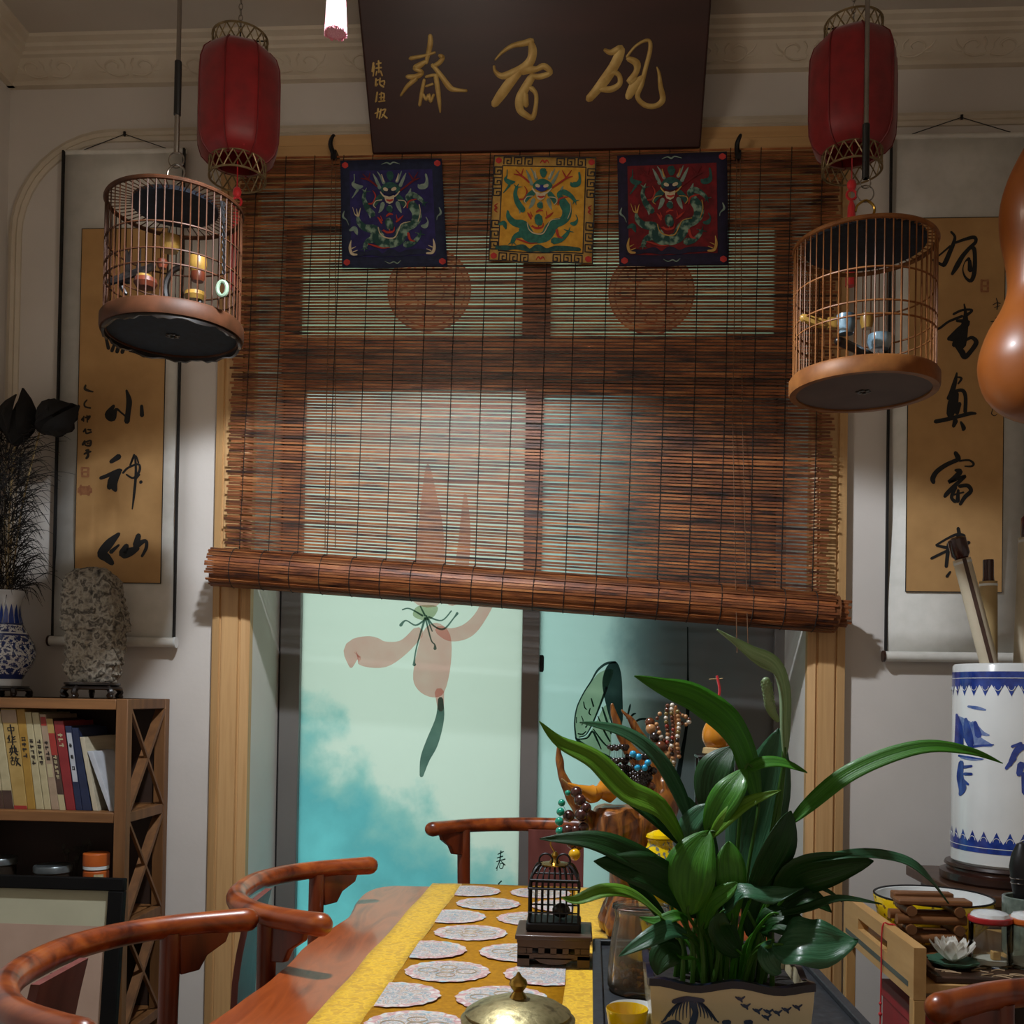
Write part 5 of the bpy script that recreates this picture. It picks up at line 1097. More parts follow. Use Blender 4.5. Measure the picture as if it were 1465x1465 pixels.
# trolley
TX, TY0, TY1, TT, TS = .622, 1.90, 2.39, .758, .693
tr = thing('bamboo_trolley', 'pale pine trolley with slotted end board standing by the wall', 'trolley', (.86, 2.12, 0))
TXR = 1.17
for x, s in ((TX, 1), (TXR, -1)):
    y0, y1, z0, z1 = TY0, TY1, TT-.094, TT
    P = [V((x,y0,z0)), V((x,y1,z0)), V((x,y1,z1-.02)), V((x,y1-.02,z1)), V((x,y0+.02,z1)), V((x,y0,z1-.02))]
    ys0, ys1, zs0, zs1 = y0+.16, y1-.12, z0+.045, z0+.068
    m = MB()
    for a in ((y0, ys0, z0, z1), (ys1, y1, z0, z1), (ys0, ys1, z0, zs0), (ys0, ys1, zs1, z1)): m.box(x-.011, x+.011, *a)
    m.build('end_board', M['pine'], tr)
    for y in (y0+.012, y1-.012): MB().box(x-.011, x+.011, y-.012, y+.012, .0, z0).build('post', M['pinev'], tr, bevel=.002)
two('greystripe', '#4c5048', '#5a5e54', rough=.6, ns=8)
MB().box(TX-.0118, TX-.011, TY0+.03, TY1-.02, TT-.078, TT-.068).build('inlay_strip', M['greystripe'], tr)
for z in (TS, .40, .12): MB().box(TX+.011, TXR-.011, TY0+.005, TY1-.005, z-.018, z).build('shelf', M['pine'], tr, bevel=.002)
# things on the trolley
def onz(px, py, z): return atz(px, py, z)
q = onz(1335, 1322, TS); bx, by = .765, 2.258
t = thing('yellow_bowl', 'yellow porcelain basin with white inside at the trolley back', 'bowl', (bx, by, TS))
yel_dark = pm('yellow_floral_glaze', '#6b5410', '#d3b010', '#e0bd14', rough=.2, coat=.4, ns=70, lo=.36, hi=.46, det=3)
R_ = .122
MB().lathe([(0,0),(R_*.55,0),(R_*.62,.006),(R_*.92,.045),(R_,.090),(R_*.985,.094)], 48, (bx, by, TS), cap=False).build('outer_glaze', yel_dark, t)
MB().lathe([(R_*.985,.0945),(R_*.95,.092),(R_*.88,.047),(R_*.58,.012),(0,.010)], 48, (bx, by, TS), cap=False).build('inner_glaze', M['white'], t)
MB().torus((bx, by, TS+.0945), R_*.985, .0022, 48, 6).build('rim', M['iron'], t)
two('logwood', '#623c1e', '#83542c', rough=.5, sc=(3,14,14), ns=3); two('logend', '#7a5228', '#94683a', rough=.6, ns=30)
# carved tray board under the small things
two('carvedboard', '#2a190f', '#4a2e1c', rough=.4, coat=.2, ns=8); two('carve_light', '#8f7656', '#a88d6a', rough=.7, ns=40)
cbx0, cbx1, cby0, cby1 = TX+.03, TXR-.02, TY0+.008, 2.047
ct = thing('carved_board', 'dark carved wooden board along the front of the trolley', 'board', ((cbx0+cbx1)/2, 1.98, TS))
MB().box(cbx0, cbx1, cby0, cby1, TS+.0002, TS+.013).build('board', M['carvedboard'], ct, bevel=.003)
m = MB(); rc = random.Random(4)
for i in range(46):
    x = rc.uniform(cbx0+.02, cbx1-.02); y = rc.uniform(cby0+.008, cby1-.01); m.tube(catmull([(x-.012,y+rc.uniform(-.008,.008),TS+.0135),(x,y,TS+.0142),(x+.014,y+rc.uniform(-.009,.009),TS+.0135)],3), .0013, 4)
m.build('carving', M['carve_light'], ct)['kind'] = 'stuff'
BZ = TS+.0136
# log rack
lx, ly = at(1330, 1300, 2.09).x, 2.092
t = thing('log_rack', 'small brown rack of stacked bamboo logs before the yellow basin', 'rack', (lx, ly, TS))
lw, ld = .142, .050; k = 0
for lev in range(3):
    z = TS+.0105+lev*.036
    for s in (-1, 1): MB().tube([(lx-lw/2, ly+s*ld/2, z), (lx+lw/2-.01, ly+s*ld/2, z)], .0102, 12).build('log', M['logwood'], t)
    z += .018
    for s in (-1, 1): MB().tube([(lx+s*(lw/2-.025), ly-ld/2-.015, z), (lx+s*(lw/2-.025), ly+ld/2+.015, z)], .0102, 12).build('log', M['logwood'], t)
MB().box(lx-lw/2, lx+lw/2, ly-ld/2-.012, ly+.004, TS+.1115, TS+.122).build('top_slat', M['logwood'], t, bevel=.003)
MB().box(lx-lw/2+.005, lx+lw/2-.02, ly+.008, ly+.038, TS+.1115, TS+.128).build('top_slat', M['logwood'], t, bevel=.003)
# lotus
two('lotusw', '#e6e3d8', '#f2f0e8', rough=.35, ns=10, transl=.4); two('padgreen', '#2c4d3c', '#46705a', rough=.4, ns=14)
q = atz(1363, 1371, BZ); q.y = max(min(q.y, 2.02), 1.95); q = V((at(1363,1371,1.985).x, 1.985, BZ))
t = thing('lotus_ornament', 'white porcelain lotus flower on a green lily pad', 'ornament', q)
MB().lathe([(0,.0),(.030,.002),(.044,.009),(.0455,.013),(.043,.013),(.028,.007),(0,.006)], 40, q, wob=lambda a, z: 1+.07*sin(a*8)*(z/.013)).build('lily_pad', M['padgreen'], t)
for ring, n_, L_, el, wd in ((0,9,.047,.42,.0125),(1,8,.041,.82,.011),(2,6,.034,1.12,.010)):
    for i in range(n_):
        a = 2*pi*(i+.5*ring)/n_; d = V((cos(a), sin(a), 0)); sd_ = V((-sin(a), cos(a), 0)); vs = []
        for j in range(7):
            u = j/6; e_ = el*(1-.25*u)+.35*u; c_ = q + V((0,0,.009)) + d*(.005+cos(e_)*L_*u) + V((0,0,sin(e_)*L_*u+.006*u*u)); ww = wd*sin(pi*(u*.86+.10))**.8
            for s in (-1,0,1): vs.append(c_+sd_*ww*s+V((0,0,abs(s)*.003))-d*abs(s)*.001)
        pmb = MB(); pmb.add(vs, [(3*j+s, 3*j+s+1, 3*j+s+4, 3*j+s+3) for j in range(6) for s in (0,1)]); o = pmb.build('petal', M['lotusw'], t, recalc=False)
MB().ball(q+V((0,0,.034)), .013, 12, 8, (1,1,1.2)).build('bud', M['lotusw'], t)
# glass jars
two('redlid', '#9c1f22', '#b02a2a', rough=.3, coat=.3, ns=10); two('orangelid', '#b0521c', '#c46428', rough=.3, coat=.3, ns=10)
for lab, px, lid, yy in (('glass jar with red and white lid on the carved board', 1416, 'redlid', 2.005), ('glass jar with orange and white lid on the carved board', 1474, 'orangelid', 2.00)):
    q = V((at(px, 1360, yy).x, yy, BZ)); t = thing('glass_jar', lab, 'jar', q, 'glass jars on the trolley'); r = .0375
    MB().lathe([(0,.0),(r*.97,0),(r,.004),(r,.080),(r*.96,.082),(r*.93,.078),(r*.93,.006),(0,.005)], 32, q).build('glass_body', M['glass'], t)
    MB().lathe([(0,.0055),(r*.9,.0055),(r*.9,.012),(0,.012)], 24, q).build('base_disc', M['lotusw'], t)
    MB().obox(q+V((.006,-.012,.021)), (.016,.013,.017)).build('cork_piece', M['pine'], t, bevel=.002)
    MB().lathe([(r*.9,.0785),(r*1.04,.0825),(r*1.06,.086),(r*1.04,.091),(r*.95,.092)], 32, q, cap=True).build('lid_ring', M[lid], t)
    MB().lathe([(r*.92,.0915),(r*.85,.098),(r*.5,.102),(0,.103)], 32, q, wob=lambda a, z: 1+.04*sin(a*9)).build('lid_top', M['white'], t)
# celadon brush pot and brush
two('celadon', '#59665e', '#7a877c', rough=.25, coat=.3, ns=60, det=2); q = V((at(1470, 1300, 2.16).x, 2.16, TS)); r = .048
t = thing('brush_pot', 'grey-green crackled brush pot behind the glass jars', 'pot', q)
MB().lathe([(0,0),(r*.95,0),(r,.006),(r,.115),(r*.94,.117),(r*.86,.115),(r*.86,.01),(0,.01)], 36, q).build('pot_body', M['celadon'], t)
q2 = q + V((-.012, 0, .0115)); t = thing('writing_brush', 'thick black-handled brush standing in the crackled pot', 'brush', q2)
MB().lathe([(0,0),(.012,0),(.013,.09),(.020,.13),(.024,.165),(.020,.19),(.010,.212),(0,.216)], 20, q2).build('handle', M['black'], t)
MB().torus(q2+V((0,0,.132)), .0205, .0012, 24, 5).build('wire_band', M['steel'], t); MB().torus(q2+V((0,0,.142)), .0218, .0012, 24, 5).build('wire_band', M['steel'], t)
# red box on the lower shelf
two('boxred', '#8c1620', '#a31d28', rough=.45, ns=8)
bz = atz(1290, 1440, .40); t = thing('red_box', 'red gift box on the lower trolley shelf', 'box', (.725, 2.10, .4002))
zt_ = at(1280, 1440, 2.02).z
MB().box(.65, .80, 2.02, 2.22, .4004, zt_-.035).build('box_body', M['boxred'], t, bevel=.002); l_ = MB().box(.647, .803, 2.017, 2.223, zt_-.0345, zt_).build('box_lid', M['boxred'], t, bevel=.002)
MB().box(.70, .735, 2.018, 2.222, zt_, zt_+.001).build('ribbon', M['white'], l_)
# red cord with jade pendant over the end board
q = V((TX, at(1268, 1312, 2.1).y, TT)); yy = 2.10
yy = 2.085
t = thing('red_cord_charm', 'red cord with pale jade pendant hung over the trolley end board', 'charm', (TX, yy, TT))
xo = TX-.0135
MB().tube(catmull([(TX+.016, yy, TT-.03),(TX+.0135, yy, TT-.002),(TX, yy, TT+.0018),(xo, yy, TT-.004),(xo-.001, yy, TT-.10),(xo-.002, yy, TT-.20)], 4), .0017, 6).build('cord', M['tassel'], t)
m = MB(); m.ball((xo-.002, yy, TT-.155), .0035, 8, 6); m.ball((xo-.002, yy, TT-.176), .0042, 8, 6); m.build('knot', M['tassel'], t)
MB().lathe([(0,0),(.009,.003),(.013,.014),(.013,.028),(.009,.040),(0,.044)], 16, (xo-.002-.006, yy, TT-.242)).build('jade_pendant', M['jade'], t)
# ================================================================== TABLE
TZ0 = .75
EDGE = [(-.500,.92),(-.497,1.10),(-.499,1.28),(-.493,1.40),(-.480,1.55),(-.477,1.68),(-.480,1.80),(-.470,1.93),(-.458,2.05),(-.466,2.13),(-.474,2.20),(-.476,2.30),(-.462,2.365),(-.43,2.395)]
REDGE = [(.36,2.44),(.385,2.33),(.37,2.1),(.375,1.8),(.365,1.5),(.37,1.2),(.36,.92)]
tb = thing('tea_table', 'long red-brown live-edge wooden tea table', 'table', (-.06, 1.66, 0))
P = catmull([V((x,y,0)) for x, y in EDGE], 4)+[V((-.1,2.41,0)), V((.15,2.425,0))]+catmull([V((x,y,0)) for x, y in REDGE], 4)
n = len(P); m = MB(); cxy = V((-.06,1.66,0)); vs = []
for z, s in ((TZ0,-.004),(TZ0-.004,0),(TZ0-.022,.004),(TZ0-.048,-.004),(TZ0-.062,-.020)):
    for i, p in enumerate(P):
        d = (p-cxy); d.y *= .25; d.normalize(); k_ = s+.004*noise.noise(V((p.x*9, p.y*9, z*60))); vs.append((p.x+d.x*k_, p.y+d.y*k_, z))
m.add(vs, [(r*n+i, r*n+(i+1) % n, (r+1)*n+(i+1) % n, (r+1)*n+i) for r in range(4) for i in range(n)]+[tuple(range(n)), tuple(4*n+i for i in range(n))[::-1]])
m.build('slab_top', M['tabletop'], tb)
for x in (-.36, .24):
    for y in (1.05, 2.25): MB().box(x-.04, x+.04, y-.04, y+.04, 0, TZ0-.058).build('leg', M['rosewood_v'], tb, bevel=.006)
MB().box(-.33, .21, 2.235, 2.265, .58, TZ0-.06).build('apron', M['rosewood_v'], tb); MB().box(-.33, .21, 1.035, 1.065, .58, TZ0-.06).build('apron', M['rosewood_v'], tb)

# ---- brocade runner with yellow bands and medallions
two('brocade', '#9c6a00', '#b67f04', rough=.65, ns=120, spec=.25)
yb = pm('yellow_brocade', '#d3a008', '#f2c414', '#e0ae0a', rough=.55, ns=85, det=2, bump=.5, sheen=.3, lo=.4, hi=.6)
md = pm('medallion_silk', '#c9c0b4', '#a88f7c', '#d4c9c2', '#7d9aa2', '#c4a3a0', '#ddd6cf', rough=.6, ns=75, det=4, dist=1.5, lo=.3, hi=.7, bump=.3)
mdrim = pm('medallion_rim', '#8fb0bd', '#d3cac0', '#c08d8d', '#ddd8d2', rough=.6, ns=60, det=2, lo=.3, hi=.7)
two('goldthread', '#a8977c', '#bda98c', rough=.5, ns=40)
rn = thing('table_runner', 'golden brocade table runner with round medallions and yellow bands', 'table runner', (-.155, 1.66, TZ0))
def rx_(y): return -.1535+(y-1.66)*.018      # centre line of the runner
Y0, Y1 = .93, 2.425
def strip(a, b, nm, mat, z, hang=True):
    m = MB(); vs = []; N_ = 60
    for i in range(N_+1):
        y = Y0+(Y1-Y0)*i/N_; zz = z + .0006*sin(y*31+a*40)
        for q in range(5):
            u = a+(b-a)*q/4; vs.append((rx_(y)+u+.0012*sin(y*17), y, zz+.0005*sin(u*70+y*23)))
    m.add(vs, [(i*5+q, i*5+q+1, (i+1)*5+q+1, (i+1)*5+q) for i in range(N_) for q in range(4)])
    o = m.build(nm, mat, rn, recalc=False); s = o.modifiers.new('s', 'SOLIDIFY'); s.thickness = .0012; s.offset = 1; return o
strip(-.130, .140, 'brocade_field', M['brocade'], TZ0+.0022)
strip(-.200, -.129, 'yellow_band', yb, TZ0+.0030); strip(.139, .208, 'yellow_band', yb, TZ0+.0030)
def medal(cx, cy, r=.0685):
    m = MB(); nn = 40; lo_, hi_ = -.129+rx_(cy), .139+rx_(cy); vs = [(min(max(cx,lo_),hi_), cy, TZ0+.0062)]
    for rr3 in (.80, 1.0):
        for i in range(nn):
            a = 2*pi*i/nn; k_ = rr3*r*(1+.03*cos(a*16)*(rr3 > .9)); x = cx+cos(a)*k_; vs.append((min(max(x, lo_), hi_), cy+sin(a)*k_*.92, TZ0+.0060))
    m.add(vs[:1+nn], [(0,1+i,1+(i+1) % nn) for i in range(nn)]); o = m.build('medallion', md, rn, recalc=False)
    m2 = MB(); m2.add(vs[1:], [(i,(i+1) % nn,nn+(i+1) % nn,nn+i) for i in range(nn)]); m2.build('medallion_rim', mdrim, o, recalc=False)
    if abs(cx-rx_(cy)) < .08:
        m3 = MB()
        for sx_, sy_, r_ in ((-.45,0,.24),(.45,0,.24),(0,.3,.2),(0,-.35,.22),(0,0,.16)):
            m3.torus((min(max(cx+sx_*r,lo_+.012),hi_-.012), cy+sy_*r, TZ0+.0064), r_*r, .0009, 14, 4, None, 1, .8)
        m3.build('gold_couching', M['goldthread'], o)
yy = 2.33; row = 0
while yy > .98:
    c0 = rx_(yy)-.0935+.0 if row % 2 == 0 else rx_(yy)-.018
    base_ = -.240 if row % 2 == 0 else -.183
    base_ += (yy-2.33)*.032
    for k_ in (-1, 0, 1, 2):
        cx = base_+k_*.160
        if rx_(yy)-.129-.045 < cx < rx_(yy)+.139+.045: medal(cx, yy)
    yy -= .1365; row += 1

# ================================================================== CHAIRS
def make_chair(label, loc, rz, zr=.85, group='rosewood armchairs around the tea table'):
    t = thing('armchair', label, 'chair', loc, group, rz)      # local: faces +x, rail apex at x = 0
    B = lambda m, nm, mat=M['rosewood'], **k: m.build(nm, mat, t, world=False, **k)
    rail = [(.195,-.286),(.155,-.264),(.095,-.225),(.042,-.165),(.008,-.085),(0,0),(.008,.085),(.042,.165),(.095,.225),(.155,.264),(.195,.286)]
    def zz(i): return zr-.019
    m = MB(); m.rod([V((x, y, zz(0))) for x, y in rail], [.0195,.0185,.018,.0185,.019,.0195,.019,.0185,.018,.0185,.0195], 14, 4); B(m, 'crest_rail')
    for s in (-1, 1):
        top = V((.095, s*.222, zr-.028)); bot = V((.10, s*.215, .43))
        B(MB().tube([bot, (bot+top)/2+V((-.004,0,0)), top], [.0165,.0155,.0165], 10), 'post', M['rosewood_v'])
        q = [(.106, s*.226, zr-.032), (.172, s*.272, zr-.030), (.166, s*.268, zr-.050), (.142, s*.252, zr-.068), (.132, s*.245, zr-.090), (.108, s*.228, zr-.094)]
        d = V((-.62*s, .78, 0)).normalized()*.014 if False else V((.78*0-.6, .8*s, 0)).normalized()*.013
        B(MB().prism([V(p)-d*.5 for p in q], d), 'spandrel', M['rosewood_v'], bevel=.002)
        B(MB().tube([(.36, s*.215, .0), (.36, s*.215, .42)], .0185, 10), 'leg', M['rosewood_v'])
        B(MB().tube([(.10, s*.215, .0), (.10, s*.215, .42)], .0185, 10), 'leg', M['rosewood_v'])
        B(MB().bar((.10, s*.215, .12), (.36, s*.215, .12), .02, .026), 'stretcher', M['rosewood_v'])
    m = MB(); m.sweep([[V((x+.006-.028*sin(v*pi), y, .435+(zr-.03-.435)*v)) for x, y in ((.018,-.068),(.03,-.068),(.03,.068),(.018,.068))] for v in [i/8 for i in range(9)]], None); B(m, 'back_splat', M['splat'])
    B(MB().box(.07, .40, -.245, .245, .412, .438), 'seat', bevel=.008)
    B(MB().bar((.36,-.215,.09), (.36,.215,.09), .02, .03), 'stretcher', M['rosewood_v'])
    return t
M['splat'] = pm('splat_reflection_tint', '#6b3a34', '#86504a', rough=.4, coat=.2, sc=(10,10,2), ns=3, det=5)  # rosy reflection painted into the splat's wood colour
make_chair('rosewood armchair nearest the leaning framed drawing', (-.722, 1.345, 0), radians(1))
make_chair('rosewood armchair between the table side and the glass door', (-.620, 1.888, 0), radians(4))
ec = make_chair('rosewood armchair at the table end with reflection-tinted mauve splat before the window', (-.055, 2.79, 0), radians(-91), .872)
ec.scale = (.8, 1.10, 1.0)
make_chair('rosewood armchair turned aside in front of the pine trolley', (.782, 1.345, 0), radians(-112.8))
for o in list(bpy.data.objects):
    pass

# ================================================================== SMALL CAGE ON ITS STAND
q = atz(737, 1383, TZ0+.006)
sx0, sx1 = atz(735, 1382, TZ0+.006).x, atz(848, 1383, TZ0+.006).x
sy = 1.685; RZ = TZ0+.0066
stw = .127; scx = (sx0+sx1)/2; sth = .052; std = .115
t = thing('carved_stand', 'small dark carved wooden stand under the toy cage on the runner', 'stand', (scx, sy+std/2, RZ))
MB().box(scx-stw/2, scx+stw/2, sy, sy+std, RZ+sth-.008, RZ+sth).build('top_board', pm('stand_wood', '#3a261b', '#503628', rough=.45, coat=.2, ns=8), t, bevel=.002)
sw = pm('stand_wood_apron', '#46301f', '#5e422c', rough=.5, ns=10)
MB().box(scx-stw/2+.003, scx+stw/2-.003, sy+.003, sy+std-.003, RZ+sth-.013, RZ+sth-.0082).build('moulding', sw, t)
def apron(y):
    # a fretted front: frame, mullions and lobed foot line
    m = MB(); z1 = RZ+sth-.0132; x0, x1 = scx-stw/2+.004, scx+stw/2-.004
    m.box(x0, x1, y, y+.005, z1-.008, z1); m.box(x0, x1, y, y+.005, z1-.026, z1-.017)
    n_ = 6; 
    for i in range(n_+1):
        xx = x0+(x1-x0)*(i/n_); wd = .016 if i in (0, n_) else .005; m.box(max(xx-wd,x0), min(xx+wd,x1), y, y+.005, z1-.018, z1-.007)
    for a, b in ((x0, x0+.020), (x1-.020, x1)): m.box(a, b, y, y+.005, RZ, z1-.02)
    xm = (x0+x1)/2; m.prism([V((xm-.034,y,z1-.024)), V((xm-.022,y,z1-.032)), V((xm-.008,y,RZ+.004)), V((xm+.008,y,RZ+.004)), V((xm+.022,y,z1-.032)), V((xm+.034,y,z1-.024))], (0,.005,0))
    return m
apron(sy+.004).build('fretted_apron', sw, t); apron(sy+std-.009).build('fretted_apron', sw, t)
for x in (scx-stw/2+.004, scx+stw/2-.009): MB().box(x, x+.005, sy+.009, sy+std-.009, RZ, RZ+sth-.0132).build('side_panel', sw, t)
MB().box(scx-stw/2+.009, scx+stw/2-.009, sy+.030, sy+.034, RZ+.004, RZ+sth-.0132).build('inner_panel', M['blackwood'], t)
cgz = RZ+sth+.0004; cw = .046; cyc = sy+.058; cxx = (at(752,1340,sy+.02).x+at(831,1340,sy+.02).x)/2; ch = .100
t = thing('toy_cage', 'small black wire cage with gilt hook on the carved stand', 'toy cage', (cxx, cyc, cgz))
MB().box(cxx-cw, cxx+cw, cyc-.036, cyc+.036, cgz, cgz+.016).build('base', M['iron'], t, bevel=.004)
def arch(u): # closed rounded-rect outline; u index around
    return u
nb = 9
for i in range(nb):
    x = cxx-cw+.005+(2*cw-.010)*i/(nb-1)
    for y in (cyc-.033, cyc+.033): MB().tube([(x, y, cgz+.014), (x, y, cgz+.072)], .0013 if 0 < i < nb-1 else .0022, 5).build('bar', M['iron'], t)
    d = abs(i-(nb-1)/2)/((nb-1)/2); xt = cxx+(x-cxx)*.55
    for s in (-1, 1): MB().tube(catmull([(x, cyc+s*.033, cgz+.072), (x*.94+cxx*.06, cyc+s*.031, cgz+.088), (x*.75+cxx*.25, cyc+s*.022, cgz+.104), (xt, cyc+s*.010, cgz+.109)], 4), .0013 if 0 < i < nb-1 else .0022, 5).build('roof_bar', M['iron'], t)
for i in range(1, 6):
    y = cyc-.033+.066*i/6
    for s in (-1, 1): MB().tube(catmull([(cxx+s*(cw-.005), y, cgz+.014), (cxx+s*(cw-.005), y, cgz+.072), (cxx+s*(cw-.009), y*.96+cyc*.04, cgz+.090), (cxx+s*(cw-.022), y*.8+cyc*.2, cgz+.106)], 4), .0013, 5).build('side_bar', M['iron'], t)
for z, r_ in ((.032,.0016),(.072,.0024),(.086,.0016)):
    k_ = cw-.004 if z < .08 else cw-.006
    m = MB(); pts = [(cxx-k_, cyc-.034, cgz+z), (cxx+k_, cyc-.034, cgz+z), (cxx+k_, cyc+.034, cgz+z), (cxx-k_, cyc+.034, cgz+z)]
    for a, b in zip(pts, pts[1:]+pts[:1]): m.tube([a, b], r_, 5)
    m.build('rail', M['iron'], t)
MB().lathe([(0,0),(.026,0),(.027,.002),(.010,.004),(.005,.012),(.007,.016),(.003,.022),(0,.022)], 20, (cxx, cyc, cgz+.107)).build('crown_plate', M['brass'], t)
MB().tube(catmull([(cxx, cyc, cgz+.127), (cxx-.004, cyc, cgz+.134), (cxx-.008, cyc, cgz+.142), (cxx-.004, cyc, cgz+.152), (cxx+.004, cyc, cgz+.153)], 4), .0012, 6).build('gilt_hook', M['brass'], t)
for s in (-1, 1): MB().torus((cxx+s*.015, cyc-.012, cgz+.116), .011, .0018, 18, 5, Matrix.Rotation(pi/2,3,'X')).build('scroll_ring', M['iron'], t)
MB().ball((cxx+.012, cyc, cgz+.030), .014, 10, 7, (1.1,.8,.9)).build('toy_nest', M['blackwood'], t)

# ================================================================== BRASS INCENSE BURNER
bx, by = at(741, 1452, 1.18).x, 1.18
bz = TZ0+.0066
t = thing('incense_burner', 'round brass incense burner with domed engraved lid and knob', 'incense burner', (bx, by, bz))
MB().lathe([(0,0),(.036,0),(.040,.006),(.058,.03),(.063,.050),(.061,.062),(.064,.066),(.062,.070),(.05,.068)], 44, (bx, by, bz)).build('bowl', M['brasspat'], t)
zt2 = at(741, 1440, by).z-bz
l_ = MB().lathe([(.0655,.070),(.066,.074),(.060,.078),(.061,.081),(.050,.088),(.030,.095),(.012,.098),(0,.0985)], 44, (bx, by, bz)).build('lid', M['brasspat'], t)
MB().lathe([(.0105,.0975),(.0085,.101),(.0055,.105),(.0085,.109),(.0108,.113),(.0092,.118),(.004,.122),(.0012,.127),(0,.127)], 22, (bx, by, bz)).build('knob', M['brass'], l_)
for i in range(3):
    a = 2*pi*i/3+.5; MB().ball((bx+.034*cos(a), by+.034*sin(a), bz+.006), .006, 8, 6).build('foot', M['brasspat'], t)

# ================================================================== SLATE TEA TRAY
tz = .785
tp_ = [atz(847,1343,tz), atz(1168,1352,tz), V((.386,1.10,tz)), V((.022,1.10,tz))]
A_, B_ = V((.030,1.775,0)), V((.375,1.80,0)); C_, D_ = V((.388,1.08,0)), V((.022,1.08,0))
t = thing('tea_tray', 'black slate tea tray with raised rim on the table', 'tray', (.2, 1.44, TZ0))
zb0 = TZ0+.0072
MB().prism([V((p.x,p.y,zb0)) for p in (A_,B_,C_,D_)], (0,0,.020)).build('slab', M['slate'], t, bevel=.002)
pts = [A_,B_,C_,D_]
for a, b in zip(pts, pts[1:]+pts[:1]):
    d = (b-a).normalized(); nrm = V((d.y,-d.x,0)); q = [a+V((0,0,zb0+.0202)), b+V((0,0,zb0+.0202)), b+nrm*.014+V((0,0,zb0+.0202))-d*.014, a+nrm*.014+V((0,0,zb0+.0202))+d*.014]
    MB().prism(q, (0,0,.0085)).build('rim', M['slate'], t, bevel=.0015)
SLZ = zb0+.0204
# glass pitcher with tea
gx, gy = at(916, 1360, 1.50).x, 1.50; gz = SLZ; r = .046
glh = at(916, 1300, gy).z-gz
two('amber', '#8a6420', '#a87c2c', rough=.1, ns=10); tea = glass_mat('amber_tea', '#ecd29a', .05, haze=.3, hcol='#9c7428'); two('kernels', '#7a4f14', '#b58030', rough=.4, ns=60)  # tea gets a diffuse share too, so it looks more luminous
t = thing('glass_pitcher', 'lidded glass pitcher of amber tea on the slate tray', 'pitcher', (gx, gy, gz))
pf = [(0,0),(r*.92,0),(r*1.02,.008),(r*1.0,.04),(r*.92,.075),(r*.80,glh-.012),(r*.82,glh-.004),(r*.86,glh)]
MB().lathe(pf+[(r*.82,glh),(r*.77,glh-.010),(r*.89,.075),(r*.97,.04),(r*.98,.010),(0,.006)], 36, (gx, gy, gz)).build('glass_body', M['lightened'], t)
MB().lathe([(0,.0075),(r*.95,.0085),(r*.955,.04),(r*.935,.052),(0,.052)], 36, (gx, gy, gz)).build('tea', tea, t)
m = MB(); rk = random.Random(6)
for i in range(120):
    a = rk.random()*2*pi; q_ = r*.86*sqrt(rk.random()); m.ball((gx+q_*cos(a), gy+q_*sin(a), gz+.012+rk.random()*.020), .0036, 6, 4)
o = m.build('tea_leaves', M['kernels'], t); o['kind'] = 'stuff'
MB().lathe([(r*.76,glh-.004),(r*.90,glh+.001),(r*.88,glh+.006),(r*.5,glh+.010),(r*.14,glh+.012),(r*.12,glh+.018),(r*.22,glh+.026),(r*.1,glh+.032),(0,glh+.033)], 32, (gx, gy, gz)).build('glass_lid', M['glass'], t)
MB().tube(catmull([(gx+r*.95,gy,gz+.08),(gx+r*1.6,gy+.01,gz+.075),(gx+r*1.65,gy+.01,gz+.035),(gx+r*1.02,gy,gz+.025)],5), .0042, 8).build('handle', M['glass'], t)
# cups
def bowl(name, label, cat, c, r, h, mo, mi, saucer=None):
    t = thing(name, label, cat, c)
    MB().lathe([(0,0),(r*.48,0),(r*.5,.004),(r*.78,h*.45),(r,h-.001),(r*.985,h)], 36, c, cap=False).build('outer_glaze', mo, t)
    MB().lathe([(r*.985,h),(r*.95,h-.0015),(r*.72,h*.48),(r*.4,.008),(0,.007)], 36, c, cap=False).build('inner_glaze', mi, t)
    return t
cy_ = 1.195; cx_ = at(897, 1452, cy_).x
zc = SLZ
sc_ = thing('yellow_saucer', 'yellow porcelain saucer under the yellow tea cup', 'saucer', (cx_, cy_, zc))
MB().lathe([(0,0),(.026,0),(.028,.003),(.046,.010),(.047,.012),(.044,.0125),(.028,.006),(0,.0055)], 40, (cx_, cy_, zc)).build('dish', M['yellow'], sc_)
bowl('yellow_tea_cup', 'yellow porcelain tea cup on its saucer on the slate tray', 'cup', V((cx_, cy_, zc+.0065)), .0245, at(897,1442,cy_).z-zc-.0065, M['yellow'], M['yellow'])
wx = at(906, 1440, 1.285).x; bowl('white_tea_cup', 'white porcelain tea cup behind the yellow cup', 'cup', V((wx, 1.285, zc)), .031, at(906,1440,1.285).z-zc, M['white'], M['white'])

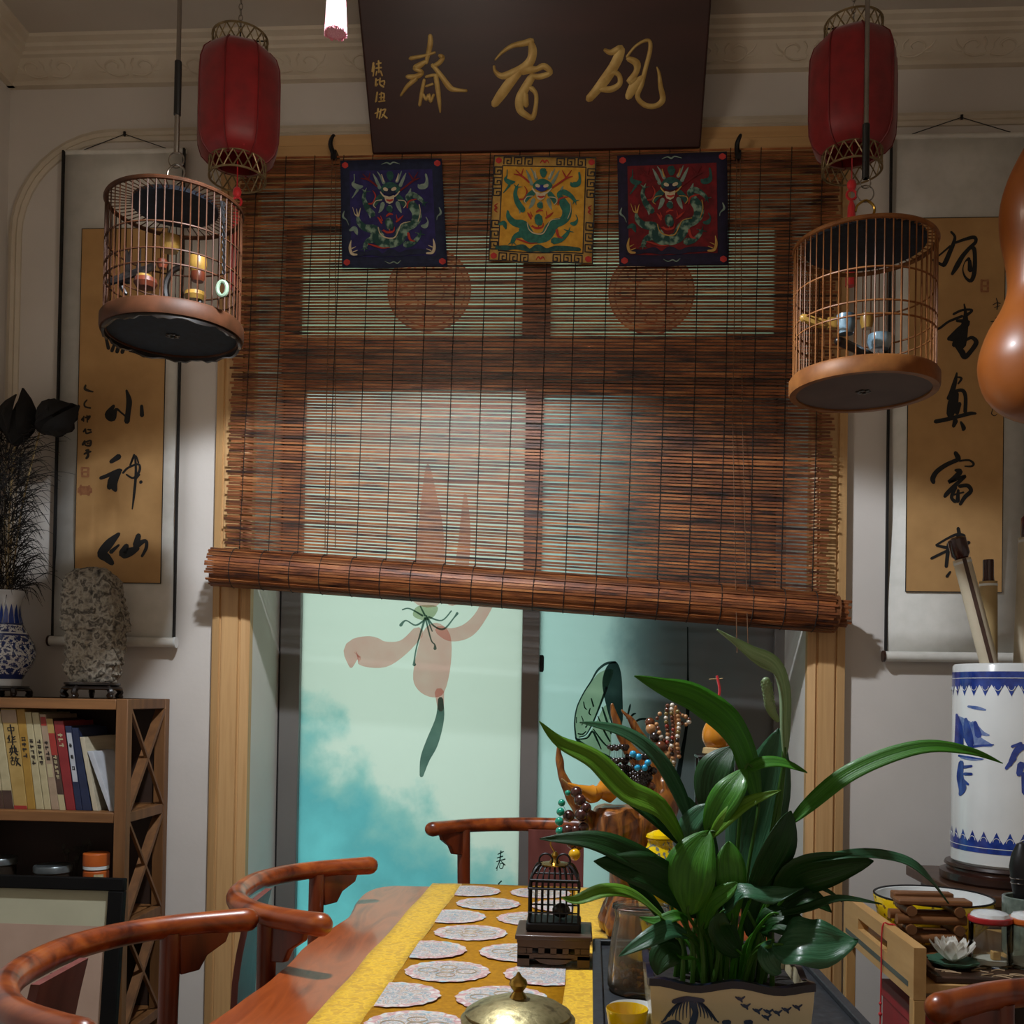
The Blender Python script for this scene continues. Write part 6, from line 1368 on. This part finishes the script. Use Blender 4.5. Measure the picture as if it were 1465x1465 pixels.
# ================================================================== PLANTER WITH PEACE LILY
pz = .866
fl_, fr_ = atz(933, 1403, pz), atz(1166, 1414, pz)
yF = (fl_.y+fr_.y)/2-.004; yB = yF+.145; x0, x1 = at(930,1405,yF).x, at(1166,1410,yF).x
t = thing('planter', 'rectangular cream porcelain planter painted with blue willow and birds', 'planter', ((x0+x1)/2, (yF+yB)/2, SLZ))
n = 64; m = MB(); vs = []
def rect(k_, ins, zt):
    out = []; per = 2*((x1-x0)+(yB-yF)); 
    for i in range(n):
        u = i/n*4; sd_ = int(u); f0 = u-sd_; c = [(x0,yF),(x1,yF),(x1,yB),(x0,yB)]; a, b = c[sd_], c[(sd_+1) % 4]
        x = a[0]+(b[0]-a[0])*f0; y = a[1]+(b[1]-a[1])*f0; cx, cy = (x0+x1)/2, (yF+yB)/2
        x = cx+(x-cx)*k_; y = cy+(y-cy)*k_; x -= ins*(1 if x > cx else -1)*min(1,abs(x-cx)/((x1-x0)/2)); y -= ins*(1 if y > cy else -1)*min(1,abs(y-cy)/((yB-yF)/2))
        z = zt + (.0035*sin(f0*pi*4+1.2) if zt > SLZ+.05 else 0); out.append((x, y, z))
    return out
rows = [rect(.90,0,SLZ), rect(.93,0,SLZ+.006), rect(.99,0,pz-.02), rect(1.0,0,pz), rect(1.0,.006,pz+.001), rect(.99,.007,pz-.02), rect(.98,.008,pz-.05)]
for r_ in rows: vs += r_
m.add(vs, [(i*n+j, i*n+(j+1) % n, (i+1)*n+(j+1) % n, (i+1)*n+j) for i in range(6) for j in range(n)]+[tuple(range(n))[::-1]])
m.build('pot_body', M['planter'], t)
m = MB(); vs = rect(1.003,-.0006,pz-.007)+rect(1.004,-.0006,pz+.0018)+rect(1.0,.007,pz+.0022); m.add(vs, [(i*n+j, i*n+(j+1) % n, (i+1)*n+(j+1) % n, (i+1)*n+j) for i in range(2) for j in range(n)])
m.build('dark_rim', M['rimblue'] if 'rimblue' in M else pm('dark_blue_rim', '#07080e', '#0e1430', rough=.3, coat=.1, ns=18), t)
MB().box(x0+.009, x1-.009, yF+.009, yB-.009, pz-.022, pz-.014).build('soil', M['soil'], t)
two('willowblue', '#26354e', '#3d4f6b', rough=.2, coat=.3, ns=30)
pl2 = lambda x, y: (atp(x, y, V((0,yF*.9965+.0,pz-.03)), V((0,-1,0))), V((0,-1,0)))
fn = V((0, -1, -((.0725*.07)/.06)*0)).normalized()
def potf(x, y):
    d = ray(x, y); # front face leans slightly: from y at the foot to y at the rim
    cy0 = (yF+yB)/2; ya = cy0+(yF-cy0)*.93; yb_ = yF; za, zb_ = SLZ+.006, pz
    s = (yb_-ya)/(zb_-za); tt = (ya+s*(EYE.z-za))/(d.y-s*d.z); return EYE+d*tt, V((0,-1,0))
cp = (860, 1160, 3.855); m = MB()
rw = random.Random(2)
for i in range(17):
    a = -1+2*i/16; xs = 490+a*150; top = 1040+60*a*a
    m.stroke([(490+a*30, 1040, 8), (490+a*100, top-5, 12), (xs, top+40+20*abs(a), 8), (xs+8*a, 1130+rw.uniform(0,30), 4)], potf, cp, .0012)
for s in ([(500,1060,30),(520,1110,34),(500,1180,40)],[(400,1050,26),(470,1035,30),(560,1045,24)],[(330,1190,26),(400,1165,30),(450,1190,20)]): m.stroke(s, potf, cp, .0016)
m.build('painted_willow', M['willowblue'], t, recalc=False)
for bx_, by_ in ((765,1035),(795,1075),(860,1100),(920,1105),(910,1135),(970,1110),(1020,1095),(1080,1080)):
    m = MB(); m.stroke([(bx_-24,by_-10,8),(bx_,by_+4,14),(bx_+26,by_-12,8)], potf, cp, .0014); m.stroke([(bx_-10,by_-8,8),(bx_+2,by_+2,16),(bx_+12,by_+18,8)], potf, cp, .0015); m.build('painted_bird', M['willowblue'], t, recalc=False)
for bx_ in (690, 810):
    m = MB(); m.stroke([(bx_-14,1165,26),(bx_+14,1165,30)], potf, cp, .0014); m.build('painted_rock', M['willowblue'], t, recalc=False)

# --- the plant
def leafmat(nm, a, b, rough=.45):
    m = pm(nm, a, b, rough=rough, coat=.06, ns=1, det=4, transl=.3, sc=(16,2.2,1), bump=.35, lo=.25, hi=.75, spec=.4); N = m.node_tree.nodes
    tc = [x for x in N if x.type == 'TEX_COORD'][0]; mp = [x for x in N if x.type == 'MAPPING'][0]
    m.node_tree.links.new(tc.outputs['UV'], mp.inputs['Vector']); M[nm] = m; return m
leafmat('lf_mid', '#2a6a14', '#529a26'); leafmat('lf_dark', '#123a10', '#235420'); leafmat('lf_lime', '#52881a', '#76a82e'); leafmat('lf_pale', '#2c5c3c', '#4a7c58', .3); leafmat('lf_stem', '#37641f', '#4d7d2c'); leafmat('lf_spathe', '#7d9a66', '#a9bd92', .4)
PB = V(((x0+x1)/2, (yF+yB)/2, pz-.016)); PYC = (yF+yB)/2
pl = thing('peace_lily', 'green peace lily plant with one greenish spathe in the planter', 'plant', PB)
def leaf(pts, w_, mat, nh=(0,-.55,.83), stem=None, peak=.4, fold=.18, wav=.0):
    """pts: (px,py,dY) along the midrib from blade base to tip; stem: (px, py, dY) foot or None for a foot in the pot."""
    P3 = [at(x, y, PYC+dy) for x, y, dy in pts]; C_ = catmull(P3, 5); n_ = len(C_)-1; W = w_*PYC/F*.90
    m = MB(); vs = []; nh = V(nh)
    for i, p in enumerate(C_):
        u = i/n_; t_ = (C_[min(i+1,n_)]-C_[max(i-1,0)]).normalized(); sd_ = t_.cross(nh); 
        if sd_.length < .15: sd_ = t_.cross(V((.3,-1,.1)))
        sd_.normalize(); nn = sd_.cross(t_).normalized()
        if u < peak: k_ = sin(pi/2*(u/peak)**.75)
        else: k_ = cos(pi/2*((u-peak)/(1-peak))**1.15)
        k_ = max(k_, .03)*W/2
        for s, q in ((-1,1),(-.55,.42),(0,0),(.55,.42),(1,1)): vs.append(p+sd_*k_*s+nn*(fold*k_*q + wav*W*sin(u*14+s*2)*abs(s)*.25 - (.0011 if s == 0 else 0)))
    m.add(vs, [(5*i+j, 5*i+j+1, 5*i+j+6, 5*i+j+5) for i in range(n_) for j in range(4)])
    o = m.build('leaf', mat, pl, recalc=False, ang=180)
    uv = o.data.uv_layers.new(name='UVMap')
    for lp in o.data.loops: uv.data[lp.index].uv = ((lp.vertex_index % 5)/4 + (lp.vertex_index//5)/n_*.5*(1 if lp.vertex_index % 5 < 2 else -1)*0 , (lp.vertex_index//5)/n_)
    s = o.modifiers.new('s', 'SOLIDIFY'); s.thickness = .0007
    foot = at(*stem[:2], PYC+stem[2]) if stem else V((min(max(P3[0].x*.45+PB.x*.55, x0+.03), x1-.03), min(max(P3[0].y*.3+PYC*.7, yF+.03), yB-.03), PB.z))
    if foot.z > PB.z+.02 or True:
        g = V((foot.x, foot.y, PB.z)); mid = (g+P3[0])/2 + V(((P3[0].x-g.x)*-.15, (P3[0].y-g.y)*-.15, .012))
        d0 = (P3[1]-P3[0]).normalized()*.012
        MB().tube(catmull([g, mid, P3[0], P3[0]+d0], 5), [.0032,.0026,.002,.001], 7).build('stalk', M['lf_stem'] if mat is not M['lf_dark'] else M['lf_mid'], pl)
    return o
L = leaf
UP = (0,-.8,.6); FR = (0,-1,.1); RT = (.4,-.8,.3); LF = (-.4,-.8,.3)
L([(1085,1155,.02),(1066,1085,.02),(1042,1038,.0),(995,1002,-.01),(950,985,-.03),(908,967,-.05)], 62, M['lf_mid'], (.35,-.8,.5), peak=.42)
L([(982,1215,-.02),(945,1158,-.05),(895,1132,-.06),(850,1088,-.06),(800,1062,-.07),(772,1032,-.08)], 44, M['lf_lime'], (.3,-.75,.6), peak=.35)
L([(975,1208,.02),(935,1165,.0),(890,1130,.0),(855,1105,.0)], 40, M['lf_dark'], (.3,-.7,.6))
L([(990,1185,.03),(968,1130,.03),(935,1080,.02),(890,1048,.0),(830,1033,-.03)], 42, M['lf_pale'], (.2,-.6,.8), peak=.5)
L([(990,1290,-.03),(945,1248,-.06),(890,1218,-.08),(840,1202,-.09),(772,1200,-.10)], 46, M['lf_dark'], (.1,-.75,.65), peak=.4)
L([(1000,1310,-.02),(975,1280,-.05),(930,1250,-.08),(890,1240,-.09),(850,1232,-.10)], 62, M['lf_dark'], (.2,-.85,.5), peak=.42)
L([(975,1335,-.03),(945,1310,-.06),(905,1280,-.09),(865,1275,-.11),(825,1288,-.12),(803,1283,-.12)], 30, M['lf_lime'], (.0,-.5,.85), peak=.5)
L([(985,1340,-.05),(960,1330,-.07),(925,1345,-.09),(885,1368,-.10)], 32, M['lf_pale'], (.1,-.7,.7))
L([(985,1330,-.04),(972,1310,-.05),(940,1318,-.06),(915,1312,-.06)], 20, M['lf_mid'], (.1,-.6,.7))
L([(985,1310,-.06),(985,1270,-.065),(992,1230,-.06),(1015,1188,-.04)], 78, M['lf_mid'], (-.25,-1,.2), peak=.5)
L([(1048,1320,-.05),(1046,1270,-.06),(1044,1235,-.06),(1043,1203,-.05)], 46, M['lf_mid'], FR, peak=.55)
L([(1072,1290,-.05),(1095,1245,-.06),(1118,1200,-.06),(1132,1160,-.05)], 66, M['lf_dark'], (.5,-.8,-.1), peak=.5)
L([(1062,1265,.05),(1078,1190,.06),(1098,1115,.06),(1115,1042,.06)], 96, M['lf_pale'], (-.35,-.85,.35), peak=.45)
L([(1012,1165,.05),(1018,1125,.05),(1028,1095,.05),(1048,1068,.06)], 66, M['lf_dark'], (-.5,-.8,.3), peak=.5)
L([(1012,1195,-.01),(1028,1160,-.02),(1048,1128,-.02),(1068,1098,.0)], 52, M['lf_mid'], (-.4,-.8,.4), peak=.5)
L([(1065,1105,.0),(1090,1092,.0),(1120,1092,.0),(1155,1105,-.01)], 26, M['lf_mid'], (.0,-.6,.8))
L([(1015,1200,-.02),(1040,1170,-.03),(1070,1148,-.03),(1118,1130,-.03)], 26, M['lf_lime'], (-.3,-.8,.5))
L([(1000,1225,.01),(985,1190,.01),(1000,1165,.01),(1018,1150,.01)], 40, M['lf_pale'], (-.4,-.7,.5))
L([(1128,1180,.0),(1160,1150,-.01),(1210,1110,-.02),(1270,1082,-.03),(1330,1068,-.04),(1390,1075,-.05),(1435,1092,-.05)], 30, M['lf_mid'], (-.4,-.75,.5), peak=.3)
L([(1118,1290,-.03),(1140,1255,-.05),(1195,1240,-.06),(1250,1232,-.06)], 66, M['lf_dark'], (.3,-1,-.15), peak=.35)
L([(1128,1240,-.04),(1180,1228,-.06),(1240,1222,-.07),(1295,1232,-.07),(1330,1258,-.07),(1358,1292,-.06)], 30, M['lf_pale'], (.0,-.35,.93), peak=.55)
L([(1108,1352,-.09),(1140,1350,-.11),(1180,1352,-.12),(1228,1345,-.12)], 82, M['lf_pale'], (.1,-.75,.65), peak=.42, wav=.3)
L([(1105,1345,-.06),(1098,1365,-.085),(1108,1385,-.09),(1118,1392,-.09)], 30, M['lf_pale'], (-.3,-.8,.4))
L([(1100,1310,-.04),(1150,1300,-.05),(1200,1285,-.05),(1262,1293,-.06)], 16, M['lf_dark'], (0,-.6,.8))
L([(1110,1270,-.02),(1150,1262,-.03),(1185,1275,-.03),(1205,1290,-.03)], 10, M['lf_dark'], (0,-.6,.8))
L([(1030,1310,-.06),(1060,1278,-.08),(1105,1282,-.09),(1150,1270,-.09)], 36, M['lf_pale'], (0,-.55,.85), wav=.4)
L([(1005,1330,-.05),(1015,1295,-.07),(1040,1275,-.08),(1055,1262,-.08)], 30, M['lf_mid'], (-.2,-.8,.5))
L([(1085,1330,-.02),(1110,1318,-.04),(1135,1330,-.06),(1150,1352,-.07)], 56, M['lf_dark'], (.2,-.8,.5))
L([(1075,1345,.0),(1085,1310,.0),(1090,1290,.0),(1100,1265,.01)], 60, M['lf_dark'], FR, peak=.5)
L([(1035,1340,.03),(1030,1300,.03),(1020,1270,.03),(1015,1240,.03)], 56, M['lf_dark'], FR, peak=.5)
L([(1060,1365,-.05),(1040,1345,-.07),(1030,1325,-.08),(1035,1305,-.08)], 44, M['lf_dark'], (0,-.9,.4))
L([(975,1370,-.05),(960,1360,-.07),(945,1375,-.08),(940,1395,-.085)], 46, M['lf_dark'], (0,-.8,.5))
L([(1020,1255,.04),(1005,1205,.05),(990,1170,.05),(985,1140,.05)], 50, M['lf_pale'], (.3,-.8,.4))
L([(1100,1330,.03),(1130,1295,.03),(1160,1285,.02),(1190,1305,.01)], 44, M['lf_dark'], (.2,-.7,.6))
L([(960,1330,.02),(930,1290,.02),(905,1262,.02),(880,1225,.02)], 24, M['lf_dark'], (.2,-.7,.6))
rs = random.Random(8)
for i in range(16):
    fx = rs.uniform(x0+.03, x1-.04); fy = rs.uniform(yF+.03, yB-.03); h_ = rs.uniform(.07,.13)
    MB().tube(catmull([(fx,fy,PB.z),(fx+rs.uniform(-.008,.008),fy,PB.z+h_*.5),(fx+rs.uniform(-.02,.02),fy+rs.uniform(-.01,.01),PB.z+h_)],4), [.0035,.0028,.002], 7).build('stalk', M['lf_stem'], pl)
# spathe and spadix
sp_ = [at(x, y, PYC+d) for x, y, d in ((1085,1330,.0),(1105,1230,.0),(1118,1130,.01),(1122,1075,.01))]
MB().tube(catmull([V((sp_[0].x, sp_[0].y, PB.z))]+sp_[1:], 6), [.004,.0036,.003], 8).build('flower_stalk', M['lf_stem'], pl)
o = L([(1122,1085,.01),(1118,1040,.01),(1116,990,.0),(1105,958,-.01),(1075,940,-.02),(1050,920,-.03),(1026,900,-.03)], 44, M['lf_spathe'], (.9,-.5,.2), stem=(1085,1330,.0), peak=.30, fold=.5); o.name = 'spathe'
pa, pb = at(1102, 1012, PYC-.012), at(1096, 975, PYC-.012)
m = MB(); m.rod([at(1112,1030,PYC-.005), pa, pb], [.003,.0062,.0055], 10)
for i in range(60):
    a = i*2.4; u = i/60; p = pa.lerp(pb, u); m.ball(p+V((cos(a)*.0058, sin(a)*.0058, 0)), .0016, 5, 4)
m.build('spadix', M['lf_spathe'], pl)
# ================================================================== ROOT SCULPTURE WITH BEADS AND GOURDS
RY = 1.96
def rp(px, py, d=0): return at(px, py, RY+d)
rt = thing('root_sculpture', 'varnished branching root wood sculpture draped with bead strings', 'root sculpture', (rp(905,1320).x, RY, TZ0))
def knob(m, amp=.006, fr=26):
    m.v = [tuple(V(p)+V((noise.noise(V(p)*fr), noise.noise(V(p)*fr+V((9,0,0))), noise.noise(V(p)*fr+V((0,9,0)))*.4))*amp) for p in m.v]; return m
zt_ = TZ0+.0085
m = MB(); m.rod([V((rp(905,1320).x, RY, zt_+.05)), rp(904,1265), rp(898,1215), rp(888,1190), rp(884,1180)], [.046,.036,.042,.055,.056], 20, 6)
m.rod([rp(905,1215), rp(928,1182), rp(948,1152), rp(953,1128)], [.034,.040,.034,.022], 16, 6); knob(m, .010, 22)
zl_ = rp(870,1153).z; m.v = [(x, y, min(z, zl_+.004*noise.noise(V((x,y,0))*30)) if x < rp(905,1150).x else z) for x, y, z in m.v]; m.build('trunk', M['root'], rt)
m = MB(); m.lathe([(0,0),(.062,0),(.066,.02),(.055,.05),(.045,.07),(0,.075)], 24, (rp(905,1320).x, RY, zt_), wob=lambda a, z: 1+.14*sin(a*3+.7)+.07*sin(a*7)); knob(m, .006); 
m.v = [(x, y, max(z, zt_)) for x, y, z in m.v]; m.build('root_base', M['root'], rt)
for pts, r_ in (([(858,1180,0),(838,1168,-.02),(820,1142,-.03),(807,1115,-.03),(800,1088,-.03),(799,1060,-.03)], [.022,.017,.013,.010,.007,.002]),
                ([(945,1140,0),(928,1110,0),(905,1080,0),(890,1055,0),(880,1030,0),(876,1008,0)], [.026,.018,.013,.010,.007,.003]),
                ([(950,1130,.01),(938,1085,.01),(922,1060,.01),(905,1035,.01),(890,1016,.01)], [.018,.012,.009,.006,.002]),
                ([(948,1140,.02),(958,1090,.02),(968,1045,.02),(965,1012,.02)], [.018,.010,.007,.003]),
                ([(935,1190,.0),(950,1165,.0),(953,1145,0)], [.02,.016,.012])):
    m = MB(); m.rod([rp(*p) for p in pts], r_, 12, 6); knob(m, .004, 40); m.build('branch', M['root'], rt)
# gourd lying on the ledge
g1, g2, g3, g4 = rp(868,1130,-.02), rp(846,1136,-.035), rp(826,1127,-.05), rp(812,1121,-.055)
t = thing('small_gourd', 'glossy amber bottle gourd lying on the root ledge', 'gourd', g2)
P = catmull([g1+(g1-g2).normalized()*.026, g1+(g1-g2).normalized()*.016, g1, (g1+g2)/2, g2, g3, g4], 5)
MB().tube(P, [.002,.018,.0255,.0125,.0178,.0062,.0020], 20).build('gourd_body', M['gourdy'], t)
MB().tube([g4, g4+(g4-g3)*.6+V((0,0,.004))], .0014, 6).build('gourd_stalk', M['rollbeige'], t)
# beads
BD = {}
def bead(par, p, r, mat):
    key = (mat, round(r, 4))
    if key not in BD:
        o = MB().ball((0,0,0), r, 12, 8).build('bead', M[mat], par, world=False); BD[key] = o
    else: o = link_copy(BD[key], par)
    o.location = V(p)-origin(par); return o
for nm, a, b in (('bd_walnut','#2a120e','#4a241c'),('bd_turq','#0f7a62','#1f9a7c'),('bd_blue','#1287b8','#2aa6d6'),('bd_black','#100b0a','#241a17'),('bd_white','#cfc6b6','#ddd6c8'),('bd_tan','#a5754a','#bd8c5e'),('bd_brown','#4a2616','#66381f'),('bd_red','#7a2418','#943022'),('bd_yel','#d09a10','#e8b41c'),('bd_olive','#6a5a30','#8a7644')):
    M[nm] = pm(nm, a, b, rough=.25, coat=.45, ns=60, bump=.6 if nm == 'bd_walnut' else 0)
K = (780, 990, 6.37)
def kp(x, y, d): return at(780+x/6.37, 990+y/6.37, RY+d-.03)
px_m = RY/F
def string_of(label, items, group='bead strings hung on the root sculpture'):
    t = thing('bead_string', label, 'beads', kp(*items[0][:2], items[0][3]), group)
    pts = [kp(x, y, d) for x, y, r, d, mt in items]
    MB().tube(pts, .0004, 4).build('string', M['thread'], t)
    for (x, y, r, d, mt), p in zip(items, pts): bead(t, p, r/6.37*px_m, mt)
    return t
string_of('large dark carved walnut beads with green turquoise beads on the root horn', [(205,920,26,-.055,'bd_turq'),(285,915,52,-.065,'bd_walnut'),(318,985,52,-.075,'bd_walnut'),(372,1055,46,-.085,'bd_walnut'),(330,1120,58,-.085,'bd_walnut'),(350,1235,48,-.085,'bd_walnut'),(275,1265,50,-.085,'bd_walnut'),(205,1260,52,-.085,'bd_walnut'),(135,1268,38,-.08,'bd_turq'),(128,1180,38,-.075,'bd_turq'),(140,1092,36,-.07,'bd_turq'),(150,1010,32,-.065,'bd_turq'),(215,1130,54,-.05,'bd_walnut')])
string_of('brown seed beads ending in a yellow bead below the root horn', [(190,1350,34,-.08,'bd_brown'),(240,1385,40,-.085,'bd_brown'),(305,1400,40,-.085,'bd_brown'),(340,1370,34,-.085,'bd_brown'),(268,1480,52,-.09,'bd_yel')])
def arc(cx, y0, w_, h, n_, r, d, mt, alt=None, blu=()):
    out = []
    for i in range(n_):
        u = i/(n_-1); a = pi*u; x = cx-w_*cos(a); y = y0+h*sin(a)**.6
        out.append((x, y, r, d-.012*sin(a), (alt if alt and i in blu else mt)))
    return out
string_of('many-looped string of small black beads without blue ones on the middle branch', sum([arc(665+6*k, 500+14*(k % 2), 80-16*k, 430-25*k, 26-2*k, 24, -.045-.004*k, 'bd_black')[::(1 if k % 2 == 0 else -1)] for k in range(5)], []))
string_of('black bead loop with five sky blue beads on the middle branch', [(800,565,30,-.085,'bd_blue'),(850,592,30,-.085,'bd_blue'),(935,645,28,-.085,'bd_blue'),(905,690,30,-.085,'bd_blue'),(842,688,30,-.085,'bd_blue')]+sum([arc(850+4*k, 585+12*(k % 2), 100-20*k, 340-22*k, 23-2*k, 24, -.05-.004*k, 'bd_black')[::(1 if k % 2 == 0 else -1)] for k in range(5)], []))
mix = ['bd_white','bd_tan','bd_brown','bd_black','bd_brown','bd_red','bd_tan','bd_brown','bd_white','bd_brown','bd_olive']
rm = random.Random(12)
cols_ = [(1110,125,690),(1160,120,720),(1212,180,620)]
for k_, (cx, a, b) in enumerate(cols_):
    it = []; y = a
    while y < b: it.append((cx+8*sin(y*.02+k_), y, 20, -.045-.006*k_, mix[rm.randrange(len(mix))])); y += 37
    string_of(('mixed bead string next to the large round wooden beads', 'mixed bead string with red beads at the cluster middle', 'mixed bead string at the cluster edge nearest the tall gourd')[k_], it)
string_of('short string of white and copper beads sticking out sideways', [(1225,200,18,-.05,'bd_brown'),(1250,215,18,-.05,'bd_tan'),(1280,225,20,-.05,'bd_tan'),(1310,250,18,-.05,'bd_brown'),(1308,272,22,-.05,'bd_white'),(1282,295,18,-.05,'bd_tan'),(1245,285,18,-.05,'bd_brown')])
string_of('large round wooden beads running down the cluster side', [(955,280,46,-.03,'bd_brown'),(962,335,46,-.035,'bd_tan'),(1000,410,48,-.04,'bd_black'),(1052,500,54,-.045,'bd_brown'),(1095,578,48,-.045,'bd_tan'),(1148,640,46,-.045,'bd_olive')])
string_of('small tan and brown bead string beside the large wooden beads', [(1045,200,20,-.03,'bd_tan'),(1020,240,18,-.03,'bd_brown'),(1015,295,20,-.035,'bd_tan'),(1030,330,18,-.04,'bd_brown'),(1040,370,20,-.045,'bd_tan'),(1055,408,20,-.045,'bd_white'),(1080,440,18,-.045,'bd_brown')])
string_of('cluster of dark round beads low on the root', [(960,860,44,-.06,'bd_brown'),(940,780,40,-.055,'bd_black'),(985,720,36,-.05,'bd_black'),(905,900,40,-.065,'bd_black')])
# yellow urn
uy = 1.83; ux = at(944, 1260, uy).x; uz = TZ0+.0072; uh = at(944, 1200, uy).z-uz
yfl = pm('yellow_enamel_scroll', '#6d7468', '#d8b60e', '#e6c414', rough=.18, coat=.4, ns=80, det=3, dist=1, lo=.38, hi=.47)
t = thing('yellow_urn', 'yellow enamelled lidded urn with grey scrollwork before the root sculpture', 'urn', (ux, uy, uz))
MB().lathe([(0,0),(.026,0),(.028,.006),(.026,.012),(.034,.05),(.040,uh*.55),(.041,uh*.72),(.036,uh*.86),(.024,uh*.93),(.022,uh*.97),(.024,uh)], 36, (ux, uy, uz)).build('urn_body', yfl, t)
MB().lathe([(.0235,uh+.0004),(.026,uh+.003),(.024,uh+.008),(.012,uh+.014),(.004,uh+.016),(.006,uh+.022),(0,uh+.026)], 28, (ux, uy, uz)).build('lid', M['yellow'], t)
# tall gourd on a dark post stand
gy2 = 2.12; gx2 = at(1026, 1050, gy2).x; gz2 = at(1026, 1076, gy2).z
t = thing('post_stand', 'slim dark four-post stand carrying the tall amber gourd', 'stand', (gx2, gy2, TZ0))
for sx_ in (-1, 1):
    for sy_ in (-1, 1): MB().box(gx2+sx_*.036-.004, gx2+sx_*.036+.004, gy2+sy_*.03-.004, gy2+sy_*.03+.004, TZ0+.0002, gz2-.012).build('post', M['blackwood'], t)
MB().box(gx2-.042, gx2+.042, gy2-.036, gy2+.036, TZ0+.03, TZ0+.038).build('lower_shelf', M['blackwood'], t)
MB().box(gx2-.042, gx2+.042, gy2-.036, gy2+.036, gz2-.012, gz2-.006).build('top_board', M['blackwood'], t, bevel=.002)
MB().lathe([(0,-.0058),(.026,-.0058),(.030,-.002),(.028,.008),(.023,.010),(.012,.002),(0,.0)], 24, (gx2, gy2, gz2)).build('ring_seat', M['rollbeige'], t)
t = thing('tall_gourd', 'amber bottle gourd with red stem cord standing on the post stand', 'gourd', (gx2, gy2, gz2))
gh = at(1030, 998, gy2).z-gz2
P = catmull([V((r, 0, z)) for r, z in ((0,.0015),(.015,.004),(.027,.018),(.031,.034),(.026,.054),(.017,.066),(.0155,.074),(.0165,.084),(.0145,.098),(.007,.110),(.004,gh),(0,gh+.001))], 3)
MB().lathe([(max(p.x,0), p.z) for p in P], 28, (gx2, gy2, gz2)).build('gourd_body', M['gourdy'], t)
m = MB(); m.tube(catmull([(gx2,gy2,gz2+gh-.004),(gx2+.004,gy2,gz2+gh+.015),(gx2-.002,gy2,gz2+gh+.045)],4), .0028, 7); m.build('stem_cord', M['tassel'], t)
MB().tube([(gx2-.018,gy2,gz2+gh+.037),(gx2+.010,gy2,gz2+gh+.039)], .0012, 5).build('cross_twig', M['rollbeige'], t)
